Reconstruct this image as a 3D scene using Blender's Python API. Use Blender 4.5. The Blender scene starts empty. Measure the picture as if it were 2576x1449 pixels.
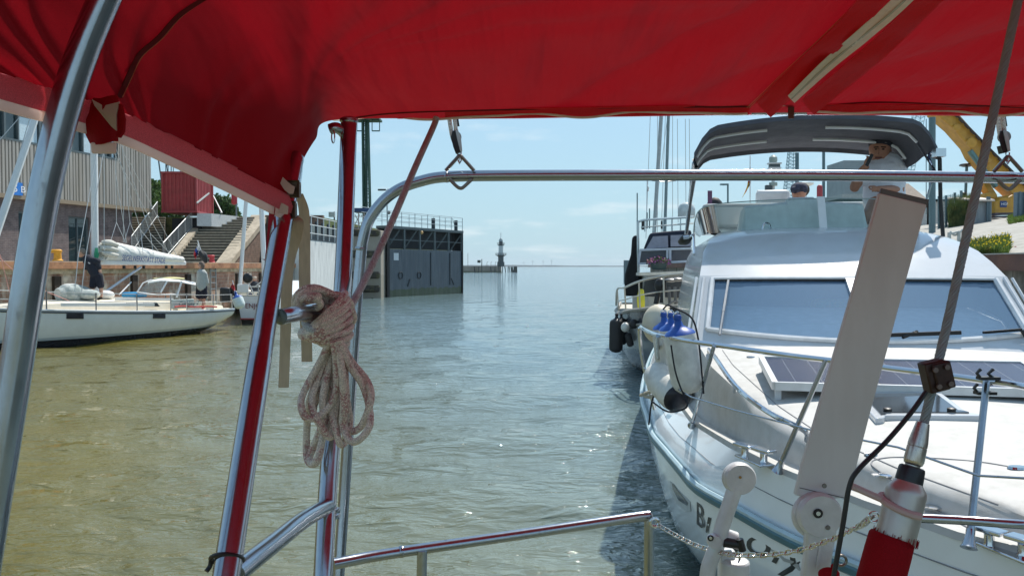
import bpy, bmesh, math, random
import numpy as np
from mathutils import Vector, Matrix
from mathutils.bvhtree import BVHTree
R = math.radians
rnd = random.Random(7)
S = bpy.context.scene
COL = S.collection
# ------------------------------------------------------------------ camera
CZ = 2.3
cam = bpy.data.cameras.new('camera'); cam_o = bpy.data.objects.new('camera', cam); COL.objects.link(cam_o)
cam.sensor_width = 36; cam.lens = 36*2000/2576
PITCH = math.atan(54.5/2000)
cam_o.location = (0, 0, CZ); cam_o.rotation_euler = (math.pi/2-PITCH, 0, 0)
cam.clip_start = .05; cam.clip_end = 20000
S.camera = cam_o
S.render.resolution_x = 1024; S.render.resolution_y = 575
# ------------------------------------------------------------------ world, sun, exposure
SUN_EL, SUN_AZ = R(56), R(31)
w = bpy.data.worlds.new("World"); S.world = w; w.use_nodes = True
nt = w.node_tree; nt.nodes.clear()
def N(t, typ, **k):
    n = t.nodes.new(typ)
    for a, b in k.items(): setattr(n, a, b)
    return n
sky = N(nt, 'ShaderNodeTexSky', sky_type='NISHITA', sun_disc=False, sun_elevation=SUN_EL, sun_rotation=SUN_AZ,
        altitude=0, air_density=1.15, dust_density=.25, ozone_density=2.2)
tc = N(nt, 'ShaderNodeTexCoord'); sep = N(nt, 'ShaderNodeSeparateXYZ')
nt.links.new(tc.outputs['Generated'], sep.inputs[0])
za = N(nt, 'ShaderNodeMath', operation='ADD'); za.inputs[1].default_value = .12
nt.links.new(sep.outputs[2], za.inputs[0])
dx = N(nt, 'ShaderNodeMath', operation='DIVIDE'); dy = N(nt, 'ShaderNodeMath', operation='DIVIDE')
nt.links.new(sep.outputs[0], dx.inputs[0]); nt.links.new(za.outputs[0], dx.inputs[1])
nt.links.new(sep.outputs[1], dy.inputs[0]); nt.links.new(za.outputs[0], dy.inputs[1])
cmb = N(nt, 'ShaderNodeCombineXYZ'); nt.links.new(dx.outputs[0], cmb.inputs[0]); nt.links.new(dy.outputs[0], cmb.inputs[1])
cn = N(nt, 'ShaderNodeTexNoise'); cn.inputs['Scale'].default_value = 1.1; cn.inputs['Detail'].default_value = 9; cn.inputs['Roughness'].default_value = .58
nt.links.new(cmb.outputs[0], cn.inputs['Vector'])
cr = N(nt, 'ShaderNodeValToRGB'); cr.color_ramp.elements[0].position = .545; cr.color_ramp.elements[1].position = .76
cr.color_ramp.elements[0].color = (0, 0, 0, 1); cr.color_ramp.elements[1].color = (.6, .6, .6, 1)
nt.links.new(cn.outputs[0], cr.inputs[0])
# thin high haze whitens the low sky; its overhead share is added fill light
hz = N(nt, 'ShaderNodeMapRange'); hz.inputs[1].default_value = 0; hz.inputs[2].default_value = .42; hz.inputs[3].default_value = .9; hz.inputs[4].default_value = .38
nt.links.new(sep.outputs[2], hz.inputs[0])
fm = N(nt, 'ShaderNodeMath', operation='MAXIMUM'); fm.inputs[0].default_value = 0; nt.links.new(hz.outputs[0], fm.inputs[1])
mx = N(nt, 'ShaderNodeMixRGB'); mx.inputs[2].default_value = (2.6, 4.2, 5.2, 1)
nt.links.new(fm.outputs[0], mx.inputs[0]); nt.links.new(sky.outputs[0], mx.inputs[1])
bg = N(nt, 'ShaderNodeBackground'); bg.inputs[1].default_value = .105
wo = N(nt, 'ShaderNodeOutputWorld'); cm = N(nt, 'ShaderNodeMixRGB'); cm.inputs[2].default_value = (6.6, 6.9, 7.0, 1); nt.links.new(cr.outputs[0], cm.inputs[0]); nt.links.new(mx.outputs[0], cm.inputs[1])
nt.links.new(cm.outputs[0], bg.inputs[0]); nt.links.new(bg.outputs[0], wo.inputs[0])
sl = bpy.data.lights.new('sun', 'SUN'); sl.energy = 3.8; sl.angle = R(.5); sl.color = (1, .95, .87)
so = bpy.data.objects.new('sun', sl); COL.objects.link(so)
SUND = Vector((math.sin(SUN_AZ)*math.cos(SUN_EL), math.cos(SUN_AZ)*math.cos(SUN_EL), math.sin(SUN_EL)))
so.rotation_euler = (-SUND).to_track_quat('-Z', 'Y').to_euler(); so.location = SUND*60
S.view_settings.view_transform = 'Standard'; S.view_settings.look = 'None'
S.view_settings.exposure = .55; S.view_settings.gamma = 1
try: S.view_settings.use_curve_mapping = False
except Exception: pass
S.cycles.max_bounces = 8; S.cycles.transparent_max_bounces = 16
S.cycles.sample_clamp_indirect = 6; S.cycles.use_denoising = True
# ------------------------------------------------------------------ pixel <-> world
C0 = Vector((0, 0, CZ)); FW = Vector((0, math.cos(PITCH), -math.sin(PITCH))); UP = Vector((0, math.sin(PITCH), math.cos(PITCH)))
def ray(px, py): return Vector(((px-1288)/2000, 0, 0))+FW+UP*((724.5-py)/2000)
def P(px, py, D):
    d = ray(px, py); return C0+d*(D/d.y)
def G(px, py, z):
    d = ray(px, py); return C0+d*((z-CZ)/d.z)
def hit(px, py, pt, nrm):
    d = ray(px, py); pt = Vector(pt); nrm = Vector(nrm)
    return C0+d*((pt-C0).dot(nrm)/d.dot(nrm))
class Fr:
    def __init__(s, x, y, ax, ay, vx, vy):
        s.o = Vector((x, y, 0)); s.a = Vector((ax, ay, 0)).normalized(); s.n = Vector((vx, vy, 0)).normalized()
    def W(s, u, v, z): return s.o+s.a*u+s.n*v+Vector((0, 0, z))
    def at(s, px, py, v): return hit(px, py, s.W(0, v, 0), s.n)
    def atu(s, px, py, u): return hit(px, py, s.W(u, 0, 0), s.a)
    def loc(s, p): q = p-s.o; return (q.dot(s.a), q.dot(s.n), p.z)
def lerp(a, b, t): return a+(b-a)*t
def interp(x, tab):
    xs = [t[0] for t in tab]; ys = [t[1] for t in tab]
    return float(np.interp(x, xs, ys))
def spl(pts, n=8, closed=False):
    """Catmull-Rom through points"""
    p = [Vector(q) for q in pts]; out = []; m = len(p)
    rng = range(m) if closed else range(m-1)
    for i in rng:
        p0 = p[(i-1) % m] if (closed or i > 0) else p[0]*2-p[1]
        p1 = p[i]; p2 = p[(i+1) % m]; p3 = p[(i+2) % m] if (closed or i+2 < m) else p[-1]*2-p[-2]
        for k in range(n):
            t = k/n
            out.append(.5*((2*p1)+(p2-p0)*t+(2*p0-5*p1+4*p2-p3)*t*t+(3*p1-p0-3*p2+p3)*t**3))
    if not closed: out.append(p[-1].copy())
    return out
# ------------------------------------------------------------------ materials
MATS = {}
def M(name, col, rough=.5, metal=0, var=.12, vs=4, bump=0, bs=40, spec=.5, coat=0, col2=None, amt=.5, pos=(.45, .6), stretch=(1, 1, 1), trans=0, sheen=0):
    if name in MATS: return MATS[name]
    m = bpy.data.materials.new(name); m.use_nodes = True; t = m.node_tree; b = t.nodes['Principled BSDF']
    c = N(t, 'ShaderNodeTexCoord'); mp = N(t, 'ShaderNodeMapping'); mp.inputs['Scale'].default_value = stretch
    t.links.new(c.outputs['Object'], mp.inputs[0])
    n1 = N(t, 'ShaderNodeTexNoise'); n1.inputs['Scale'].default_value = vs; n1.inputs['Detail'].default_value = 6; n1.inputs['Roughness'].default_value = .6
    t.links.new(mp.outputs[0], n1.inputs['Vector'])
    base = N(t, 'ShaderNodeRGB'); base.outputs[0].default_value = (*col, 1); cur = base.outputs[0]
    if col2:
        rp = N(t, 'ShaderNodeMapRange'); rp.inputs[1].default_value = pos[0]; rp.inputs[2].default_value = pos[1]; rp.inputs[4].default_value = amt
        t.links.new(n1.outputs[0], rp.inputs[0])
        mm = N(t, 'ShaderNodeMixRGB'); mm.inputs[2].default_value = (*col2, 1); t.links.new(rp.outputs[0], mm.inputs[0]); t.links.new(cur, mm.inputs[1]); cur = mm.outputs[0]
    n2 = N(t, 'ShaderNodeTexNoise'); n2.inputs['Scale'].default_value = vs*2.7; n2.inputs['Detail'].default_value = 4
    t.links.new(mp.outputs[0], n2.inputs['Vector'])
    vr = N(t, 'ShaderNodeMapRange'); vr.inputs[1].default_value = .25; vr.inputs[2].default_value = .75; vr.inputs[3].default_value = 1-var; vr.inputs[4].default_value = 1+var
    t.links.new(n2.outputs[0], vr.inputs[0])
    ml = N(t, 'ShaderNodeVectorMath', operation='MULTIPLY'); t.links.new(cur, ml.inputs[0]); t.links.new(vr.outputs[0], ml.inputs[1])
    t.links.new(ml.outputs[0], b.inputs['Base Color'])
    rr = N(t, 'ShaderNodeMapRange'); rr.inputs[3].default_value = max(.02, rough*.8); rr.inputs[4].default_value = min(1, rough*1.25)
    t.links.new(n1.outputs[0], rr.inputs[0]); t.links.new(rr.outputs[0], b.inputs['Roughness'])
    b.inputs['Metallic'].default_value = metal; b.inputs['Specular IOR Level'].default_value = spec
    if coat: b.inputs['Coat Weight'].default_value = coat; b.inputs['Coat Roughness'].default_value = .06
    if bump:
        n3 = N(t, 'ShaderNodeTexNoise'); n3.inputs['Scale'].default_value = bs; n3.inputs['Detail'].default_value = 5
        t.links.new(mp.outputs[0], n3.inputs['Vector'])
        bp = N(t, 'ShaderNodeBump'); bp.inputs['Strength'].default_value = min(1, bump); bp.inputs['Distance'].default_value = .4/bs
        t.links.new(n3.outputs[0], bp.inputs['Height']); t.links.new(bp.outputs[0], b.inputs['Normal'])
    if trans:
        tr = N(t, 'ShaderNodeBsdfTranslucent'); t.links.new(ml.outputs[0], tr.inputs[0])
        ms = N(t, 'ShaderNodeMixShader'); ms.inputs[0].default_value = trans
        out = t.nodes['Material Output']; t.links.new(b.outputs[0], ms.inputs[1]); t.links.new(tr.outputs[0], ms.inputs[2]); t.links.new(ms.outputs[0], out.inputs[0])
    MATS[name] = m; return m
def zbands(name, bands, rough=.25, coat=.3, stain=None, **kw):
    """paint bands by height above the water (m): [(z_from, colour), ...]"""
    kw = {'var': .05, 'vs': 1.5, **kw}; m = M(name, (1, 1, 1), rough=rough, coat=coat, **kw); t = m.node_tree
    geo = N(t, 'ShaderNodeNewGeometry'); s = N(t, 'ShaderNodeSeparateXYZ'); t.links.new(geo.outputs['Position'], s.inputs[0])
    r = N(t, 'ShaderNodeValToRGB'); r.color_ramp.interpolation = 'CONSTANT'
    mr = N(t, 'ShaderNodeMapRange'); mr.inputs[1].default_value = -2; mr.inputs[2].default_value = 18
    nz = N(t, 'ShaderNodeTexNoise'); nz.inputs['Scale'].default_value = 2.2; nz.inputs['Detail'].default_value = 8
    t.links.new(geo.outputs['Position'], nz.inputs['Vector'])
    if stain:
        ad = N(t, 'ShaderNodeMath', operation='MULTIPLY_ADD'); ad.inputs[1].default_value = stain; t.links.new(nz.outputs[0], ad.inputs[0]); t.links.new(s.outputs[2], ad.inputs[2])
        t.links.new(ad.outputs[0], mr.inputs[0])
    else: t.links.new(s.outputs[2], mr.inputs[0])
    t.links.new(mr.outputs[0], r.inputs[0])
    el = r.color_ramp.elements
    for i, (z, c) in enumerate(bands):
        p = (z+2)/20
        if i < 2: e = el[i]; e.position = p
        else: e = el.new(p)
        e.color = (*c, 1)
    base = [n for n in t.nodes if n.type == 'RGB'][0]
    for l in list(t.links):
        if l.from_node == base: dst = l.to_socket; t.links.remove(l); t.links.new(r.outputs[0], dst)
    return m
def brickmat(name, c1, c2, mortar, sx=.25, sy=.075, rough=.85, col2=None, amt=.6, pos=(.5, .62), zstain=None, vertical=False):
    m = bpy.data.materials.new(name); m.use_nodes = True; t = m.node_tree; b = t.nodes['Principled BSDF']
    g = N(t, 'ShaderNodeNewGeometry'); s = N(t, 'ShaderNodeSeparateXYZ'); t.links.new(g.outputs['Position'], s.inputs[0])
    ad = N(t, 'ShaderNodeMath', operation='ADD'); t.links.new(s.outputs[0], ad.inputs[0]); t.links.new(s.outputs[1], ad.inputs[1])
    cb = N(t, 'ShaderNodeCombineXYZ'); t.links.new(ad.outputs[0], cb.inputs[0]); t.links.new(s.outputs[2], cb.inputs[1])
    br = N(t, 'ShaderNodeTexBrick'); br.inputs['Color1'].default_value = (*c1, 1); br.inputs['Color2'].default_value = (*c2, 1); br.inputs['Mortar'].default_value = (*mortar, 1)
    br.inputs['Scale'].default_value = 1; br.inputs['Brick Width'].default_value = sx; br.inputs['Row Height'].default_value = sy; br.inputs['Mortar Size'].default_value = .009
    t.links.new(cb.outputs[0], br.inputs[0]); cur = br.outputs[0]
    n = N(t, 'ShaderNodeTexNoise'); n.inputs['Scale'].default_value = .9; n.inputs['Detail'].default_value = 9; n.inputs['Roughness'].default_value = .65
    mp = N(t, 'ShaderNodeMapping'); mp.inputs['Scale'].default_value = (1.6, 1.6, .6); t.links.new(g.outputs['Position'], mp.inputs[0]); t.links.new(mp.outputs[0], n.inputs['Vector'])
    if col2:
        rp = N(t, 'ShaderNodeMapRange'); rp.inputs[1].default_value = pos[0]; rp.inputs[2].default_value = pos[1]; rp.inputs[4].default_value = amt
        t.links.new(n.outputs[0], rp.inputs[0])
        x = N(t, 'ShaderNodeMixRGB'); x.inputs[2].default_value = (*col2, 1); t.links.new(rp.outputs[0], x.inputs[0]); t.links.new(cur, x.inputs[1]); cur = x.outputs[0]
    n2 = N(t, 'ShaderNodeTexNoise'); n2.inputs['Scale'].default_value = 3.5; n2.inputs['Detail'].default_value = 6; t.links.new(g.outputs['Position'], n2.inputs['Vector'])
    vr = N(t, 'ShaderNodeMapRange'); vr.inputs[1].default_value = .3; vr.inputs[2].default_value = .7; vr.inputs[3].default_value = .7; vr.inputs[4].default_value = 1.25
    t.links.new(n2.outputs[0], vr.inputs[0])
    ml = N(t, 'ShaderNodeVectorMath', operation='MULTIPLY'); t.links.new(cur, ml.inputs[0]); t.links.new(vr.outputs[0], ml.inputs[1]); cur = ml.outputs[0]
    if zstain:
        for z, c in zstain:
            zz = N(t, 'ShaderNodeMath', operation='MULTIPLY_ADD'); zz.inputs[1].default_value = 1.1; t.links.new(n2.outputs[0], zz.inputs[0]); t.links.new(s.outputs[2], zz.inputs[2])
            rp = N(t, 'ShaderNodeMapRange'); rp.inputs[1].default_value = z+.35; rp.inputs[2].default_value = z+.8; rp.inputs[3].default_value = .85; rp.inputs[4].default_value = 0
            t.links.new(zz.outputs[0], rp.inputs[0])
            x = N(t, 'ShaderNodeMixRGB'); x.inputs[2].default_value = (*c, 1); t.links.new(rp.outputs[0], x.inputs[0]); t.links.new(cur, x.inputs[1]); cur = x.outputs[0]
    t.links.new(cur, b.inputs['Base Color']); b.inputs['Roughness'].default_value = rough
    bp = N(t, 'ShaderNodeBump'); bp.inputs['Strength'].default_value = .6; bp.inputs['Distance'].default_value = .02
    t.links.new(br.outputs['Fac'], bp.inputs['Height']); bp.invert = True; t.links.new(bp.outputs[0], b.inputs['Normal'])
    MATS[name] = m; return m
def glassmat(name, tint, refl=1.5, dens=.5, rough=.03, body=None):
    m = bpy.data.materials.new(name); m.use_nodes = True; t = m.node_tree; t.nodes.remove(t.nodes['Principled BSDF'])
    tr = N(t, 'ShaderNodeBsdfTransparent'); tr.inputs[0].default_value = (*tint, 1)
    gl = N(t, 'ShaderNodeBsdfGlossy'); gl.inputs['Roughness'].default_value = rough
    df = N(t, 'ShaderNodeBsdfDiffuse'); df.inputs[0].default_value = (*(body or tint), 1)
    m1 = N(t, 'ShaderNodeMixShader'); m1.inputs[0].default_value = dens; t.links.new(tr.outputs[0], m1.inputs[1]); t.links.new(df.outputs[0], m1.inputs[2])
    f = N(t, 'ShaderNodeFresnel'); f.inputs[0].default_value = refl
    m2 = N(t, 'ShaderNodeMixShader'); t.links.new(f.outputs[0], m2.inputs[0]); t.links.new(m1.outputs[0], m2.inputs[1]); t.links.new(gl.outputs[0], m2.inputs[2])
    nz = N(t, 'ShaderNodeTexNoise'); nz.inputs['Scale'].default_value = 1.3
    bp = N(t, 'ShaderNodeBump'); bp.inputs['Strength'].default_value = .05; bp.inputs['Distance'].default_value = .05; t.links.new(nz.outputs[0], bp.inputs['Height']); t.links.new(bp.outputs[0], gl.inputs['Normal'])
    t.links.new(m2.outputs[0], t.nodes['Material Output'].inputs[0]); MATS[name] = m; return m
# ------------------------------------------------------------------ mesh builder
class MB:
    def __init__(s): s.v = []; s.f = []
    def add(s, vs, fs):
        k = len(s.v); s.v += [Vector(q) for q in vs]; s.f += [tuple(i+k for i in f) for f in fs]; return s
    def box(s, c, d, rz=0, mat=None):
        c = Vector(c); x, y, z = d[0]/2, d[1]/2, d[2]/2
        m = mat or Matrix.Rotation(rz, 3, 'Z')
        vs = [c+m@Vector((i*x, j*y, k*z)) for i in (-1, 1) for j in (-1, 1) for k in (-1, 1)]
        return s.add(vs, [(0, 1, 3, 2), (4, 6, 7, 5), (0, 4, 5, 1), (2, 3, 7, 6), (0, 2, 6, 4), (1, 5, 7, 3)])
    def beam(s, a, b, w, h, up=(0, 0, 1)):
        a = Vector(a); b = Vector(b); d = (b-a).normalized(); u = Vector(up); x = d.cross(u)
        if x.length < 1e-4: x = d.cross(Vector((1, 0, 0)))
        x.normalize(); z = x.cross(d).normalized()
        vs = [p+x*i*w/2+z*k*h/2 for p in (a, b) for i, k in ((-1, -1), (1, -1), (1, 1), (-1, 1))]
        return s.add(vs, [(0, 3, 2, 1), (4, 5, 6, 7), (0, 1, 5, 4), (1, 2, 6, 5), (2, 3, 7, 6), (3, 0, 4, 7)])
    def tube(s, pts, r, n=10, closed=False):
        p = [Vector(q) for q in pts]; m = len(p)
        rr = r if isinstance(r, (list, tuple)) else [r]*m
        d0 = (p[1]-p[0]).normalized(); x = d0.cross(Vector((.13, .31, .94)))
        if x.length < .05: x = d0.cross(Vector((1, 0, 0)))
        x.normalize(); k = len(s.v)
        for i in range(m):
            a = p[(i-1) % m] if (closed or i) else p[0]; b = p[(i+1) % m] if (closed or i < m-1) else p[-1]
            d = (b-a)
            if d.length < 1e-9: d = d0
            d.normalize(); x = x-d*x.dot(d); x.normalize(); y = d.cross(x)
            for j in range(n):
                t = 2*math.pi*j/n; s.v.append(p[i]+(x*math.cos(t)+y*math.sin(t))*rr[i])
        q = m if closed else m-1
        for i in range(q):
            i2 = (i+1) % m
            for j in range(n):
                j2 = (j+1) % n; s.f.append((k+i*n+j, k+i*n+j2, k+i2*n+j2, k+i2*n+j))
        if not closed:
            s.f.append(tuple(k+j for j in reversed(range(n)))); s.f.append(tuple(k+(m-1)*n+j for j in range(n)))
        return s
    def cap(s, a, b, ra, rb, n=12):
        a = Vector(a); b = Vector(b); d = (b-a); L = d.length
        if L < 1e-6: d = Vector((0, 0, 1)); L = 1e-6
        d = d.normalized(); pts = []; rr = []
        for t in (-.98, -.8, -.5, -.2, 0): pts.append(a+d*ra*t); rr.append(ra*math.sqrt(1-t*t))
        for t in (0, .2, .5, .8, .98): pts.append(b+d*rb*t); rr.append(rb*math.sqrt(1-t*t))
        return s.tube(pts, rr, n)
    def ell(s, c, r, rot=None, n=14, m=9):
        c = Vector(c); rot = rot or Matrix.Identity(3); k = len(s.v)
        for i in range(1, m):
            ph = math.pi*i/m
            for j in range(n):
                th = 2*math.pi*j/n
                s.v.append(c+rot@Vector((r[0]*math.sin(ph)*math.cos(th), r[1]*math.sin(ph)*math.sin(th), r[2]*math.cos(ph))))
        for i in range(m-2):
            for j in range(n):
                j2 = (j+1) % n; s.f.append((k+i*n+j, k+(i+1)*n+j, k+(i+1)*n+j2, k+i*n+j2))
        t = len(s.v); s.v.append(c+rot@Vector((0, 0, r[2]))); s.v.append(c-rot@Vector((0, 0, r[2])))
        for j in range(n):
            j2 = (j+1) % n; s.f.append((t, k+j, k+j2)); s.f.append((t+1, k+(m-2)*n+j2, k+(m-2)*n+j))
        return s
    def lathe(s, prof, base=(0, 0, 0), axis=(0, 0, 1), n=20, sx=1, sy=1):
        base = Vector(base); a = Vector(axis).normalized(); x = a.cross(Vector((0, 1, 0)))
        if x.length < .05: x = a.cross(Vector((1, 0, 0)))
        x.normalize(); y = a.cross(x); k = len(s.v)
        for r, z in prof:
            for j in range(n):
                t = 2*math.pi*j/n; s.v.append(base+a*z+(x*math.cos(t)*sx+y*math.sin(t)*sy)*r)
        for i in range(len(prof)-1):
            for j in range(n):
                j2 = (j+1) % n; s.f.append((k+i*n+j, k+i*n+j2, k+(i+1)*n+j2, k+(i+1)*n+j))
        s.f.append(tuple(k+j for j in reversed(range(n)))); s.f.append(tuple(k+(len(prof)-1)*n+j for j in range(n)))
        return s
    def loft(s, rows, cols_closed=False, cap=False):
        k = len(s.v); n = len(rows[0])
        for r in rows: s.v += [Vector(q) for q in r]
        for i in range(len(rows)-1):
            for j in range(n if cols_closed else n-1):
                j2 = (j+1) % n; s.f.append((k+i*n+j, k+i*n+j2, k+(i+1)*n+j2, k+(i+1)*n+j))
        if cap:
            s.f.append(tuple(k+j for j in reversed(range(n)))); s.f.append(tuple(k+(len(rows)-1)*n+j for j in range(n)))
        return s
    def prism(s, poly, ext):
        e = Vector(ext); n = len(poly); a = [Vector(p) for p in poly]; k = len(s.v)
        s.v += a+[p+e for p in a]
        s.f.append(tuple(k+i for i in reversed(range(n)))); s.f.append(tuple(k+n+i for i in range(n)))
        for i in range(n):
            j = (i+1) % n; s.f.append((k+i, k+j, k+n+j, k+n+i))
        return s
    def sheet(s, rows, th):
        """lofted surface with thickness th (pushed along its normals)"""
        n = len(rows[0]); R_ = [[Vector(q) for q in r] for r in rows]; back = []
        for i, r in enumerate(R_):
            br = []
            for j, q in enumerate(r):
                du = R_[min(i+1, len(R_)-1)][j]-R_[max(i-1, 0)][j]; dv = r[min(j+1, n-1)]-r[max(j-1, 0)]
                nn = du.cross(dv); nn = nn.normalized() if nn.length > 1e-12 else Vector((0, 0, 1)); br.append(q+nn*th)
            back.append(br)
        m = len(R_); k = len(s.v)
        s.loft(R_); s.loft([list(b) for b in back]); K = k+m*n
        for i in range(m-1):
            for c in (0, n-1): s.f.append((k+i*n+c, k+(i+1)*n+c, K+(i+1)*n+c, K+i*n+c))
        for j in range(n-1):
            for c in (0, m-1): s.f.append((k+c*n+j, k+c*n+j+1, K+c*n+j+1, K+c*n+j))
        return s
    def build(s, name, mat, parent=None, smooth=35, bevel=0, remesh=0, subs=0, fixn=True):
        me = bpy.data.meshes.new(name); root = parent
        while root is not None and root.parent: root = root.parent
        vs = np.array([tuple(v) for v in s.v]) if s.v else np.zeros((0, 3))
        if root is not None: o0 = np.array(root.location)
        else: o0 = np.array(((vs[:, 0].min()+vs[:, 0].max())/2, (vs[:, 1].min()+vs[:, 1].max())/2, vs[:, 2].min()))
        me.from_pydata([tuple(v) for v in (vs-o0)], [], s.f); me.materials.append(mat)
        if fixn:
            bm = bmesh.new(); bm.from_mesh(me); bmesh.ops.recalc_face_normals(bm, faces=bm.faces); bm.to_mesh(me); bm.free()
        if smooth:
            me.shade_smooth()
            if smooth < 180: me.set_sharp_from_angle(angle=R(smooth))
        o = bpy.data.objects.new(name, me); COL.objects.link(o)
        if parent is not None: o.parent = parent
        else: o.location = o0
        if bevel:
            b = o.modifiers.new('bevel', 'BEVEL'); b.width = bevel; b.segments = 2; b.limit_method = 'ANGLE'; b.angle_limit = R(40)
        if remesh:
            r = o.modifiers.new('remesh', 'REMESH'); r.mode = 'VOXEL'; r.voxel_size = remesh; r.use_smooth_shade = True
            q = o.modifiers.new('smooth', 'SMOOTH'); q.iterations = 4; q.factor = .5
        if subs:
            q = o.modifiers.new('sub', 'SUBSURF'); q.levels = subs; q.render_levels = subs
        return o
def tag(o, label, cat, group=None, kind=None):
    if label: o['label'] = label
    if cat: o['category'] = cat
    if group: o['group'] = group
    if kind: o['kind'] = kind
    return o
def thing(name, label, cat, loc=(0, 0, 0), group=None):
    o = bpy.data.objects.new(name, None); COL.objects.link(o); o.location = Vector(loc); o.empty_display_size = .1
    return tag(o, label, cat, group)
def struct(o): o['kind'] = 'structure'; return o
def text(body, size, origin, xdir, up, mat, parent, name='lettering', shear=0, ext=.002, sx=1, mapf=None):
    cu = bpy.data.curves.new('t', 'FONT'); cu.body = body; cu.size = size; cu.shear = shear; cu.extrude = ext; cu.resolution_u = 4
    to = bpy.data.objects.new('t', cu); COL.objects.link(to)
    dg = bpy.context.evaluated_depsgraph_get(); me = bpy.data.meshes.new_from_object(to.evaluated_get(dg))
    xd = Vector(xdir).normalized(); u = Vector(up).normalized(); nn = xd.cross(u)
    mb = MB()
    mb.v = [(mapf(v.co) if mapf else Vector(origin)+xd*v.co.x*sx+u*v.co.y+nn*v.co.z) for v in me.vertices]
    mb.f = [tuple(p.vertices) for p in me.polygons]
    bpy.data.objects.remove(to); bpy.data.curves.remove(cu); bpy.data.meshes.remove(me)
    return mb.build(name, mat, parent, smooth=0, fixn=False)
def copy_tree(o, parent=None, delta=None):
    c = o.copy(); COL.objects.link(c); c.parent = parent
    if delta is not None: c.location = o.location+Vector(delta)
    for ch in list(o.children): copy_tree(ch, c)
    return c
# shared materials
STEEL = M('stainless', (.40, .43, .475), rough=.20, metal=1, var=.06, vs=55, bump=.03, bs=30, col2=(.16, .16, .18), amt=.45, pos=(.63, .70), stretch=(1, 1, .5))
CHROME = M('polished_steel', (.62, .64, .67), rough=.1, metal=1, var=.04)
GEL = M('white_gelcoat', (.60, .62, .64), rough=.16, var=.035, coat=.3, vs=2.2, col2=(.53, .53, .50), amt=.5, pos=(.48, .7), stretch=(1, 1, .45))
DECK = M('deck_nonslip', (.49, .485, .465), rough=.6, var=.05, vs=9, bump=.5, bs=220, col2=(.43, .42, .39), amt=.6)
BLACK = M('black_plastic', (.012, .012, .013), rough=.4)
BLK2 = M('black_rubber', (.02, .02, .022), rough=.6, bump=.2, bs=60)
WHITE = M('white_paint', (.8, .8, .78), rough=.4, var=.04)
CREAM = M('cream_gelcoat', (.80, .74, .60), rough=.35, var=.05, vs=3)
CONC = M('concrete', (.38, .36, .32), rough=.9, var=.2, vs=1.3, bump=.5, bs=30, col2=(.22, .21, .19), amt=.7)
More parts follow.
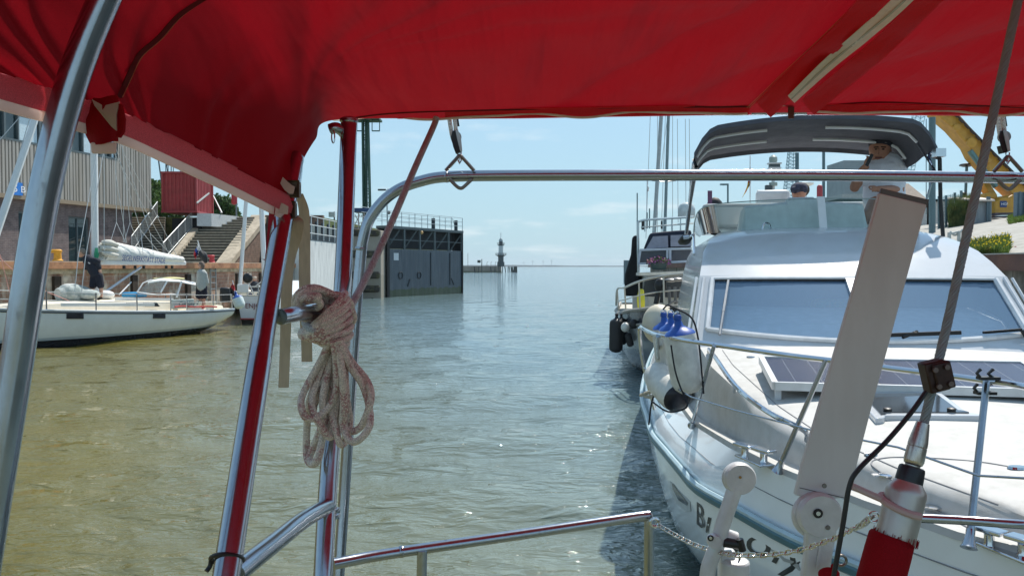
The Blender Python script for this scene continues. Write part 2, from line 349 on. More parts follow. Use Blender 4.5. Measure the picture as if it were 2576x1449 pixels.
# ================================================================== SETTING
def water():
    th = np.concatenate([np.linspace(-180, -44, 90, endpoint=False), np.linspace(-44, 44, 620, endpoint=False), np.linspace(44, 180, 90, endpoint=False)])*math.pi/180
    rr = .8*np.exp(np.linspace(0, math.log(6000/.8), 560))
    T, RR = np.meshgrid(th, rr); X = RR*np.sin(T); Y = RR*np.cos(T); Z = np.zeros_like(X)
    g = np.random.default_rng(5); cell = np.maximum(RR*.0175, RR*.0026)
    for i in range(70):
        lam = .22*(14**(g.random())); a = g.normal(.22, .55); k = 2*math.pi/lam
        amp = .0034*lam**.85*(.6+g.random()); ph = g.random()*6.28
        fade = np.clip((lam/cell-2.5)/3, 0, 1)
        q = k*(X*math.sin(a)+Y*math.cos(a))+ph+.7*np.sin(X*.37*math.cos(i)+Y*.31+i)
        Z += amp*fade*(np.sin(q)+.28*np.sin(2*q+.6))
    n, m = RR.shape; co = np.stack([X, Y, Z], -1).reshape(-1, 3)
    i = np.arange(n-1)[:, None]*m; j = np.arange(m)[None, :]; j2 = (j+1) % m
    F = np.stack([i+j, i+j2, i+m+j2, i+m+j], -1).reshape(-1, 4)
    co = np.vstack([co, [[0, 0, 0]]]); tri = np.stack([np.full(m, len(co)-1), (np.arange(m)+1) % m, np.arange(m)], -1)
    me = bpy.data.meshes.new('water'); faces = np.concatenate([F.ravel(), tri.ravel()])
    me.vertices.add(len(co)); me.vertices.foreach_set('co', co.ravel()); me.loops.add(len(faces)); me.loops.foreach_set('vertex_index', faces)
    st = np.concatenate([np.arange(len(F))*4, len(F)*4+np.arange(m)*3]); me.polygons.add(len(st)); me.polygons.foreach_set('loop_start', st)
    me.update(); me.validate(); me.shade_smooth()
    mt = bpy.data.materials.new('harbour_water'); mt.use_nodes = True; t = mt.node_tree; b = t.nodes['Principled BSDF']
    b.inputs['Roughness'].default_value = .035; b.inputs['IOR'].default_value = 1.65
    g_ = N(t, 'ShaderNodeNewGeometry'); n0 = N(t, 'ShaderNodeTexNoise'); n0.inputs['Scale'].default_value = .25; n0.inputs['Detail'].default_value = 4
    t.links.new(g_.outputs['Position'], n0.inputs['Vector'])
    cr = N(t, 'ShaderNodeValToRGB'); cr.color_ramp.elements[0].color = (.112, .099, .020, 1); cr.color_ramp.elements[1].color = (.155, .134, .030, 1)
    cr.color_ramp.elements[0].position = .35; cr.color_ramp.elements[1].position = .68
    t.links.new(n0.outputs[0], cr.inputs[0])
    # silt olive at left; blue-grey to the right and far off paints in sky reflection
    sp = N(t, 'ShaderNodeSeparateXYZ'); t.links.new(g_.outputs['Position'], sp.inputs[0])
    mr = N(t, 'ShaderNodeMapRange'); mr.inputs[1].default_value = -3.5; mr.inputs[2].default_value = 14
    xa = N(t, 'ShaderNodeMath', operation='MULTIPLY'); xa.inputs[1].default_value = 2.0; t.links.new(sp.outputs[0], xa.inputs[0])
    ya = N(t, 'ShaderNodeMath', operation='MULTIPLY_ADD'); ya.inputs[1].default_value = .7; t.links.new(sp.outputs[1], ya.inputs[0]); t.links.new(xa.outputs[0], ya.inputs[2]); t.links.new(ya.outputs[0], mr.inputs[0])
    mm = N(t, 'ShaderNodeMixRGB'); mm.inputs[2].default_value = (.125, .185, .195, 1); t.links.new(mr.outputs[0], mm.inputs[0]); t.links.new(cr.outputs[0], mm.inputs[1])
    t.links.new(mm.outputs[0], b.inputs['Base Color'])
    prev = None
    for sc, st_, ds, stretch in ((11, .9, .026, (.5, 1, 1)), (4.6, 1, .075, (.42, 1, 1)), (1.2, .7, .15, (.45, 1, 1))):
        mp = N(t, 'ShaderNodeMapping'); mp.inputs['Scale'].default_value = stretch; mp.inputs['Rotation'].default_value = (0, 0, R(-10)); t.links.new(g_.outputs['Position'], mp.inputs[0])
        nz = N(t, 'ShaderNodeTexNoise'); nz.inputs['Scale'].default_value = sc; nz.inputs['Detail'].default_value = 3; nz.inputs['Roughness'].default_value = .5; nz.inputs['Distortion'].default_value = .6
        t.links.new(mp.outputs[0], nz.inputs['Vector'])
        bp = N(t, 'ShaderNodeBump'); bp.inputs['Strength'].default_value = st_; bp.inputs['Distance'].default_value = ds
        t.links.new(nz.outputs[0], bp.inputs['Height'])
        if prev: t.links.new(prev.outputs[0], bp.inputs['Normal'])
        prev = bp
    t.links.new(prev.outputs[0], b.inputs['Normal'])
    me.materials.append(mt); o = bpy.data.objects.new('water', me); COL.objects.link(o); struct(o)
water()
GRASS = M('short_grass', (.09, .13, .03), rough=.9, var=.35, vs=2, bump=.8, bs=25, col2=(.16, .15, .06), amt=.7)
PAVE = M('pavers', (.34, .32, .29), rough=.9, var=.15, vs=1.5, bump=.4, bs=20, col2=(.25, .24, .2), amt=.6)
SHORE = M('far_woods', (.05, .09, .10), rough=1, var=.1, vs=.01)
# left quay polyline (quay edge), height
QL = [(-24, -12), (-19.6, 12), (-15.2, 30), (-12.8, 42), (-12.0, 58)]
ZQ = 2.38
gq = MB(); poly = [Vector((x-.15, y, ZQ)) for x, y in QL[:4]]+[Vector((-12.4, 46, ZQ)), Vector((-60, 46, ZQ)), Vector((-60, -12, ZQ))]
gq.prism(poly, (0, 0, -1.2)); struct(gq.build('quay_pavement', PAVE, smooth=0))
# dike top behind the stairs
gd = MB(); gd.prism([Vector(p) for p in ((-75, 53.2, 5.55), (-12.6, 53.2, 5.55), (-11.4, 75, 5.55), (-11.4, 140, 5.55), (-75, 140, 5.55))], (0, 0, -6)); struct(gd.build('dike', GRASS, smooth=0))
# quay wall: brick with cream runs, rust waler on top
WB = brickmat('stained_brick', (.44, .25, .17), (.36, .20, .14), (.48, .42, .34), sx=.5, sy=.16, col2=(.72, .66, .54), amt=.85, pos=(.5, .6), zstain=[(.35, (.05, .06, .02))])
qt = thing('quay_wall', 'long red brick quay wall with cream lime runs and a rust brown steel edge beam behind the white sailboat', 'quay wall', (-15.2, 30, 0))
wl = MB(); rows = []
pl = [Vector((x, y, 0)) for x, y in QL[:4]]+[Vector((-12.6, 46, 0))]
for z in (-1.5, ZQ-.12): rows.append([Vector((p.x, p.y, z)) for p in pl])
wl.sheet(rows, .5); wl.build('wall', WB, qt, smooth=0)
BEAM = M('rusty_beam', (.45, .23, .12), rough=.8, var=.2, vs=2, bump=.3, bs=20, col2=(.22, .10, .06), amt=.7)
bmx = MB()
for a, b in zip(pl[:-1], pl[1:]):
    o = Vector((.08, -.02, 0)); bmx.beam(a+o+Vector((0, 0, 2.33)), b+o+Vector((0, 0, 2.33)), .3, .24)
bmx.build('edge_beam', BEAM, qt, smooth=0)
lt = MB()
for a, b in zip(pl[:-1], pl[1:]):
    o = Vector((.02, 0, 2.462)); lt.beam(a+o, b+o, .34, .02)
lt.build('beam_cap', M('pale_steel_cap', (.62, .55, .42), rough=.6), qt, smooth=0)
cb = MB()
for a, b in zip(pl[:-1], pl[1:]):
    o = Vector((.03, 0, 2.12)); cb.beam(a+o, b+o, .12, .17)
cb.build('concrete_course', M('lime_concrete', (.55, .48, .34), rough=.9, var=.3, vs=2, col2=(.3, .25, .16), amt=.8), qt, smooth=0)
def onq(t):
    """point on quay edge at depth Y"""
    xs = [p.y for p in pl]; return Vector((np.interp(t, xs, [p.x for p in pl]), t, 0))
for Y in (24.3, 27.5, 31.3, 34.8, 38.8, 41):
    m = MB(); p = onq(Y); d = (onq(Y+.5)-p).normalized()
    m.beam(p+Vector((.06, 0, 1.95)), p+Vector((.06, 0, -.4)), .3, .12, up=d.cross(Vector((0, 0, 1))))
    m.build('fender_timber', M('dark_timber', (.05, .035, .025), rough=.9, var=.4, vs=5), qt, smooth=0)
for Y in (36.6, 29.2):
    m = MB(); p = onq(Y); d = (onq(Y+.5)-p).normalized()
    for s in (-.22, .22): m.beam(p+d*s+Vector((.12, 0, 2.2)), p+d*s+Vector((.12, 0, -.3)), .05, .05)
    for k in range(9): m.beam(p-d*.22+Vector((.12, 0, 2.1-k*.28)), p+d*.22+Vector((.12, 0, 2.1-k*.28)), .04, .04)
    m.build('ladder', M('galvanised', (.4, .42, .42), rough=.5, metal=.6), qt, smooth=0)
# white mooring chains on the wall
# bollards
def bollard(px, py, D, col, name, label, s=1):
    p = P(px, py, D); t = thing('bollard', label, 'bollard', (p.x, p.y, 2.47), 'mooring bollards on the left quay')
    m = MB(); b = Vector((p.x, p.y, 2.47))
    m.lathe([(.20*s, 0), (.20*s, .03), (.15*s, .05), (.135*s, .3*s), (.16*s, .36*s), (.17*s, .42*s), (.12*s, .46*s)], b, n=20)
    m.build('post', M(name, col, rough=.5, var=.15, vs=5, bump=.2, bs=20), t, bevel=.005)
    h = MB(); h.beam(b+Vector((-.36*s, -.1, .38*s)), b+Vector((.1, .03, .40*s)), .26*s, .14*s); h.build('head', MATS[name], t, bevel=.04)
bollard(145, 655, 25.5, (.78, .36, .03), 'yellow_paint', 'orange yellow mooring bollard on the left quay in front of the dark doorway', .8)
bollard(533, 660, 38, (.5, .04, .05), 'bollard_red', 'red mooring bollard on the left quay at the foot of the wide stairs', .8)
# ---------------------------------------------------------------- quay building
A0 = Vector((-24.3, 37.7, 0)); BD = Vector((.218, .976, 0)).normalized(); BN = Vector((BD.y, -BD.x, 0))
def BP(s, o, z): return A0+BD*s+BN*o+Vector((0, 0, z))
bt = thing('quay_building', 'grey corrugated building over a dark brick ground floor on the left quay', 'building', BP(0, -4, ZQ))
BR2 = brickmat('dark_brick', (.17, .125, .12), (.13, .10, .10), (.22, .2, .19), sx=.28, sy=.085, rough=.9)
g = MB(); s0, s1 = -17, 9.3
holes = [(-8.5, -6.9, 2.4, 4.9), (1.2, 2.7, 2.4, 5.0), (4.4, 5.9, 2.4, 4.95), (-4.0, -2.4, 2.4, 4.9)]
holes.sort(); cur = s0
def wallbox(mb, a, b, z0, z1, o0=-.35, o1=-.05):
    ps = [BP(a, o0, z0), BP(b, o0, z0), BP(b, o1, z0), BP(a, o1, z0)]; mb.prism(ps, (0, 0, z1-z0))
for a, b, z0, z1 in holes:
    wallbox(g, cur, a, ZQ, 5.7); wallbox(g, a, b, z1, 5.7); cur = b
wallbox(g, cur, s1, ZQ, 5.7)
g.prism([BP(s1-.3, -.35, ZQ), BP(s1, -.35, ZQ), BP(s1, -12, ZQ), BP(s1-.3, -12, ZQ)], (0, 0, 3.3))
g.build('brick_wall', BR2, bt, smooth=0)
FRM = M('window_frame_grey', (.09, .12, .13), rough=.5)
GLS = glassmat('window_glass', (.05, .09, .1), refl=1.9, dens=.75, body=(.03, .06, .07))
for a, b, z0, z1 in holes:
    f = MB()
    for x in (a+.05, b-.05): f.beam(BP(x, -.2, z0), BP(x, -.2, z1), .1, .1, up=BN)
    f.beam(BP(a, -.2, z1-.05), BP(b, -.2, z1-.05), .1, .1); f.beam(BP((a+b)/2, -.2, z0), BP((a+b)/2, -.2, z1), .07, .08, up=BN)
    fo = f.build('door', FRM, bt, smooth=0)
    q = MB(); q.prism([BP(a, -.25, z0), BP(b, -.25, z0), BP(b, -.22, z0), BP(a, -.22, z0)], (0, 0, z1-z0)); q.build('pane', GLS, fo, smooth=0)
# corrugated cladding with irregular trapezoid ribs
CLAD = M('corrugated_cladding', (.36, .34, .305), rough=.6, var=.12, vs=1.2, col2=(.30, .27, .22), amt=.6, stretch=(1, 1, .15))
def cladding(a, b, z0, z1, off=.25, axis=None):
    prof = []; x = a; k = 0; rr = random.Random(3)
    while x < b:
        wv = rr.choice((.06, .09, .15)); wd = rr.choice((.05, .08))
        prof += [(x, off), (min(b, x+wv), off), (min(b, x+wv+.025), off-.09), (min(b, x+wv+.025+wd), off-.09)]; x += wv+wd+.05
    prof.append((b, off)); mb = MB(); rows = []
    for z in (z0, z1): rows.append([BP(p[0], p[1], z) if axis is None else BP(axis, -p[0], z)+BD*(p[1]-off) for p in prof])
    return mb, rows
ZW0, ZW1 = 8.3, 9.95
WS1 = 7.8
for (a, b, z0, z1) in ((-17, WS1, 5.75, ZW0), (-17, WS1, ZW1, 14.5), (WS1, 10.6, 5.75, 14.5)):
    mb, rows = cladding(a, b, z0, z1); mb.sheet(rows, -.03); mb.build('cladding', CLAD, bt, smooth=0)
mb, rows = cladding(-.25, 12, 5.75, 14.5, axis=10.6); mb.sheet(rows, -.03); mb.build('cladding', CLAD, bt, smooth=0)
m = MB(); m.prism([BP(-17, .28, 5.55), BP(10.65, .28, 5.55), BP(10.65, -12, 5.55), BP(-17, -12, 5.55)], (0, 0, .2)); m.build('soffit', M('soffit_brown', (.28, .22, .15), rough=.7), bt, smooth=0)
m = MB(); m.prism([BP(-17, .05, 7), BP(10.3, .05, 7), BP(10.3, -12, 7), BP(-17, -12, 7)], (0, 0, 7.4)); m.build('roof', M('roof_felt', (.12, .12, .12), rough=.9), bt, smooth=0)
f = MB(); wins = []
x = -16.5
while x < WS1-.3:
    wins.append((x, min(x+2.0, WS1-.1))); x += 2.1
f.beam(BP(-17, .16, ZW0+.05), BP(WS1, .16, ZW0+.05), .25, .1); f.beam(BP(-17, .16, ZW1-.05), BP(WS1, .16, ZW1-.05), .25, .1)
for a, b in wins:
    f.beam(BP(b+.02, .16, ZW0), BP(b+.02, .16, ZW1), .12, .16, up=BN)
    f.beam(BP(a+.7, .16, ZW0), BP(a+.7, .16, ZW1), .08, .16, up=BN)
wf = f.build('window_band', FRM, bt, smooth=0)
for k, (a, b) in enumerate(wins):
    q = MB(); q.prism([BP(a, .08, ZW0), BP(b, .08, ZW0), BP(b, .11, ZW0), BP(a, .11, ZW0)], (0, 0, ZW1-ZW0)); q.build('pane', GLS, wf, smooth=0)
    if k % 2 == 0 or k > 8:
        q = MB(); q.prism([BP(a+.75, .13, ZW0+.1), BP(b-.1, .13, ZW0+.1), BP(b-.1, .15, ZW0+.1), BP(a+.75, .15, ZW0+.1)], (0, 0, ZW1-ZW0-.5)); q.build('blind', M('pale_blind', (.55, .68, .74), rough=.4), wf, smooth=0)
# blue berth sign
sp_ = BP(0, .3, 0); p0 = hit(28, 490, BP(0, .3, 0), BN); p1 = hit(55, 461, BP(0, .3, 0), BN)
sg = thing('berth_sign', 'small blue sign reading 5 B on the corrugated wall', 'sign', (p0.x, p0.y, p0.z))
m = MB(); h = p1.z-p0.z; wdt = (p1-p0).dot(BD)
m.prism([p0, p0+BD*wdt, p0+BD*wdt+Vector((0, 0, h)), p0+Vector((0, 0, h))], BN*.04); m.build('sign_plate', M('sign_blue', (.03, .2, .62), rough=.4), sg, smooth=0)
text('5 B', h*.72, p0+BD*wdt*.12+BN*.045+Vector((0, 0, h*.25)), BD, (0, 0, 1), M('sign_white', (.85, .86, .86), rough=.4), sg, sx=1.25)
# ---------------------------------------------------------------- stairs
def stairs(label, bl, br_, tl, tr, n, z0, z1, mat):
    m = MB(); bl, br_, tl, tr = map(Vector, (bl, br_, tl, tr)); 
    for i in range(n):
        t = i/n; t2 = (i+1)/n; a = bl.lerp(tl, t); b = br_.lerp(tr, t); c = br_.lerp(tr, 1); d = bl.lerp(tl, 1)
        c2 = br_.lerp(tr, t2+.02); d2 = bl.lerp(tl, t2+.02)
        z = z0+(z1-z0)*t2
        m.prism([Vector((q.x, q.y, z0-.3)) for q in (a, b, c2, d2)], (0, 0, z-z0+.3-.08))
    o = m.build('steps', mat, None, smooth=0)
    nose = MB()
    for i in range(n):
        t = i/n; t2 = (i+1)/n; a = bl.lerp(tl, t-.004); b = br_.lerp(tr, t-.004); c2 = br_.lerp(tr, t2); d2 = bl.lerp(tl, t2); z = z0+(z1-z0)*t2
        nose.prism([Vector((q.x, q.y, z-.078)) for q in (a, b, c2, d2)], (0, 0, .08))
    return o, nose
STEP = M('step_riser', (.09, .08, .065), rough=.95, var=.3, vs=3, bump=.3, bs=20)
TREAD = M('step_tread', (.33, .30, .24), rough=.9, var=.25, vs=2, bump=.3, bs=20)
def at2(px, D): return ((px-1288)/2000*D, D, 0)
def mkstairs(label, x0, x1, x2, x3, D0, D1, n, z0=2.4, z1=5.55):
    t = thing('stairs', label, 'stairs', (at2(x0, D0)[0], D0, z0))
    o, nose = stairs(label, at2(x0, D0), at2(x1, D0), at2(x2, D1), at2(x3, D1), n, z0, z1, STEP)
    w_ = o.location.copy(); o.parent = t; o.location = w_-t.location
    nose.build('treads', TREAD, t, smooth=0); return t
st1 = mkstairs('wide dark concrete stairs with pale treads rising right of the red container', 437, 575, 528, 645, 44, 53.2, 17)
st2 = mkstairs('narrow left flight of stairs between the corrugated building and the red container', 300, 402, 322, 418, 45, 53.2, 17)
def ramp(name, x0, x1, x2, x3, D0, D1, z0, z1, mat, par, h=.5):
    m = MB(); a, b, c, d = [Vector(at2(x, D)) for x, D in ((x0, D0), (x1, D0), (x3, D1), (x2, D1))]
    top = [Vector((q.x, q.y, z)) for q, z in ((a, z0), (b, z0), (c, z1), (d, z1))]; bot = [Vector((q.x, q.y, z0-1)) for q in (a, b, c, d)]
    m.add(top+bot, [(0, 1, 2, 3), (7, 6, 5, 4), (0, 4, 5, 1), (1, 5, 6, 2), (2, 6, 7, 3), (3, 7, 4, 0)]); return m.build(name, mat, par, smooth=0)
SLAB = M('sandy_concrete', (.42, .36, .27), rough=.9, var=.2, vs=1.5, col2=(.28, .24, .18), amt=.7, bump=.3, bs=20)
ramp('stringer', 421, 436, 512, 529, 43.8, 53.2, 2.75, 5.75, SLAB, st1)
ramp('stringer', 404, 420, 470, 486, 46.5, 53.2, 2.3, 5.4, SLAB, st1)
# right retaining wall with broad sloping coping and brick face
rt = thing('retaining_wall', 'broad sloping concrete coping with a brick face right of the wide stairs', 'wall', (at2(600, 46)[0], 46, ZQ))
BR3 = brickmat('embankment_brick', (.20, .12, .085), (.15, .095, .07), (.25, .21, .17), sx=.4, sy=.12, rough=.9)
a, b, c, d = [Vector(at2(x, D)) for x, D in ((543, 43.6), (578, 43.6), (676, 53.6), (634, 53.6))]
m = MB(); zz = [2.5, 2.5, 5.75, 5.75]
m.add([Vector((q.x, q.y, z)) for q, z in zip((a, b, c, d), zz)]+[Vector((q.x, q.y, z-.35)) for q, z in zip((a, b, c, d), zz)], [(0, 1, 2, 3), (7, 6, 5, 4), (0, 4, 5, 1), (1, 5, 6, 2), (2, 6, 7, 3), (3, 7, 4, 0)])
m.build('coping', SLAB, rt, smooth=0)
m = MB(); b2 = b+Vector((-.12, 0, 0)); c2 = c+Vector((-.12, 0, 0))
m.add([Vector((b2.x, b2.y, 2)), Vector((c2.x, c2.y, 2)), Vector((c2.x, c2.y, 5.4)), Vector((b2.x, b2.y, 2.15)), Vector((a.x+.1, a.y, 2)), Vector((d.x+.1, d.y, 2)), Vector((d.x+.1, d.y, 5.4)), Vector((a.x+.1, a.y, 2.15))],
      [(0, 1, 2, 3), (4, 7, 6, 5), (0, 3, 7, 4), (1, 5, 6, 2), (3, 2, 6, 7), (0, 4, 5, 1)])
m.build('brick_face', BR3, rt, smooth=0)
m = MB(); m.prism([Vector((c.x-.05, 53.1, 2)), Vector((-12.6, 53.1, 2)), Vector((-12.6, 53.5, 2)), Vector((c.x-.05, 53.5, 2))], (0, 0, 3.7)); m.build('end_wall', BR3, rt, smooth=0)
# railings
GAL = M('galvanised_rail', (.5, .52, .52), rough=.45, metal=.5, var=.1)
def railing(label, a, b, h, nb, grp=None):
    a = Vector(a); b = Vector(b); t = thing('railing', label, 'railing', a, grp); H = Vector((0, 0, h))
    m = MB(); m.tube([a+H, b+H], .03, 8); m.tube([a+H*.12, b+H*.12], .02, 8); m.build('handrail', GAL, t)
    m = MB()
    for i in range(nb+1):
        p = a.lerp(b, i/nb); m.tube([p, p+H], .022 if i % 6 == 0 else .012, 6)
    m.build('balusters', GAL, t, smooth=60)
e0 = Vector(at2(411, 44.5)); e0.z = 2.55; e1 = Vector(at2(510, 52)); e1.z = 5.5
railing('galvanised stair railing climbing towards the red container', e0, e1, 1.05, 34)
e0 = Vector(at2(332, 45)); e0.z = 3.0; e1 = Vector(at2(398, 52)); e1.z = 5.5
railing('galvanised mesh railing on the narrow left stairs', e0, e1, 1.0, 30)
# red container on plinth
cf = [hit(410, 538, (0, 49.3, 0), (0, 1, 0)), hit(494, 538, (0, 49.3, 0), (0, 1, 0))]
x0, x1 = cf[0].x, cf[1].x; zc0, zc1 = 5.62, 8.05
cx1 = (536-1288)/2000*52.6
ct = thing('container', 'red corrugated steel container standing at the head of the stairs', 'container', (x0, 49.3, zc0))
RED = M('container_red', (.36, .045, .05), rough=.55, var=.12, vs=2, col2=(.25, .04, .04), amt=.5)
def corr(a, b, z0, z1, n, dep, nrm):
    a = Vector(a); b = Vector(b); nrm = Vector(nrm); prof = []
    for i in range(n):
        for f_, o_ in ((0, 0), (.3, 0), (.45, -dep), (.85, -dep)): prof.append(a.lerp(b, (i+f_)/n)+nrm*o_)
    prof.append(b); m = MB(); m.sheet([[Vector((p.x, p.y, z)) for p in prof] for z in (z0, z1)], .02); return m
corr((x0, 49.3, 0), (x1, 49.3, 0), zc0, zc1, 9, .06, (0, -1, 0)).build('front_panel', RED, ct, smooth=0)
sd = Vector((cx1-x1, 3.3, 0)); corr((x1, 49.3, 0), Vector((x1, 49.3, 0))+sd, zc0, zc1, 11, .06, (1, 0, 0)).build('side_panel', RED, ct, smooth=0)
m = MB(); m.prism([Vector((x0+.05, 49.4, zc0)), Vector((x1-.09, 49.4, zc0)), Vector((x1-.09, 49.4, zc0))+sd, Vector((x0+.05, 52.7, zc0))], (0, 0, zc1-zc0)); m.build('body', RED, ct, smooth=0)
m = MB()
for p in (Vector((x0, 49.3, 0)), Vector((x1, 49.3, 0)), Vector((x1, 49.3, 0))+sd): m.box((p.x, p.y, (zc0+zc1)/2), (.12, .12, zc1-zc0+.02))
for z in (zc0+.05, zc1+.03):
    m.beam((x0-.08, 49.28, z), (x1+.03, 49.28, z), .14, .12); m.beam(Vector((x1+.02, 49.2, z)), Vector((x1+.02, 49.2, z))+sd, .14, .12)
m.build('frame', M('container_frame', (.3, .04, .045), rough=.5), ct, smooth=0)
m = MB(); m.prism([Vector((x0+.3, 49.9, 2.4)), Vector((x1-.1, 49.9, 2.4)), Vector((x1-.1, 53.5, 2.4)), Vector((x0+.3, 53.5, 2.4))], (0, 0, 2.9)); m.build('void_shade_block', M('shadow_void', (.02, .022, .025), rough=.95), ct, smooth=0)  # solid near-black block painted as the shade of the void below the container
m = MB(); m.prism([Vector((x1-.05, 49.5, 4.8)), Vector((x1+.7, 49.9, 4.8)), Vector((x1+1.4, 52.9, 4.8)), Vector((x1-.05, 52.9, 4.8))], (0, 0, .8)); m.build('plinth', M('pale_plinth', (.5, .53, .54), rough=.8), ct, smooth=0)
m = MB()
for k, (a, b) in enumerate((((x1+.12, 49.1, 6.2), (cx1+.05, 51.9, 7.05)), ((x1+1.0, 50.9, 5.7), (cx1+.15, 52.4, 6.9)))): m.beam(a, b, .06, .09)
m.build('stair_handrail', GAL, ct, smooth=0)
# red lamp box on a post
p = P(590, 545, 51); t = thing('signal_box', 'red rounded signal box on a thin grey pole above the wide stairs', 'signal', (p.x, p.y, 5.55))
m = MB(); m.tube([(p.x+.12, p.y, 5.5), (p.x+.12, p.y, 7.1)], .05, 8); m.build('pole', M('pole_grey', (.18, .22, .24), rough=.5), t)
m = MB(); m.box((p.x, p.y, 6.62), (.36, .3, .78)); m.build('housing', M('signal_red', (.45, .04, .05), rough=.45), t, bevel=.12)
# antenna gantry behind container
t = thing('antenna_mast', 'thin dark lattice antenna mast with cross arms behind the red container', 'antenna', (-24.6, 58, 5.55))
m = MB()
for px in (466-40, 470-40): m.tube([P(px, 470, 57), P(px-18 if px < 428 else px+2, 330, 57)], .035, 6)
a = P(397, 390, 57); m.tube([P(408, 470, 57), a], .05, 6); m.tube([P(415, 404, 57), P(476, 404, 57)], .03, 6); m.tube([P(417, 416, 57), P(440, 416, 57)], .03, 6)
for px in (417, 423, 436, 454, 458): m.tube([P(px, 442, 57), P(px, 396+(px % 3)*4, 57)], .03, 6)
m.build('lattice', M('mast_grey', (.10, .14, .16), rough=.6), t)
# ---------------------------------------------------------------- trees
BARK = M('bark', (.10, .07, .05), rough=.95, bump=.6, bs=20)
def leafmat(name, c):
    m = M(name, c, rough=.7, var=.45, vs=1.2, col2=tuple(q*1.6 for q in c), amt=.6, trans=.3); return m
def tree(label, x, y, z0, h, r, mat, seed, n=2600, group='trees on the dike behind the stairs', leaf=.16):
    t = thing('tree', label, 'tree', (x, y, z0), group); rr = random.Random(seed)
    m = MB(); top = Vector((x+rr.uniform(-.3, .3), y, z0+h*.75)); m.tube([(x, y, z0-.3), (x+.05, y, z0+h*.35), top], [r*.09, r*.06, r*.02], 8)
    limbs = []
    for i in range(9):
        a = rr.uniform(0, 6.28); s = Vector((x, y, z0+h*rr.uniform(.25, .55))); e = Vector((x+math.cos(a)*r*.7, y+math.sin(a)*r*.7, z0+h*rr.uniform(.5, .9))); m.tube([s, s.lerp(e, .5)+Vector((0, 0, .2)), e], [r*.035, r*.02, r*.008], 6); limbs.append(e)
    m.build('trunk', BARK, t)
    c = MB(); cl = []
    for i in range(26):
        a = rr.uniform(0, 6.28); q = rr.random()**.6; zz = rr.uniform(.28, 1); k = math.sqrt(max(.05, 1-((zz-.55)/.52)**2)); cl.append((Vector((x+math.cos(a)*r*q*k, y+math.sin(a)*r*q*k, z0+h*zz)), r*rr.uniform(.22, .4)))
    for i in range(n):
        cc, cr_ = rr.choice(cl); d = Vector((rr.gauss(0, 1), rr.gauss(0, 1), rr.gauss(0, .8))).normalized()*cr_*rr.uniform(.55, 1.05); p = cc+d
        u = Vector((rr.gauss(0, 1), rr.gauss(0, 1), rr.gauss(0, 1))).normalized(); v = u.cross(Vector((rr.gauss(0, 1), rr.gauss(0, 1), .1))).normalized(); s = leaf*rr.uniform(.6, 1.3)
        c.add([p-u*s, p+v*s*.6, p+u*s, p-v*s*.6], [(0, 1, 2, 3)])
    c.build('crown', mat, t, smooth=0, fixn=False)
LG1 = leafmat('leaf_mid', (.07, .125, .03)); LG2 = leafmat('leaf_dark', (.045, .09, .025))
tree('bushy green tree filling the gap between the corrugated building and the red container', (392-1288)/2000*60, 60, 5.5, 2.9, 1.7, LG1, 1, 4200)
tree('dark green tree behind the left edge of the red container', (405-1288)/2000*66, 66, 5.5, 3.1, 2.0, LG2, 2, 3600)
tree('pale green tree low beside the corrugated building', (352-1288)/2000*57, 57, 5.5, 2.6, 1.7, LG1, 3, 2600)
tree('small round tree peeping over the stairs right of the red container', (553-1288)/2000*64, 64, 5.5, 2.1, 1.5, LG2, 4, 2600)
tree('low bush-like tree trailing off right of the small round tree', (574-1288)/2000*66, 66, 5.5, 1.4, 1.2, LG1, 5, 1800)
# ---------------------------------------------------------------- lock chamber wall, pillar, gate
lw = thing('lock_wall', 'pale concrete lock wall with a dark steel walkway on top left of the black gate', 'lock wall', (-12.3, 50, 0))
LWM = zbands('pale_lock_concrete', [(-2, (.03, .045, .02)), (.55, (.62, .63, .61))], rough=.8, coat=0, stain=.6, var=.2, vs=1.6, stretch=(1, 1, .2))
m = MB(); m.prism([Vector((-12.6, 45.6, -1.5)), Vector((-12.0, 45.6, -1.5)), Vector((-11.6, 58, -1.5)), Vector((-12.6, 58, -1.5))], (0, 0, 5.35)); m.build('wall', LWM, lw, smooth=0)
DST = M('dark_steel', (.035, .045, .055), rough=.55, var=.2)
m = MB(); m.prism([Vector((-13.4, 45.6, 3.86)), Vector((-11.98, 45.6, 3.86)), Vector((-11.58, 58, 3.86)), Vector((-13.4, 58, 3.86))], (0, 0, .35))
for k in range(9):
    y = 46+k*1.4; xx = -12+(y-45.6)*.032; m.box((xx-.5, y, 4.65), (.12, .12, .9))
m.build('walkway', DST, lw, smooth=0)
m = MB(); m.prism([Vector((-13.3, 46, 4.2)), Vector((-12.8, 46, 4.2)), Vector((-12.4, 57, 4.2)), Vector((-13.3, 57, 4.2))], (0, 0, .75)); m.build('machine_box', M('box_greygreen', (.16, .2, .2), rough=.6), lw, smooth=0)
m = MB()
for z in (4.25, 4.75, 5.25): m.tube([(-11.9, 45.7, z), (-11.5, 58, z)], .03, 6)
for k in range(10):
    y = 45.7+k*1.35; xx = -11.9+(y-45.7)*.0325; m.tube([(xx, y, 3.9), (xx, y, 5.25)], .035, 6)
m.build('railing', M('rail_white', (.6, .62, .62), rough=.5), lw)
gp = thing('gate_pillar', 'weathered concrete pillar with dark bulging rubber fenders beside the black lock gate', 'pillar', (-10.3, 58.2, 0))
PIL = zbands('pillar_concrete', [(-2, (.05, .07, .02)), (.5, (.28, .25, .2)), (2.2, (.33, .29, .24))], rough=.95, coat=0, stain=1.2)
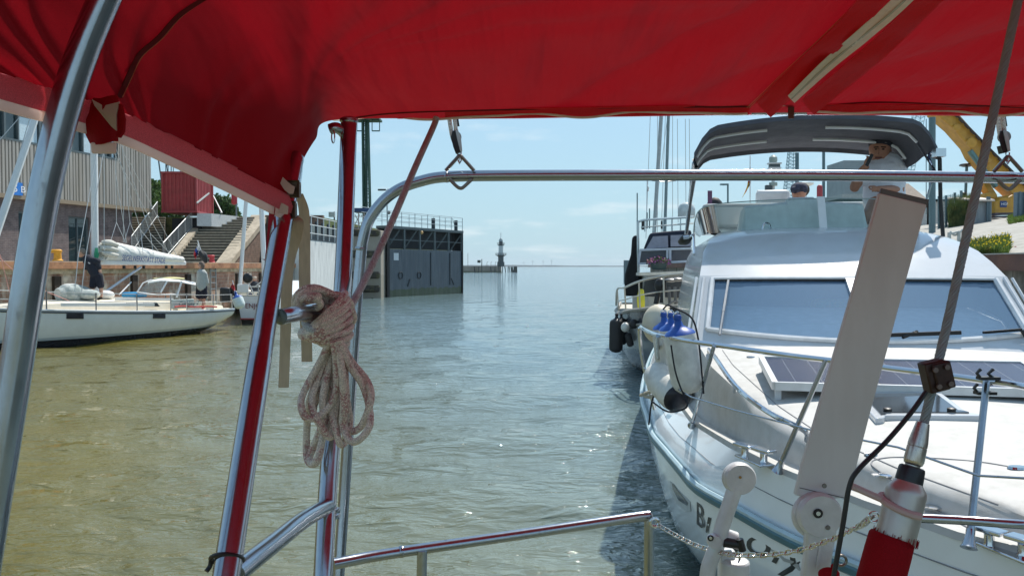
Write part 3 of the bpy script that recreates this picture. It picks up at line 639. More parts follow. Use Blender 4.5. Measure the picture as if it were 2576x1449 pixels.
m = MB(); m.prism([Vector((-11.6, 57.2, -1.5)), Vector((-9.5, 57.6, -1.5)), Vector((-9.3, 60, -1.5)), Vector((-11.6, 60, -1.5))], (0, 0, 6.4)); m.build('pillar', PIL, gp, smooth=0, bevel=.05)
for z in (.62, 2.95/1.0-1.35+.0, 3.1, 4.65):
    m = MB(); m.cap((-11.4, 57.2, z), (-9.75, 57.5, z), .2, .2, 12); m.cap((-11.4, 57.2, z+.18), (-9.7, 57.5, z+.14), .16, .16, 12); m.build('fender', M('mossy_rubber', (.04, .035, .03), rough=.95, var=.4, vs=3, bump=.6, bs=8, col2=(.12, .11, .05), amt=.6), gp)
# gate
GA = Vector((-9.25, 59, 0)); GB = Vector((-4.28, 68, 0)); GD = (GB-GA).normalized(); GN = Vector((GD.y, -GD.x, 0)); GL = (GB-GA).length
def GP(s, o, z): return GA+GD*s+GN*o+Vector((0, 0, z))
gt = thing('lock_gate', 'tall black steel lock gate with a railed walkway at the harbour mouth', 'lock gate', (GA.x, GA.y, 0))
GM = zbands('gate_plate', [(-2, (.03, .05, .015)), (.75, (.045, .065, .088)), (3.55, (.05, .07, .092))], rough=.45, coat=.1, stain=.5, var=.3, vs=2.2, stretch=(1, 1, .12), col2=(.3, .32, .33), amt=.10)
m = MB(); m.prism([GP(0, -.9, -1.5), GP(GL, -.9, -1.5), GP(GL, 0, -1.5), GP(0, 0, -1.5)], (0, 0, 5.1)); m.build('gate_plate', GM, gt, smooth=0)
m = MB(); m.prism([GP(.02, -.95, 3.65), GP(GL, -.95, 3.65), GP(GL, -.75, 3.65), GP(.02, -.75, 3.65)], (0, 0, 1.5)); m.prism([GP(GL-.02, -.95, 3.6), GP(GL+.06, -.95, 3.6), GP(GL+.06, -.02, 3.6), GP(GL-.02, -.02, 3.6)], (0, 0, 1.52)); m.build('back_plate', M('gate_dark', (.02, .025, .03), rough=.7), gt, smooth=0)
m = MB()
m.prism([GP(-.05, -1, 5.12), GP(GL+.1, -1, 5.12), GP(GL+.1, .1, 5.12), GP(-.05, .1, 5.12)], (0, 0, .2))
for s in np.linspace(0.05, GL-.05, 6): m.beam(GP(s, 0, 3.6), GP(s, 0, 5.12), .16, .12, up=GN)
for s in np.linspace(0.8, GL-.8, 5): m.beam(GP(s, -.7, 3.6), GP(s+.9, -.1, 5.1), .1, .1)
m.beam(GP(0, 0, 4.3), GP(GL, 0, 4.3), .06, .06)
m.build('walkway_frame', M('gate_frame', (.09, .115, .12), rough=.5, var=.2), gt, smooth=0)
m = MB(); m.beam(GP(-.02, .06, -1), GP(-.02, .06, 5.1), .3, .14, up=GN); m.build('edge_seal', M('seal_black', (.008, .008, .01), rough=.6), gt, smooth=0)
m = MB(); m.beam(GP(GL, .03, -1), GP(GL, .03, 5.15), .14, .12, up=GN); m.build('edge_seal', MATS['seal_black'], gt, smooth=0)
m = MB()
for z in (5.7, 6.05, 6.4): m.tube([GP(-3, .05, z+.1), GP(0, .05, z), GP(GL, .05, z)], .022, 6); m.tube([GP(0, -.95, z), GP(GL, -.95, z)], .02, 6)
for s in np.linspace(0, GL, 7): m.tube([GP(s, .05, 5.3), GP(s, .05, 6.4)], .028, 6); m.tube([GP(s+.6, -.95, 5.3), GP(min(s+.6, GL), -.95, 6.4)], .025, 6)
m.build('railing', M('rail_grey', (.34, .4, .42), rough=.5, metal=.3), gt)
for s in (GL*.64, GL*.97): m = MB(); m.box(GP(s, -.4, 5.75), (.28, .28, .9)); m.build('post', DST, gt, smooth=0)
m = MB(); m.prism([GP(.75, .01, 2.75), GP(1.35, .01, 2.75), GP(1.35, .03, 2.75), GP(.75, .03, 2.75)], (0, 0, .55)); m.build('notice_plate', M('notice', (.6, .63, .65), rough=.5), gt, smooth=0)
m = MB()
for s in (1.6, 4.0):
    ring = [GP(s+.24*math.cos(a), .04, 1.6+.26*math.sin(a)) for a in np.linspace(0, 6.283, 21)[:-1]]; m.tube(ring, .035, 6, closed=True)
for s, e in ((2.5, 2.8), (9.0, 8.6), (5.6, 5.6), (8.4, 8.4)): m.beam(GP(s, .03, .75), GP(e, .03, 1.3 if s < 5 or s > 8.5 else 3.4), .1, .03, up=GN)
m.build('fender_ring', M('ring_black', (.035, .045, .055), rough=.8), gt)
m = MB(); m.ell(GP(4.3, .05, 4.95), (.14, .14, .14)); m.build('lamp', M('amber_lamp', (.6, .35, .12), rough=.3), gt)
# green lattice tower, platform, control cabin, lamps
tw = thing('light_tower', 'dark green lattice floodlight tower with a top platform behind the lock wall', 'light tower', (P(925, 600, 62).x, 62, 4))
m = MB(); c = P(925, 600, 62)
for dx_, dy_ in ((-.26, -.26), (.26, -.26), (.26, .26), (-.26, .26)): m.beam((c.x+dx_, 62+dy_, 3.5), (c.x+dx_*.75-.15, 62+dy_*.75, 15.5), .11, .11)
k = 0; z = 3.6
while z < 15.2:
    s = .26*(1-.25*(z-3.5)/12); ox = -.15*(z-3.5)/12
    for i in range(4):
        q = [(-s, -s), (s, -s), (s, s), (-s, s)]; a = q[i]; b = q[(i+1) % 4]; zz = (z, z+.55) if k % 2 else (z+.55, z)
        m.beam((c.x+a[0]+ox, 62+a[1], zz[0]), (c.x+b[0]+ox, 62+b[1], zz[1]), .045, .045)
    z += .55; k += 1
m.box((c.x-.08, 62.0, 9.5), (.16, .3, 12))
GRN = M('tower_green', (.02, .075, .05), rough=.6, var=.2); m.build('lattice', GRN, tw, smooth=0)
m = MB(); 
for x0_, x1_ in ((898, 912), (936, 955)):
    for y0 in (303, 330):
        m.beam(P(x0_, y0, 61.5), P(x1_, y0, 61.5), .08, .08); m.beam(P(x0_, y0, 63), P(x1_, y0, 63), .06, .06)
    for x in (x0_, x1_): m.beam(P(x, 303, 61.5), P(x, 330, 61.5), .06, .06)
m.box(P(925, 302, 62), (2.0, 1.6, .15)); m.build('platform', GRN, tw, smooth=0)
cbn = thing('control_cabin', 'small blue roofed control stand with white railings beside the green tower', 'cabin', (P(910, 560, 60.5).x, 60.5, 5))
m = MB(); a = P(890, 524, 60); b = P(932, 534, 60); m.box(((a.x+b.x)/2, 60.5, (a.z+b.z)/2), (b.x-a.x, 1.4, a.z-b.z)); m.build('roof', M('cabin_blue', (.02, .06, .16), rough=.5), cbn, smooth=0)
m = MB()
for x in (890, 902, 916, 930): m.beam(P(x, 532, 60), P(x, 600, 60), .07, .07)
for x, x2 in ((893, 905), (905, 893), (908, 922), (922, 908)): m.beam(P(x, 540, 60), P(x2, 565, 60), .05, .05)
for y in (545, 560, 575, 588): m.beam(P(888, y, 60), P(932, y, 60), .05, .05)
m.build('frame', M('cabin_frame', (.5, .45, .42), rough=.5), cbn, smooth=0)
m = MB(); m.box(P(910, 600, 60.6), (1.3, 1.2, 1.6)); m.build('base', DST, cbn, smooth=0)
lp = thing('street_lamp', 'twin headed street lamp beyond the bent steel tube above the lock', 'street lamp', P(975, 590, 64))
m = MB(); m.tube([P(975, 595, 64), P(973, 480, 64)], .05, 8); m.build('pole', M('lamp_pole', (.3, .34, .36), rough=.5), lp)
m = MB(); m.box(P(961, 478, 64), (.6, .3, .12)); m.box(P(984, 478, 64), (.55, .3, .12)); m.beam(P(950, 479, 64), P(995, 479, 64), .05, .05); m.build('lamp_head', M('lamp_dark', (.06, .08, .09), rough=.5), lp, smooth=0)
m = MB(); m.ell(P(978, 535, 64), (.15, .15, .15)); m.build('globe', M('globe_dark', (.03, .04, .04), rough=.4), lp)
t = thing('floodlight', 'small pale floodlight box on a mast above the lock wall railing', 'floodlight', P(840, 570, 57))
m = MB(); m.box(P(835, 540, 57), (.42, .25, .35)); m.build('lamp_head', M('flood_grey', (.45, .5, .5), rough=.5), t, smooth=0)
m = MB(); m.beam(P(841, 580, 57), P(841, 533, 57), .08, .08); m.build('pole', DST, t, smooth=0)
# ---------------------------------------------------------------- mole, lighthouse, far shore
mo = thing('mole', 'low stone mole lined with leaning dark piles running out to the lighthouse', 'mole', (-15, 300, 0))
m = MB(); m.prism([Vector((-40, 285, -1)), Vector((-4.2, 306, -1)), Vector((-4.2, 316, -1)), Vector((-40, 300, -1))], (0, 0, 3.35)); m.build('mole_wall', M('mole_stone', (.30, .26, .22), rough=.9, var=.2, vs=.3), mo, smooth=0)
m = MB(); m.prism([Vector((-40.1, 284.8, -1)), Vector((-4.1, 305.8, -1)), Vector((-4.1, 316.2, -1)), Vector((-40, 300.2, -1))], (0, 0, 1.5)); m.build('algae_line', M('mole_green', (.15, .15, .09), rough=.9), mo, smooth=0)
PILE = M('pile_dark', (.06, .075, .07), rough=.9)
m = MB()
for i, px in enumerate((1168, 1176, 1186, 1195, 1204, 1236, 1245, 1256, 1264, 1272, 1278, 1283, 1287, 1291)):
    D = 300; m.beam(P(px, 686.5, D), P(px-2 if i % 2 else px+.5, 671, D), .32, .32)
m.build('piles', PILE, mo, smooth=0)
m = MB()
for px in (1225, 1235, 1246): m.tube([P(px, 670, 304), P(px, 660, 304), P(px+3, 658.5, 304)], .07, 5)
m.tube([P(1177, 670, 304), P(1177, 637, 304)], .07, 5); m.beam(P(1212, 686, 298), P(1212, 652, 298), .3, .3); m.box(P(1205, 658, 298), (1.2, .3, 1)); m.build('lamp_posts', PILE, mo)
for px, wd in ((1296.5, .9),):
    t = thing('dolphin', 'clump of dark piles standing in open water off the mole head', 'mooring dolphin', (P(px, 684, 305).x, 305, 0)); m = MB()
    for dx_ in (-.6, -.2, .2, .6): m.beam((P(px, 0, 305).x+dx_, 305, -1), (P(px, 0, 305).x+dx_*.8, 305, 2.2), .4, .4)
    m.build('piles', PILE, t, smooth=0)
t = thing('pile_group', 'three slim leaning piles between the mole head and the dark dolphin', 'piles', (P(1289, 684, 304).x, 303, 0)); m = MB()
for a in (1286.5, 1289, 1291): m.beam(P(a, 685, 303), P(a-1.5, 671, 303), .25, .25)
m.build('piles', PILE, t, smooth=0)
lh = thing('lighthouse', 'small lighthouse with white middle, dark base and two galleries at the end of the mole', 'lighthouse', (P(1260, 672, 303).x, 306, 2.2))
L0 = P(1260, 672, 306); k = 306/2000; X = L0.x
LD = M('lighthouse_dark', (.05, .075, .08), rough=.6); LW = M('lighthouse_white', (.52, .56, .56), rough=.6)
m = MB(); m.lathe([(9.2*k, 0), (9.2*k, 11*k), (7*k, 13*k), (7*k, 25*k)], (X, 306, 2.2), n=16); m.build('base', LD, lh)
m = MB(); m.lathe([(7*k, 24.9*k), (12*k, 28*k), (13.5*k, 28.2*k), (13.5*k, 29.2*k), (6*k, 29.3*k)], (X, 306, 2.2), n=20); m.build('lower_gallery', LD, lh)
m = MB(); m.lathe([(6.2*k, 29*k), (5.6*k, 52*k)], (X, 306, 2.2), n=16); m.build('tower', LW, lh)
m = MB(); m.lathe([(5.6*k, 52*k), (8.5*k, 54*k), (8.5*k, 55*k), (5*k, 55.1*k)], (X, 306, 2.2), n=16)
for rad, z0 in ((13.3, 29), (8.4, 55)):
    for zz in (2.2, 4.4): m.tube([(X+rad*k*math.cos(a), 306+rad*k*math.sin(a), 2.2+(z0+zz)*k) for a in np.linspace(0, 6.283, 17)[:-1]], .35*k, 4, closed=True)
    for a in np.linspace(0, 6.283, 13)[:-1]: m.tube([(X+rad*k*math.cos(a), 306+rad*k*math.sin(a), 2.2+z0*k), (X+(rad+.8)*k*math.cos(a), 306+rad*k*math.sin(a), 2.2+(z0+4.6)*k)], .35*k, 4)
m.build('upper_gallery', LD, lh)
m = MB(); m.lathe([(4.6*k, 54*k), (4.6*k, 63*k)], (X, 306, 2.2), n=12); m.build('lantern', M('lantern_glass', (.02, .035, .05), rough=.2), lh)
m = MB(); m.lathe([(5.4*k, 63*k), (5*k, 66*k), (3*k, 70*k), (.6*k, 72*k), (.5*k, 84*k), (.3*k, 86*k)], (X, 306, 2.2), n=12); m.ell((X, 306, 2.2+81*k), (1.1*k, 1.1*k, 1.1*k)); m.build('dome', M('dome_grey', (.3, .36, .37), rough=.5), lh)
# far shore
rows = [[], []]; rr = random.Random(4); h = 3
for i in range(200):
    x = -2600+i*30; h += rr.uniform(-1.2, 1.2); h = min(7.5, max(3.0, h))
    if x > 900: hh = 2.5+h*.35
    else: hh = h*1.15+1.5
    rows[0].append(Vector((x, 4600+60*math.sin(i*.3), -2))); rows[1].append(Vector((x, 4600+60*math.sin(i*.3), hh)))
m = MB(); m.sheet(rows, 150); struct(m.build('far_shore', SHORE, smooth=0))
for px, s, wl_lab in ((1340, 8, 'second from the left'), (1366.5, 8, 'third from the left'), (1387.5, 9, 'rightmost and tallest'), (1318, 6, 'leftmost and shortest')):
    p = P(px, 668, 4450); t = thing('wind_turbine', 'tiny pale wind turbine on the far shore, '+wl_lab, 'wind turbine', (p.x, 4450, 0), 'wind turbines on the far shore'); m = MB(); zt = 2.3+s*2.5+8
    m.tube([(p.x, 4450, 0), (p.x, 4450, zt)], 1.2, 6)
    for a in (90, 210, 330): m.beam((p.x, 4449, zt), (p.x+9*math.cos(R(a)), 4449, zt+9*math.sin(R(a))), 1, 1)
    m.build('tower_and_rotor', M('turbine_grey', (.4, .45, .47), rough=.6), t)
# ================================================================== FLYBRIDGE MOTOR CRUISER (right)
F2 = Fr(2.08, 2.35, .187, .982, .982, -.187)
mc = thing('motor_cruiser', 'big white flybridge motor cruiser with a solar panel on its foredeck', 'motor boat', F2.W(4, 0, 0))
RUB = [(0, .03), (.25, .2), (.5, .4), (1.11, .77), (1.39, .93), (2.33, 1.38), (3.76, 1.66), (5.66, 1.8), (8, 1.8), (11.2, 1.68)]
DKE = [(0, .02), (.25, .22), (.57, .475), (1.0, .74), (1.59, 1.02), (2.3, 1.21), (3.24, 1.40), (5, 1.58), (8, 1.6), (11.2, 1.5)]
ZD = [(0, 1.3), (.6, 1.25), (1.6, 1.23), (3.24, 1.15), (6, 1.13), (11.2, 1.15)]
ZR = [(0, 1.0), (1.5, .92), (6, .93), (11.2, .95)]
ZK = [(0, .93), (.5, .42), (.9, .02), (1.5, -.3), (3, -.5), (11.2, -.4)]
EX = [(0, 1.2), (1, 1.9), (2.2, 1.6), (3.36, .7), (5, .45), (11.2, .35)]
def hv(u, z):
    zr, zk, r, e = interp(u, ZR), interp(u, ZK), interp(u, RUB), interp(u, EX)
    s = min(1, max(0, (zr-.05-z)/(zr-.05-zk))); return r*.985*max(0, 1-s*s)**(e/2)
def section(u):
    d, zd, r, zr, zk = interp(u, DKE), interp(u, ZD), interp(u, RUB), interp(u, ZR), interp(u, ZK)
    pts = [(d, zd), (lerp(d, r, .55), lerp(zd, zr, .45)), (r, zr+.04), (r, zr-.04)]
    for k in range(1, 10):
        z = zr-.05-(zr-.05-zk)*math.sin(math.pi/2*k/9); pts.append((hv(u, z), z))
    return pts
us = [0, .08, .2, .35, .5, .7, .9, 1.1, 1.35, 1.6, 1.9, 2.3, 2.7, 3.2, 3.8, 4.5, 5.5, 7, 9, 11.2]
HUL = zbands('cruiser_hull_paint', [(-2, (.02, .05, .09)), (.02, (.03, .16, .22)), (.1, (.80, .83, .84))], rough=.12, coat=.4)
m = MB()
for sg_ in (-1, 1): m.loft([[F2.W(u, sg_*v, z) for v, z in section(u)] for u in us])
tr_ = section(11.2); m.loft([[F2.W(11.2, v, z) for v, z in tr_], [F2.W(11.2, -v, z) for v, z in tr_]])
m.build('hull', HUL, mc, smooth=50)
m = MB()
for sg_ in (-1, 1):
    pts = spl([F2.W(u, sg_*(interp(u, RUB)+.015), interp(u, ZR)) for u in us], 3); m.tube(pts, .035, 8)
m.build('rubbing_strake', M('strake_teal', (.05, .14, .17), rough=.35, var=.1), mc)
m = MB()
for sg_ in (-1,): m.tube(spl([F2.W(u, sg_*(interp(u, RUB)+.03), interp(u, ZR)+.03) for u in us], 3), .018, 6)
m.build('strake_insert', M('strake_light', (.42, .55, .6), rough=.3), mc)
# foredeck and coachroof
CO = [(.35, .12), (.5, .16), (.7, .3), (1.157, .64), (1.7, .92), (2.24, 1.08), (3.29, 1.28), (4.6, 1.36), (11.1, 1.36)]
ZCE = [(.35, 1.30), (.7, 1.33), (1.7, 1.40), (2.24, 1.45), (3.3, 1.56), (4.6, 1.66)]
def zdeck(u, v):
    c, zc = interp(u, CO), interp(u, ZCE); return zc+.07*(1-min(1, (abs(v)/max(c, .05)))**2)
def dsec(u):
    d, zd, c, zc = interp(u, DKE), interp(u, ZD), interp(u, CO), interp(u, ZCE); c = min(c, d-.1) if u > .3 else d*.5
    p = [(d, zd), (d-.01, zd+.03), (max(d-.07, c+.02), zd+.03), (max(d-.085, c+.015), zd+.005), (c+.012, zd+.01+.1*(zc-zd)), (c, lerp(zd, zc, .8)), (c-.03, zc)]
    for k in (.92, .8, .6, .4, .2, 0): p.append((c*k*(.97), zc+.07*(1-(k*.97)**2)))
    return p
dus = [.3, .4, .5, .6, .7, .85, 1, 1.15, 1.35, 1.6, 1.9, 2.24, 2.6, 3, 3.3, 3.7, 4.1, 4.6]
m = MB(); rows = []
for u in dus:
    p = dsec(u); rows.append([F2.W(u, -v, z) for v, z in p]+[F2.W(u, v, z) for v, z in reversed(p[:-1])])
m.loft(rows)
p = dsec(.3); m.add([F2.W(0, 0, 1.31)]+rows[0], [(0, i, i+1) for i in range(1, len(rows[0]))])
fdeck = m.build('foredeck', DECK, mc, smooth=50)
fd_bvh = BVHTree.FromPolygons([v for v in m.v], [f for f in m.f])
def deckhit(px, py, off=.0):
    d = ray(px, py).normalized(); h, n, i, t = fd_bvh.ray_cast(C0, d)
    return (h-d*off) if h else None
m = MB()
for sg_ in (-1, 1):
    rows = []
    for u in (4.55, 5.5, 7, 9, 11.2): d, zd = interp(u, DKE), interp(u, ZD); rows.append([F2.W(u, sg_*v, z) for v, z in ((d, zd), (d-.01, zd+.03), (d-.07, zd+.03), (d-.08, zd), (1.3, zd))])
    m.loft(rows)
m.build('side_deck', GEL, mc, smooth=50)
# superstructure
def vz(z): return interp(z, [(1.0, 1.42), (1.6, 1.38), (1.75, 1.36), (2.2, 1.28), (2.45, 1.22), (2.6, 1.12), (2.68, .98)])
E = [(4.0, 1.14), (4.12, 1.5), (4.3, 1.75), (4.75, 2.2), (5.25, 2.44), (5.75, 2.58), (6.1, 2.64), (6.5, 2.68)]
m = MB()
for sg_ in (-1, 1):
    rows = []
    for (u, z) in E: rows.append([F2.W(lerp(u, 10.6, t), sg_*vz(z), z) for t in (0, .1, .4, 1)])
    m.loft(rows)
side = m
rows = []
VV = np.linspace(-1, 1, 21)
for (u, z, du, dz) in ((4.75, 2.2, .0, .01), (5.0, 2.335, -.02, .03), (5.25, 2.44, -.04, .06), (5.5, 2.52, -.06, .085), (5.75, 2.58, -.08, .09), (6.1, 2.64, -.15, .06), (6.5, 2.68, -.1, .03), (10.6, 2.68, 0, .03)):
    rows.append([F2.W(u+du*(1-v*v), v*vz(z), z+dz*(1-v**4)) for v in VV])
m.loft(rows); m.loft([[F2.W(10.6, sg_*vz(z), z) for z in (1.1, 1.8, 2.4, 2.68)] for sg_ in (-1, 1)])
cabm = m; cab = m.build('superstructure', GEL, mc, smooth=60)
def WA(v): return F2.W(4.3-.4*(1-v*v), v*1.36, 1.68+.07*v*v)
def WB_(v): return F2.W(4.75-.0*(1-v*v), v*1.28, 2.2+.01*(1-v*v))
def ws(v, t, o=0):
    p = WA(v).lerp(WB_(v), t); return p+(-F2.a*.7+Vector((0, 0, .7)))*o
# panels of shell round the glass
m = MB(); V0, V1 = .91, 1.0
def patch(mb, va, vb, ta, tb, n=10, o=0):
    mb.loft([[ws(lerp(va, vb, i/n), t, o) for i in range(n+1)] for t in (ta, tb)])
for s_ in (-1, 1): patch(m, s_*V0, s_*V1, -.15, 1.0, 3)
patch(m, -1, 1, -.5, .03, 24); patch(m, -1, 1, .95, 1.03, 20)
m.build('windscreen_surround', GEL, mc, smooth=60)
def frame_bar(mb, pts, w_=.03, h_=.03): mb.tube(pts, w_/2, 6)
m = MB(); n = 16
bot = [ws(lerp(-V0, V0, i/n), .04, .015) for i in range(n+1)]; top = [ws(lerp(-V0, V0, i/n), .95, .015) for i in range(n+1)]
fr_ = MB(); fr_.tube(bot, .022, 6); fr_.tube(top, .02, 6)
for s_ in (-V0, V0): fr_.tube([ws(s_, .04, .015), ws(s_, .95, .015)], .024, 6)
for s_ in (-.97, .97, -1.02, 1.02): fr_.tube([ws(s_, -.1, .01), ws(s_, .98, .01)], .012, 6)
wf = fr_.build('windscreen_frame', M('frame_alu_white', (.72, .73, .74), rough=.3), mc)
m = MB(); m.loft([[ws(-.03, .03, .03), ws(.03, .03, .03)], [ws(-.03, .96, .03), ws(.03, .96, .03)]]); m.loft([[ws(-.03, .03, .0), ws(-.03, .03, .03)], [ws(-.03, .96, 0), ws(-.03, .96, .03)]]); m.loft([[ws(.03, .03, .0), ws(.03, .03, .03)], [ws(.03, .96, 0), ws(.03, .96, .03)]])
m.build('mullion', GEL, wf, smooth=0)
WSG = glassmat('windscreen_glass', (.84, .90, .94), refl=2.0, dens=.28, body=(.40, .66, .98))  # blue diffuse body paints the sky's reflection into the glass
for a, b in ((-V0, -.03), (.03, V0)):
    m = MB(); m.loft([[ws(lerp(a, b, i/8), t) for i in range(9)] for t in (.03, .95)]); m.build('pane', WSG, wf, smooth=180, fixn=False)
# dark seal line under the top bar
m = MB(); m.tube([ws(lerp(-V0, V0, i/n), .925, .012) for i in range(n+1)], .009, 5); m.build('seal', BLACK, wf)
# interior
m = MB(); rows = []
for u, z in ((4.02, 1.66), (4.3, 1.84), (4.8, 1.93), (5.3, 1.80), (5.35, 1.2)): rows.append([F2.W(u+.3*(v*v), v*1.2, z) for v in np.linspace(-1, 1, 9)])
m.loft(rows)
n_ = 24; m.loft([[ws(-.9+1.8*i/n_, tt*(.10+.22*(1-(-.9+1.8*i/n_)**2)), -.03) for i in range(n_+1)] for tt in (0, .5, 1)]); m.loft([[ws(-.9+1.8*i/n_, .10+.22*(1-(-.9+1.8*i/n_)**2), -.03) for i in range(n_+1)], [ws(-.9+1.8*i/n_, .10+.22*(1-(-.9+1.8*i/n_)**2), -.03)+F2.a*.5 for i in range(n_+1)]]); m.build('dashboard', M('dash_grey', (.95, .96, .94), rough=.7), mc, smooth=40)
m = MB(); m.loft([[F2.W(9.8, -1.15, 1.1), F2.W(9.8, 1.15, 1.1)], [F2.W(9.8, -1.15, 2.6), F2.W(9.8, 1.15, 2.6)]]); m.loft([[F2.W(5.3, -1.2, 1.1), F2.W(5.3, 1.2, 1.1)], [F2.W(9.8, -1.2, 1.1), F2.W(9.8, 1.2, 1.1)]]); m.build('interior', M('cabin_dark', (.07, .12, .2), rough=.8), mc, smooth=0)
m = MB(); m.box(F2.W(5.0, .25, 1.93), (.36, .2, .3)); m.box(F2.W(5.05, 0.0, 1.9), (.5, .25, .2)); m.build('cushion', M('cushion_green', (.06, .36, .25), rough=.8, col2=(.5, .45, .1), amt=.8, vs=6), mc, bevel=.05)
m = MB(); m.tube([ws(-.62, .05, .03), ws(-.6, .22, .05)], .012, 6); m.beam(ws(-.74, .18, .05), ws(-.63, .72, .03), .02, .025)
p_ = F2.atu(1797, 870, 4.2); m2 = MB()
wpa = [ws(.17, .07, .04), ws(.26, .13, .05)]; m2.beam(ws(.10, .09, .05), ws(.50, .1, .05), .03, .03); m2.tube(wpa, .015, 6); m2.build('wiper', BLACK, mc)
m2 = MB(); m2.beam(ws(.63, .08, .05), ws(.86, .06, .06), .02, .02); m2.tube([ws(.86, .05, .06), ws(.88, -.05, .03)], .015, 6); m2.build('wiper', BLACK, mc)
q = MB(); a = ws(-.835, -.08, .06); b = ws(-.80, .86, .05); q.tube([a, a.lerp(b, .65)], .013, 6); q.beam(a.lerp(b, .4), b, .018, .025); q.build('wiper', M('wiper_steel', (.35, .36, .37), rough=.35, metal=.8), mc)
# handrails on coachroof
m = MB(); hp = [G(1783, 878, 1.64), G(1800, 900, 1.68), G(1850, 970, 1.62), G(1930, 1035, 1.56), G(2022, 1082, 1.47), G(2030, 1108, 1.40)]; m.tube(spl(hp, 5), .014, 8)
m.tube([G(1850, 968, 1.62), G(1848, 985, 1.55)], .012, 6); m.tube([hp[0], hp[0]-Vector((0, 0, .1))], .012, 6)
m.build('grab_rail', CHROME, mc)
# solar panel
def SPt(u, v, z): return F2.W(u, v, z)
U0, U1, W0, W1 = 2.36, 3.06, -.93, .72
zf, zb = 1.585, 1.665
pan = MB(); 
def pz(u): return lerp(zf, zb, (u-U0)/(U1-U0))
pan.prism([F2.W(U0, W0, pz(U0)-.035), F2.W(U0, W1, pz(U0)-.035), F2.W(U1, W1, pz(U1)-.035), F2.W(U1, W0, pz(U1)-.035)], (0, 0, .032))
sp_o = pan.build('solar_panel', M('panel_back', (.6, .62, .62), rough=.4), mc, smooth=0)
m = MB()
for a, b in (((U0, W0), (U0, W1)), ((U0, W1), (U1, W1)), ((U1, W1), (U1, W0)), ((U1, W0), (U0, W0))): m.beam(F2.W(*a, pz(a[0])-.015), F2.W(*b, pz(b[0])-.015), .035, .05)
m.build('frame', M('anodised', (.62, .64, .65), rough=.35, metal=.4), sp_o, smooth=0)
pm = bpy.data.materials.new('solar_cells'); pm.use_nodes = True; t = pm.node_tree; b = t.nodes['Principled BSDF']; b.inputs['Roughness'].default_value = .25; b.inputs['Specular IOR Level'].default_value = .25
c_ = N(t, 'ShaderNodeTexCoord'); mp = N(t, 'ShaderNodeMapping'); mp.inputs['Rotation'].default_value = (0, 0, math.atan2(.187, .982)); t.links.new(c_.outputs['Object'], mp.inputs[0])
br = N(t, 'ShaderNodeTexBrick'); br.offset = 0; br.inputs['Scale'].default_value = 1; br.inputs['Brick Width'].default_value = .16; br.inputs['Row Height'].default_value = .026; br.inputs['Mortar Size'].default_value = .0035
br.inputs['Color1'].default_value = (.012, .02, .06, 1); br.inputs['Color2'].default_value = (.012, .022, .07, 1); br.inputs['Mortar'].default_value = (.13, .14, .17, 1)
t.links.new(mp.outputs[0], br.inputs[0]); t.links.new(br.outputs[0], b.inputs['Base Color'])
m = MB(); e = .02; m.loft([[F2.W(U0+e, W0+e, pz(U0)+.001), F2.W(U0+e, W1-e, pz(U0)+.001)], [F2.W(U1-e, W0+e, pz(U1)+.001), F2.W(U1-e, W1-e, pz(U1)+.001)]]); m.build('cells', pm, sp_o, smooth=0)
m = MB()
for u, v in ((U0+.02, W0+.02), (U1-.02, W0+.02), (U0+.02, W1-.02), (U1-.02, W1-.02), (U0+.02, -.1)): m.box(F2.W(u, v, pz(u)-.08), (.035, .035, .12), rz=-.19)
m.build('panel_feet', M('anodised2', (.55, .57, .58), rough=.4), sp_o, smooth=0)
# deck hatch
hz_ = lambda u, v: zdeck(u, v)
def deckslab(u0, u1, v0, v1, z0, z1, r=.06):
    pts = []
    for (cu_, cv_, a0) in ((u0+r, v0+r, 180), (u0+r, v1-r, 90), (u1-r, v1-r, 0), (u1-r, v0+r, -90)):
        for k in range(5):
            a = R(a0-k*22.5); pts.append((cu_+r*math.cos(a), cv_+r*math.sin(a)))
    return pts
pts = deckslab(1.80, 2.40, -.55, .06, 0, 0)
m = MB(); m.loft([[F2.W(u, v, zdeck(u, v)-.02) for u, v in pts], [F2.W(u, v, zdeck(u, v)+.03) for u, v in pts]], cols_closed=True, cap=True); ho = m.build('hatch', GEL, mc, bevel=.006)
pts = deckslab(1.86, 2.34, -.49, .0, 0, 0, .04)
m = MB(); m.loft([[F2.W(u, v, zdeck(u, v)+.0) for u, v in pts], [F2.W(u, v, zdeck(u, v)+.036) for u, v in pts]], cols_closed=True, cap=True); m.build('pane', M('smoked_hatch', (.05, .06, .07), rough=.06, coat=.5), ho)
m = MB()
for v in (-.4, -.08): m.lathe([(.022, 0), (.022, .012), (.012, .016)], F2.W(1.92, v, zdeck(1.92, v)+.037), n=12)
m.build('hatch_knob', BLACK, ho)
# anchor locker grooves, hinges
LCK = M('groove_grey', (.25, .25, .26), rough=.8)
def groove(pxs, r=.004, close=False):
    pts = [deckhit(x, y, .001) for x, y in pxs]; pts = [p for p in pts if p]
    m = MB(); m.tube(spl(pts, 6), r, 5); return m
groove([(2450, 1335), (2350, 1280), (2265, 1222), (2205, 1180), (2192, 1166), (2203, 1156), (2250, 1150), (2340, 1152), (2450, 1160), (2530, 1172), (2575, 1182)]).build('locker_seam', LCK, mc)
for px, py in ((2226, 1196), (2350, 1275)):
    p = deckhit(px, py); m = MB(); m.lathe([(.035, 0), (.035, .006), (.02, .01)], p, n=12); m.box(p+Vector((-.03, 0, .004)), (.05, .03, .006)); m.build('hinge', CHROME, mc)
p = deckhit(2560, 1178); m = MB(); m.lathe([(.045, 0), (.04, .01)], p, n=14, sy=.6); m.build('latch', CHROME, mc)
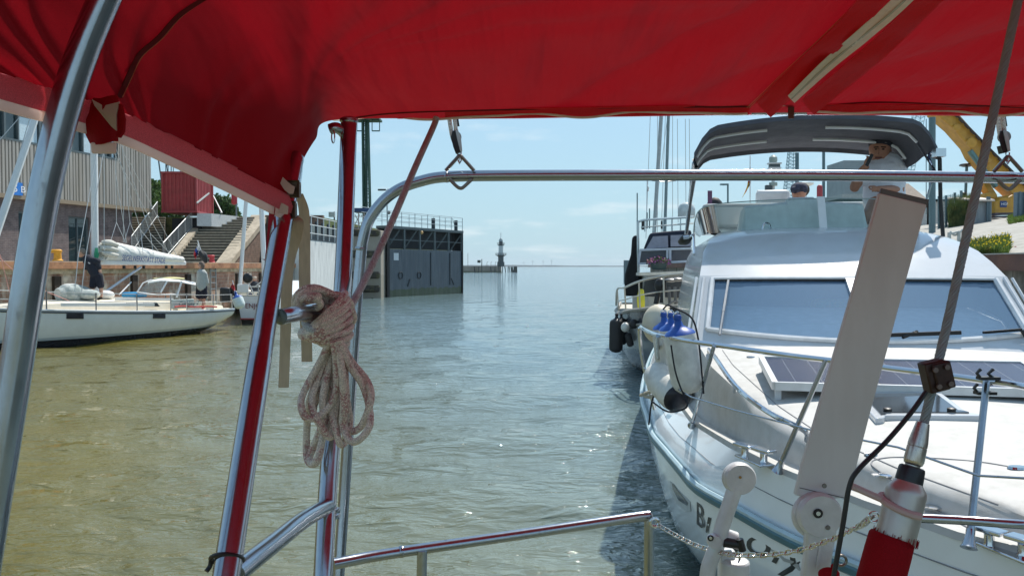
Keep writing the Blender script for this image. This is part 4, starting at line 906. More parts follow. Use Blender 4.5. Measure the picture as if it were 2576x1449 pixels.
for s_ in (-1, 1):
    m = MB(); m.tube([F2.W(u, s_*v, zdeck(u, v)+.0015) for u, v in [(u_, max(.05, interp(u_, CO)*.86)) for u_ in np.linspace(.75, 3.9, 40)]], .003, 4); m.build('deck_seam', LCK, mc)
    m = MB(); m.tube([F2.W(u, s_*(lerp(interp(u, DKE), interp(u, RUB), .5)+.002), lerp(interp(u, ZD), interp(u, ZR), .42)) for u in np.linspace(.3, 5.6, 60)], .0028, 4); m.build('hull_seam', LCK, mc)
for u_, v_ in ((3.55, -.95), (1.35, -.62), (3.4, .8)):
    m = MB(); m.lathe([(.032, 0), (.03, .006), (.012, .008)], F2.W(u_, v_, zdeck(u_, v_)), n=14); m.build('deck_cap', CHROME, mc)
# cleats: twin flat-topped posts
def cleat(px, py, z, s=1):
    p = G(px, py, z); m = MB(); m.box(p+Vector((.0, 0, .006)), (.09*s, .26*s, .012), rz=.25)
    for k in (-1, 1):
        c = p+(Vector((.26, -.42, 0)).normalized())*k*.065*s; m.lathe([(.028*s, 0), (.02*s, .02), (.02*s, .06*s), (.03*s, .07*s)], c, n=12)
        m.box(c+Vector((0, 0, .075*s)), (.07*s, .12*s, .016), rz=.5)
    m.build('mooring_cleat', CHROME, mc, bevel=.004)
cleat(1897, 1160, 1.245); cleat(2530, 1390, 1.26, .9)
# pulpit rails
ZT = 1.84
top_px = [(1613, 822), (1622, 829), (1655, 843), (1720, 856), (1790, 866), (1900, 882), (2000, 896), (2100, 908), (2250, 928), (2380, 944), (2480, 958), (2576, 972), (2760, 1010)]
m = MB(); tp = [G(x, y, ZT) for x, y in top_px]; tp = tp[:-1]; lv = [F2.loc(p) for p in tp]; tp += [F2.W(.12, -.12, ZT), F2.W(-.06, 0, ZT), F2.W(.12, .12, ZT)]+[F2.W(u_, -v_, z_) for u_, v_, z_ in reversed(lv)]; m.tube(spl(tp, 4), .0145, 10); e = tp[0]
e2 = F2.W(F2.loc(e)[0]+.25, F2.loc(e)[1]+.1, 1.17); e1 = e.lerp(e2, .45)+Vector((-.03, 0, 0)); m.tube(spl([e, e+Vector((-.01, .02, -.05)), e1, e2], 5), .0145, 10); m.build('pulpit_rail', CHROME, mc)
def stanch(tp_, bp_, r=.0125):
    m = MB(); m.tube([tp_, bp_], r, 8); m.lathe([(.03, 0), (.024, .01), (.016, .05), (.016, .07)], bp_, axis=(tp_-bp_), n=12); m.build('stanchion', STEEL, mc)
stanch(G(1797, 868, ZT), G(1740, 1070, 1.16)); stanch(G(2078, 906, ZT), G(1955, 1186, 1.245)); stanch(G(2482, 960, ZT), G(2437, 1378, 1.27), .0135)
stanch(G(1654, 845, ZT), G(1660, 1000, 1.15))
for a_, b_ in ((G(1797, 868, ZT), G(1740, 1070, 1.16)), (G(2078, 906, ZT), G(1955, 1186, 1.245)), (G(2482, 960, ZT), G(2437, 1378, 1.27))):
    (u1_, v1_, z1q), (u2_, v2_, z2q) = F2.loc(a_), F2.loc(b_); stanch(F2.W(u1_, -v1_, z1q), F2.W(u2_, -v2_, z2q))
wl_ = MB(); wl_.tube([G(1620, 925, 1.55)]+[G(x, y, z) for x, y, z in ((1655, 948, 1.53), (1738, 998, 1.5), (1850, 1032, 1.5), (2035, 1080, 1.54), (2260, 1125, 1.56), (2462, 1196, 1.56), (2600, 1204, 1.58))], .005, 6); wl_.build('lifeline', STEEL, mc)
for px, py, z in ((2486, 951, ZT+.02), (2478, 988, 1.79)):
    m = MB(); p = G(px, py, z); m.box(p, (.075, .04, .012)); m.tube([p+Vector((-.03, 0, 0)), p+Vector((-.045, 0, .02)), p+Vector((-.03, 0, .035))], .007, 6); m.tube([p+Vector((.02, 0, 0)), p+Vector((.0, 0, .018)), p+Vector((.02, 0, .035))], .007, 6); m.build('rail_clamp', BLACK, mc)
# porthole + anchor pocket + name
def hullpt(u, z, o=.004): return F2.W(u, -(hv(u, z)+o), z)
def hullpatch(poly, name, mat, par, o=.004):
    c = (sum(p[0] for p in poly)/len(poly), sum(p[1] for p in poly)/len(poly)); m = MB()
    m.add([hullpt(c[0], c[1], o)]+[hullpt(u, z, o) for u, z in poly], [(0, i+1, (i+1) % len(poly)+1) for i in range(len(poly))]); return m.build(name, mat, par, smooth=0)
def hpx(px, py):
    best = None
    for u in np.linspace(.9, 4.5, 90):
        for z in np.linspace(.1, .88, 50):
            p = hullpt(u, z)-C0; d = FW.dot(p); x = 1288+2000*p.x/d; y = 724.5-2000*UP.dot(p)/d; e = (x-px)**2+(y-py)**2
            if best is None or e < best[0]: best = (e, u, z)
    return best[1], best[2]
pp = [hpx(*q) for q in ((1684, 1208), (1735, 1262), (1737, 1285), (1725, 1284), (1700, 1262), (1687, 1235))]
hullpatch(pp, 'porthole', M('porthole_frame', (.45, .5, .53), rough=.35), mc)
pi = [hpx(*q) for q in ((1692, 1216), (1729, 1262), (1729, 1272), (1706, 1256), (1694, 1232))]
hullpatch(pi, 'porthole_glass', M('porthole_dark', (.02, .03, .04), rough=.1), mc, .008)
pk = [hpx(1975+30*math.cos(a)*1.3+16*math.sin(a), 1404+14*math.sin(a)+26*math.cos(a)) for a in np.linspace(0, 6.283, 17)[:-1]]
hullpatch(pk, 'anchor_pocket', M('pocket_grey', (.36, .37, .36), rough=.6), mc, .004)
INK = M('name_ink', (.03, .035, .04), rough=.4)
ub, zb_ = hpx(1748, 1312); ue, ze = hpx(1935, 1412)
LT = {'B': [[(0, 0), (.06, .5), (.1, 1)], [(-.15, .85), (.1, 1.02), (.45, 1.0), (.5, .75), (.12, .55), (.5, .45), (.55, .12), (.2, -.05), (-.05, .05)]],
      'J': [[(.45, .95), (.15, 1.0), (.1, .7), (.35, .6), (.5, .95), (.42, .3), (.3, -.3), (.05, -.35), (.1, -.1), (.5, .15)]],
      'o': [[(.3, .45), (.08, .35), (.1, .05), (.3, .02), (.38, .25), (.3, .45)]], 'l': [[(.05, .25), (.3, .9), (.2, 1.05), (.12, .8), (.12, .1), (.3, .05)]],
      'i': [[(.05, .1), (.12, .5), (.14, .1), (.28, .1)], [(.16, .68), (.18, .74)]], 'y': [[(.05, .5), (.1, .15), (.3, .2), (.35, .5), (.28, -.2), (.08, -.4), (.05, -.2), (.4, .15)]]}
KX = (ub-ue)/.63
def nmap(c):
    u = ub-c.x*KX; f = c.x/.63; z = lerp(zb_, ze, f)+c.y*.85; return hullpt(u, z, .0045)
text('Bi  Joly', .29, None, (1, 0, 0), (0, 0, 1), INK, mc, name='name_lettering', shear=.45, ext=0, mapf=nmap)
# flybridge windscreen, console, seat
FG = glassmat('tinted_perspex', (.80, .86, .84), refl=1.2, dens=.10, body=(.5, .56, .52))
path = [(7.6, -1.16, .04), (7.1, -1.16, .18), (6.6, -1.12, .27), (6.2, -.95, .30), (5.98, -.6, .31), (5.92, 0, .32), (5.98, .6, .31), (6.2, .95, .30), (6.6, 1.12, .27), (7.1, 1.16, .18), (7.6, 1.16, .04)]
sp1 = spl(path, 5); ZF = 2.685
m = MB(); m.loft([[F2.W(p.x, p.y, ZF-.02) for p in sp1], [F2.W(p.x+.12+.1*p.z, p.y*1.06, ZF+p.z) for p in sp1]]); m.build('flybridge_windscreen', FG, mc, smooth=60)
m = MB(); m.tube([F2.W(p.x+.12+.1*p.z, p.y*1.06, ZF+p.z) for p in sp1], .006, 5); m.build('windscreen_edge', M('perspex_edge', (.35, .42, .4), rough=.2), mc)
m = MB(); m.beam(F2.W(5.89, 0, ZF-.01), F2.W(6.05, 0, ZF+.335), .075, .02, up=F2.a); m.build('windscreen_strut', WHITE, mc, smooth=0)
for v in (-.55, .62):
    m = MB(); m.tube(spl([F2.W(5.99, v-.04, ZF+.0), F2.W(6.0, v-.02, ZF+.06), F2.W(6.02, v+.03, ZF+.06), F2.W(6.0, v+.05, ZF)], 4), .01, 6); m.build('grab_handle', CHROME, mc)
m = MB(); rows = []
for v, h0 in ((-.78, .0), (-.74, .27), (-.3, .31), (-.28, .36), (-.02, .36), (.02, .31), (.45, .29), (.5, .0)): rows.append([F2.W(6.14, v, ZF-.03), F2.W(6.2, v, ZF+h0*.9), F2.W(6.35, v, ZF+h0), F2.W(6.8, v, ZF+h0*.9), F2.W(6.85, v, ZF-.03)])
m.loft(rows, cap=True); m.build('console', M('console_grey', (.78, .82, .82), rough=.5), mc, smooth=30, bevel=.01)
p = P(1944, 490, 10.4); m = MB(); m.box((p.x, p.y, p.z-.15), (.43, .12, .42), rz=-.19); m.build('helm_seat', M('seat_white', (.7, .7, .68), rough=.5), mc, bevel=.05)
m = MB(); m.box(F2.W(8.2, 0, 2.9), (2.3, 2.2, .3), rz=-.19); m.build('flybridge_floor', GEL, mc, bevel=.05)
# bimini of the cruiser
BC = -.11
def bim(u, s, dz=0):
    t = (u-5.88)/1.35; top = lerp(3.84, 3.71, t); v = s
    edge = max(0, (abs(v)-.80)/.2); sag = .012*math.sin(math.pi*((t*3) % 1))
    z = top-.11*v*v-.24*edge**2-sag+dz
    return F2.W(u+.04*abs(v)**3, BC+1.18*v*(1-.0*edge), z)
CAN = M('grey_canvas', (.085, .085, .10), rough=.85, var=.12, vs=2.5, bump=.3, bs=12, col2=(.13, .13, .14), amt=.5, trans=.03)
m = MB(); ss = np.linspace(-1, 1, 31)
m.sheet([[bim(u, s) for s in ss] for u in np.linspace(5.88, 7.23, 19)], .008)
for u_, sgn in ((5.88, -1), (7.23, 1)): m.sheet([[bim(u_, s, -.0) for s in ss], [bim(u_+.02*sgn, s, -.05) for s in ss]], .006)
bm_o = m.build('bimini', CAN, mc, smooth=60)
m = MB()
for s0_, s1_, u in ((-.97, -.35, 6.2), (.15, .92, 6.2), (-.98, -.3, 6.72), (.12, .95, 6.72)):
    m.tube([bim(u, s, -.035) for s in np.linspace(s0_, s1_, 12)], .016, 6)
m.build('bow', WHITE, bm_o)
m = MB()
m.tube([bim(6.72, .95, -.03), F2.at(2243, 400, BC+1.13), F2.at(2235, 470, BC+1.1), F2.at(2230, 560, BC+1.1)], .014, 6)
m.build('bow', WHITE, bm_o)
m = MB(); m.tube([bim(6.06, -1, -.02), F2.at(1752, 420, -1.27), F2.at(1737, 510, -1.27), F2.at(1726, 604, -1.27)], .018, 6); m.build('leg', BLACK, bm_o)
m = MB(); m.tube([bim(6.2, -1, -.02), F2.at(1743, 420, -1.29), F2.at(1723, 600, -1.29)], .013, 6); m.build('leg', CHROME, bm_o)
m = MB(); m.tube([bim(6.1, 1, -.02), F2.at(2364, 400, 1.05), F2.at(2366, 500, 1.08), F2.at(2373, 605, 1.1)], .02, 6); m.build('leg', BLACK, bm_o)
m = MB(); m.tube([bim(6.1, .9, -.1), F2.at(2352, 430, 1.0), F2.at(2320, 540, 1.0)], .013, 6); m.box(F2.at(2362, 385, 1.03), (.1, .08, .08)); m.build('leg', CHROME, bm_o)
m = MB(); m.tube([bim(6.1, 1, 0), F2.at(2336, 395, 1.0), F2.at(2352, 440, 1.0)], .012, 6); m.build('strap', M('navy_strap', (.02, .03, .08), rough=.7), bm_o)
# side light on the left shoulder
m = MB(); p = F2.at(1733, 596, -1.34); m.tube([p, p+Vector((-.06, 0, -.01))], .02, 6); m.tube([p, F2.at(1745, 590, -1.28), F2.at(1746, 640, -1.3)], .014, 6); m.build('side_bracket', CHROME, mc)
m = MB(); m.lathe([(.04, -.08), (.065, .0), (.065, .04), (.04, .1)], F2.at(1722, 604, -1.36), axis=(.3, -.7, .2), n=14); m.build('horn', BLACK, mc)
# fenders
FW_ = M('fender_white', (.66, .65, .60), rough=.45, var=.12, vs=8, col2=(.48, .46, .42), amt=.6); FB = M('fender_blue', (.008, .07, .34), rough=.4)
ROPEK = M('dark_line', (.02, .02, .025), rough=.8)
def fender(name, label, top, bot, r, capm=FB, both=False, grp=None, body=None):
    top = Vector(top); bot = Vector(bot); ax = (top-bot); L = ax.length; t = thing(name, label, 'fender', bot, grp); a = ax.normalized()
    m = MB(); m.lathe([(r*.15, 0), (r*.6, r*.12), (r*.92, r*.4), (r, r*.75), (r, L-r*.75), (r*.93, L-r*.4)], bot, a, n=24)
    for k in range(6):
        pass
    m.build('body', body or FW_, t, smooth=60)
    m = MB(); m.lathe([(r*.945, L-r*.4), (r*.82, L-r*.22), (r*.5, L-r*.05), (r*.28, L+r*.1), (r*.2, L+r*.45), (r*.26, L+r*.5), (r*.22, L+r*.75), (r*.08, L+r*.8)], bot, a, n=20); m.build('cap', capm, t, smooth=60)
    m = MB(); e = bot+a*(L+r*.7); m.tube([e+Vector((r*.2*math.cos(q), 0, r*.25*math.sin(q))) for q in np.linspace(0, 6.283, 11)[:-1]], r*.06, 6, closed=True); m.build('eye', CHROME, t)
    if both: m = MB(); m.lathe([(r*.945, 0), (r*.8, -r*.2), (r*.4, -r*.35), (.01, -r*.4)], bot+a*r*.4, a, n=20); m.build('end_cap', capm, t, smooth=60)
    return t
GFN = 'fenders stowed in the cruiser rail'
fender('fender', 'large front white fender with blue cap standing in the cruiser rail', P(1708, 824, 5.15), P(1734, 990, 5.15), .108, grp=GFN)
fender('fender', 'white fender with blue cap wedged between the large front fender and the cream ball', P(1690, 815, 5.5), P(1702, 965, 5.5), .10, grp=GFN)
fender('fender', 'white fender with a pointed blue cap leaning highest and farthest left behind its neighbours', P(1672, 812, 5.8), P(1690, 960, 5.8), .10, grp=GFN)
t = thing('ball_fender', 'round cream ball fender hanging behind the blue capped fenders', 'fender', P(1656, 850, 6.0)); m = MB(); m.ell(P(1657, 815, 6.0), (.125, .125, .15), n=20, m=14); m.build('body', M('ball_cream', (.62, .55, .42), rough=.5, var=.1), t, smooth=180)
t = thing('cylinder_fender', 'white fender lying on the cruiser deck with its black end towards the viewer', 'fender', P(1690, 1010, 5.2))
m = MB(); c = P(1690, 985, 5.25); ax = Vector((.15, -.55, -.2)).normalized(); m.lathe([(.04, -.3), (.095, -.25), (.11, -.15), (.11, .04), (.1, .09)], c, ax, n=22); m.build('body', FW_, t, smooth=60)
m = MB(); m.lathe([(.1, .088), (.088, .105), (.05, .125), (.01, .13)], c, ax, n=22); m.build('end_cap', M('cap_black', (.01, .01, .02), rough=.3), t, smooth=60)
for k, pts in enumerate(([(1668, 778, 5.2), (1680, 768, 5.2), (1700, 776, 5.1), (1740, 800, 5.05), (1756, 850, 5.05), (1764, 920, 5.05), (1770, 990, 5.05)], [(1688, 868, 5.0), (1698, 930, 5.0), (1712, 975, 5.0), (1728, 1010, 4.95), (1722, 1028, 4.95), (1680, 1035, 5.1), (1640, 1010, 5.3)], [(1632, 1068, 5.3), (1640, 1010, 5.4), (1655, 985, 5.4), (1690, 1005, 5.3)])):
    m = MB(); m.tube(spl([P(*q) for q in pts], 6), .006, 6); o = m.build('fender_line', ROPEK); tag(o, ['black line arching over the front fender and down its right side', 'black line hanging down the front fender and looping beneath it', 'short black line trailing over the cruiser gunwale by the black ended fender'][k], 'rope')
m = MB(); m.tube(spl([P(*q) for q in ((1612, 994, 6.2), (1622, 990, 6.1), (1640, 985, 6.0), (1650, 992, 6.0), (1636, 998, 6.0), (1622, 996, 6.1))], 5), .014, 6); tag(m.build('mooring_rope', M('rope_tan', (.4, .36, .28), rough=.9)), 'tan mooring rope bunched at the cruiser gunwale below the fenders', 'rope')
# ================================================================== SAILBOAT (left)
F1 = Fr(-10.9, 29.4, -.454, -.891, .891, -.454)
sb = thing('sailboat', 'white sailing yacht with cream deck and a lettered white sail cover', 'sailboat', F1.W(4, 0, 0))
L1 = 9.7
HB = [(0, .85), (.6, 1.05), (1.5, 1.3), (3, 1.52), (4.6, 1.6), (6, 1.48), (7.5, 1.08), (8.6, .6), (9.3, .25), (9.7, .03)]
ZS = [(0, .72), (1, .74), (3, .80), (5, .90), (7, 1.02), (9.7, 1.2)]
ZKK = [(0, .38), (.5, .2), (1.0, .04), (2, -.2), (4, -.45), (7.5, -.4), (8.6, -.1), (9.1, .3), (9.7, 1.0)]
HU1 = zbands('yacht_hull_paint', [(-2, (.02, .02, .03)), (.035, (.012, .012, .02)), (.165, (.42, .48, .5)), (.195, (.015, .015, .02)), (.215, (.66, .70, .70))], rough=.13, coat=.5)
m = MB(); us1 = np.linspace(0, L1, 30); rs = {}
for sg_ in (-1, 1):
    rows = []
    for u in us1:
        b, zs, zk = interp(u, HB), interp(u, ZS), interp(u, ZKK); r = []
        for k in range(13):
            a = math.pi/2*k/12; r.append(F1.W(u, sg_*b*(1.0*math.cos(a)**.62+.03*math.sin(2*a)), zs-(zs-zk)*math.sin(a)**1.25))
        rows.append(r)
    m.loft(rows)
rows = []
for sg_ in (-1, 1):
    b, zs, zk = interp(0, HB), interp(0, ZS), interp(0, ZKK); rows.append([F1.W(0, sg_*b*(math.cos(math.pi/2*k/12)**.62), zs-(zs-zk)*math.sin(math.pi/2*k/12)**1.25) for k in range(13)])
m.loft(rows); m.build('hull', HU1, sb, smooth=60)
YD = M('yacht_deck', (.74, .68, .56), rough=.55, var=.06, vs=3)
m = MB(); m.loft([[F1.W(u, v*interp(u, HB), interp(u, ZS)+.02+.05*(1-v*v)) for v in np.linspace(-1, 1, 9)] for u in us1]); m.build('deck', YD, sb, smooth=60)
m = MB()
for sg_ in (-1, 1): m.tube([F1.W(u, sg_*interp(u, HB)*.995, interp(u, ZS)+.025) for u in us1], .03, 6)
m.build('toe_rail', M('toe_alu', (.5, .55, .58), rough=.4, metal=.5), sb)
m = MB()
for sg_ in (-1, 1): m.tube([F1.W(u, sg_*(interp(u, HB)+.012), interp(u, ZS)-.035) for u in us1], .02, 6)
m.build('sheer_stripe', M('stripe_dark', (.01, .02, .035), rough=.3), sb)
def side1(px, py, o=.01):
    for u in np.linspace(.3, 9, 300):
        p = F1.W(u, interp(u, HB), 0); q = P(px, py, p.y)
        if abs(q.x-p.x) < .03: return u
    return 3
# hull windows
for x0_, x1_, y0_, y1_ in ((166, 208, 789, 802), (383, 414, 790, 801)):
    ua, ub_ = side1(x0_, y0_), side1(x1_, y0_); m = MB(); pts = []
    for u, y in ((ua, y0_), (ub_, y0_), (ub_, y1_), (ua, y1_)):
        p = F1.W(u, interp(u, HB)*1.005+.02, 0); zz = P(0, y, p.y).z; pts.append(Vector((p.x, p.y, zz)))
    m.prism(pts, -F1.n*.04); m.build('hull_window', M('hull_window_dark', (.02, .022, .03), rough=.2), sb, smooth=0)
# coachroof
ZC0 = lambda u: interp(u, ZS)+.03
def trunk(name, us_, hw, h, mat, par=sb, sm=40):
    m = MB(); rows = []
    for u in us_:
        w_ = interp(u, hw); hh = interp(u, h); z = ZC0(u); rows.append([F1.W(u, -w_, z), F1.W(u, -w_*.93, z+hh*.85), F1.W(u, -w_*.8, z+hh), F1.W(u, 0, z+hh*1.12), F1.W(u, w_*.8, z+hh), F1.W(u, w_*.93, z+hh*.85), F1.W(u, w_, z)])
    m.loft(rows, cap=True); return m.build(name, mat, par, smooth=sm)
trunk('coachroof', [2.6, 3, 4, 5, 6, 7, 7.8, 8.3], [(2.6, 1.05), (5, 1.0), (7, .75), (8.3, .35)], [(2.6, .34), (4, .34), (6, .27), (8, .1), (8.3, .02)], YD)
trunk('cockpit_coaming', [.5, 1, 2, 2.7], [(.5, .85), (2.7, 1.12)], [(.5, .14), (1.4, .2), (2.7, .34)], CREAM)
m = MB()
for sg_ in (-1, 1):
    m.beam(F1.W(2.7, sg_*.86, 1.2), F1.W(4.8, sg_*.82, 1.28), .06, .07)
m.build('handrail', WHITE, sb, smooth=0)
for poly in (((313, 770), (318, 760), (345, 760), (347, 770)), ((365, 771), (359, 760), (392, 760), (401, 771))):
    m = MB(); m.prism([F1.at(x, y, 1.03) for x, y in poly], F1.n*.03); m.build('cabin_window', M('cabin_window_dark', (.03, .04, .05), rough=.15), sb, smooth=0)
# windscreen hood with white frame
WH = M('dodger_white', (.75, .76, .76), rough=.5); GLC = glassmat('clear_vinyl', (.75, .8, .8), refl=1.4, dens=.25, body=(.5, .5, .45))
def f1p(px, py, v): return F1.at(px, py, v)
m = MB(); roofp = [(372, 706), (405, 700), (450, 702), (492, 711)]
m.sheet([[f1p(x, y+6*abs(v)**3, v*.75) for v in np.linspace(-1, 1, 9)] for x, y in roofp], .03); dg_ = m.build('windscreen_hood', WH, sb, smooth=60)
m = MB()
for v in (-.85, .85):
    m.tube([f1p(345, 735, v), f1p(360, 712, v), f1p(380, 704, v)], .022, 6); m.tube([f1p(404, 736, v), f1p(420, 708, v)], .03, 6); m.tube([f1p(444, 748, v), f1p(457, 708, v)], .035, 6); m.tube([f1p(345, 735, v), f1p(395, 742, v), f1p(445, 740, v)], .02, 6)
m.build('hood_frame', WH, dg_)
m = MB(); m.loft([[f1p(347, 735, v*.85) for v in (-1, 0, 1)], [f1p(374, 706, v*.8) for v in (-1, 0, 1)]]); m.loft([[f1p(347, 735, .85), f1p(376, 706, .8)], [f1p(402, 738, .85), f1p(418, 706, .8)]]); m.build('hood_window', GLC, dg_, smooth=0)
m = MB(); m.ell(f1p(425, 701, 0), (.55, .4, .06)); m.build('surfboard', M('pale_yellow', (.65, .6, .3), rough=.5), dg_)
m = MB(); m.box(f1p(338, 741, .3), (.75, .45, .16), rz=.45); tag(m.build('blue_box', M('box_blue', (.03, .3, .6), rough=.5), bevel=.05), 'flat light blue box lying on the sailboat coachroof', 'box')
# covered bundle on the foredeck
BNC = M('tarp_greygreen', (.32, .37, .35), rough=.8, var=.2, vs=3, col2=(.62, .62, .58), amt=.8, bump=.5, bs=6)
m = MB(); rr = random.Random(2)
pts = spl([f1p(146, 742, .2), f1p(170, 738, .2), f1p(200, 741, .2), f1p(232, 745, .2)], 6); m.tube(pts, [.15+.16*math.sin(math.pi*(i+1)/(len(pts)+1))+rr.uniform(-.015, .015) for i in range(len(pts))], 12); m.ell(f1p(222, 741, .5), (.35, .3, .16)); tag(m.build('sail_bundle', BNC), 'grey green and white wrapped sail bundle on the sailboat foredeck', 'sail bundle')
m = MB(); m.ell(f1p(262, 742, .1), (.32, .25, .15)); tag(m.build('liferaft', WHITE), 'rounded white canister behind the mast foot on the sailboat', 'liferaft')
# mast, boom, sail cover, vang
WM = M('mast_white', (.72, .75, .77), rough=.35, var=.04)
mb_ = f1p(240, 728, 0); mt_ = Vector((mb_.x+.05, mb_.y, 15.5))
m = MB(); m.tube([mb_-Vector((0, 0, .2)), mt_], .105, 12); mast = m.build('mast', WM, sb)
m = MB(); m.beam(f1p(247, 661, 0), f1p(466, 662, 0), .13, .14); m.build('boom', WHITE, sb, bevel=.03)
SC = M('sail_cover_white', (.74, .74, .70), rough=.75, var=.06, vs=4, bump=.6, bs=5)
cov = [(262, 608, 657), (275, 608, 656), (295, 611, 656), (330, 618, 657), (370, 626, 658), (410, 636, 659), (445, 643, 660), (459, 646, 660)]
rows = []
for i, (x, y0, y1) in enumerate(cov):
    c = f1p(x, (y0+y1)/2, 0); h = (f1p(x, y0, 0)-f1p(x, y1, 0)).length/2; rr = []
    for k in range(16):
        a = 2*math.pi*k/16; wv = .19*(1-.35*max(0, math.sin(a)))*(1-.05*i)*(1+.04*math.sin(i*2+k)); rr.append(c+F1.n*math.cos(a)*wv+Vector((0, 0, h*math.sin(a)*(1+.02*math.sin(i*3+k*2)))))
    rows.append(rr)
m = MB(); m.loft(rows, cols_closed=True, cap=True); m.build('sail_cover', SC, sb, smooth=70)
a = f1p(308, 655, .21); b = f1p(447, 664, .21); xd = (b-a).normalized()
cx_, cw_ = f1p(307, 655, .24), f1p(437, 664, .2)
text('SEGELWERKSTATT STADE', .255, cx_, (cw_-cx_), (0, 0, 1), M('ink_blue', (.05, .09, .28), rough=.6), sb, sx=(cw_-cx_).length/3.62, shear=.25)
# gathered sail at mast
m = MB(); rr = random.Random(8)
for k in range(14):
    y = 612+k*3.3; x0_ = 250+rr.uniform(-1, 2); x1_ = 262+rr.uniform(-2, 12)
    m.tube(spl([f1p(x0_, y, rr.uniform(-.1, .12)), f1p((x0_+x1_)/2, y+rr.uniform(0, 3), rr.uniform(0, .2)), f1p(x1_, y+rr.uniform(-2, 2), rr.uniform(0, .15))], 4), rr.uniform(.03, .055), 8)
for k in range(3): m.tube(spl([f1p(256, 610+k*13, .1), f1p(275, 611+k*14, .17), f1p(296, 617+k*13, .15)], 5), [.06, .07, .085, .09, .095, .1, .1, .09, .08, .07, .06], 10)
m.build('gathered_sail', M('sail_folds', (.62, .60, .54), rough=.8, var=.15, vs=8), sb)
m = MB(); rr = random.Random(9)
for k in range(9): x = 243+rr.uniform(-4, 4); m.tube(spl([f1p(x+1, 624, .15), f1p(x+rr.uniform(-4, 4), 640, .17), f1p(x+rr.uniform(-3, 3), 655+rr.uniform(-4, 4), .15), f1p(x+4, 636, .17)], 4), .014, 5)
tag(m.build('green_line', M('green_rope', (.03, .3, .16), rough=.8)), 'coil of thin green rope hung on the sailboat mast', 'rope')
m = MB(); m.tube([f1p(355, 672, 0), f1p(262, 736, 0)], .04, 8); m.build('vang', M('vang_alu', (.5, .53, .56), rough=.4, metal=.4), sb)
m = MB(); m.tube([f1p(300, 741, .5), f1p(330, 710, 0)], .02, 6); m.build('strut', WM, sb)
for x in (312, 340, 418, 433, 362): m = MB(); m.box(f1p(x, 672, 0), (.07, .07, .1)); m.build('block', BLACK, sb, smooth=0)
# furled headsail
fa, fb = P(-72, 772, F1.W(8.9, 0, 0).y), P(254, -186, mast.location.y+F1.W(4.9, 0, 0).y if False else mb_.y)
m = MB(); n_ = 20; pts = [fa.lerp(fb, i/n_) for i in range(n_+1)]; m.tube(pts, [.05]+[.115-.05*i/n_ for i in range(1, n_+1)], 10); m.build('furled_sail', WM, sb)
# rigging
WR = M('rig_wire', (.55, .56, .55), rough=.4, metal=.5)
def rig(pts, r=.012, name='rigging_wire', par=sb, mat=WR):
    m = MB(); m.tube(pts, r, 5); return m.build(name, mat, par)
cp = F1.W(4.8, 1.5, .95); T_ = mt_
for a, b in (((196, 650, 1.3), (262, 280, .2)), ((214, 655, 1.3), (278, 280, .2)), ((196, 650, 1.3), (188, 735, 1.4)), ((214, 655, 1.3), (205, 735, 1.4))):
    rig([f1p(*a), f1p(*b)])
for a, b in (((262, 640, .4), (262, 300, .2)), ((284, 380, 0), (420, 628, 0)), ((322, 400, 0), (445, 644, 0)), ((316, 345, 0), (262+15, 180, 0)), ((290, 430, 0), (318, 610, .2)), ((312, 430, .2), (310, 610, .2)), ((327, 560, .1), (353, 625, .2)), ((327, 560, .1), (312, 610, .2)), ((293, 560, 0), (276, 614, .2)), ((293, 560, 0), (317, 612, .2)), ((293, 560, 0), (290, 300, 0)), ((327, 560, 0), (300, 300, 0)), ((354, 580, 0), (398, 632, .2)), ((354, 580, 0), (360, 640, .2)), ((378, 588, 0), (386, 640, .2)), ((378, 588, 0), (430, 640, 0)), ((354, 580, 0), (270, 300, 0)), ((378, 588, 0), (284, 300, 0))):
    rig([f1p(*a), f1p(*b)], .009)
rig([f1p(-10, 640, .2), f1p(70, 715, .5), f1p(182, 760, .6)], .012, 'sheet_line', mat=M('pink_line', (.5, .25, .22), rough=.8)); rig([f1p(0, 640, .2), f1p(30, 760, .2)], .01, 'sheet_line', mat=MATS['pink_line'])
rig([f1p(-60, 420, .2), f1p(98, 240, .2)], .012); rig([f1p(-20, 620, .2), f1p(80, 280, .2)], .012)
# lifelines and stanchions
for h in (.55, .3):
    for sg_ in (-1, 1): rig([F1.W(u, sg_*interp(u, HB)*.96, interp(u, ZS)+h) for u in (.1, 1.3, 2.6, 4, 5.4, 6.8, 8, 9.2)], .01, 'lifeline')
for sg_ in (-1, 1):
    for u in (.1, 1.3, 2.6, 3.3, 4.6, 5.9, 7.2, 8.4):
        p = F1.W(u, sg_*interp(u, HB)*.96, interp(u, ZS)); rig([p, p+Vector((0, 0, .56))], .02, 'stanchion', mat=STEEL)
m = MB(); m.beam(F1.W(3.9, 1.45, 1.08), F1.W(6.8, 1.15, 1.2), .05, .1); m.build('spinnaker_pole', WHITE, sb, bevel=.01)
pc = F1.at(460, 764, 1.2); m = MB(); m.box(pc, (.9, .06, .3), rz=1.1); lc = m.build('name_cloth', M('cloth_greyteal', (.42, .48, .46), rough=.8), sb, bevel=.02)
text('Combra 2', .2, F1.at(449, 769, 1.26), -F1.a, (0, 0, 1), M('cloth_ink', (.05, .15, .15), rough=.6), lc, shear=.3)
m = MB(); m.box(F1.at(566, 742, .4), (.35, .3, .55), rz=.4); m.build('outboard_motor', BLACK, sb, bevel=.06)
m = MB()
for k in range(4): m.box(F1.at(500+k*12, 763, .9), (.2, .1, .14), rz=.4)
m.build('cockpit_lockers', CREAM, sb, bevel=.02)
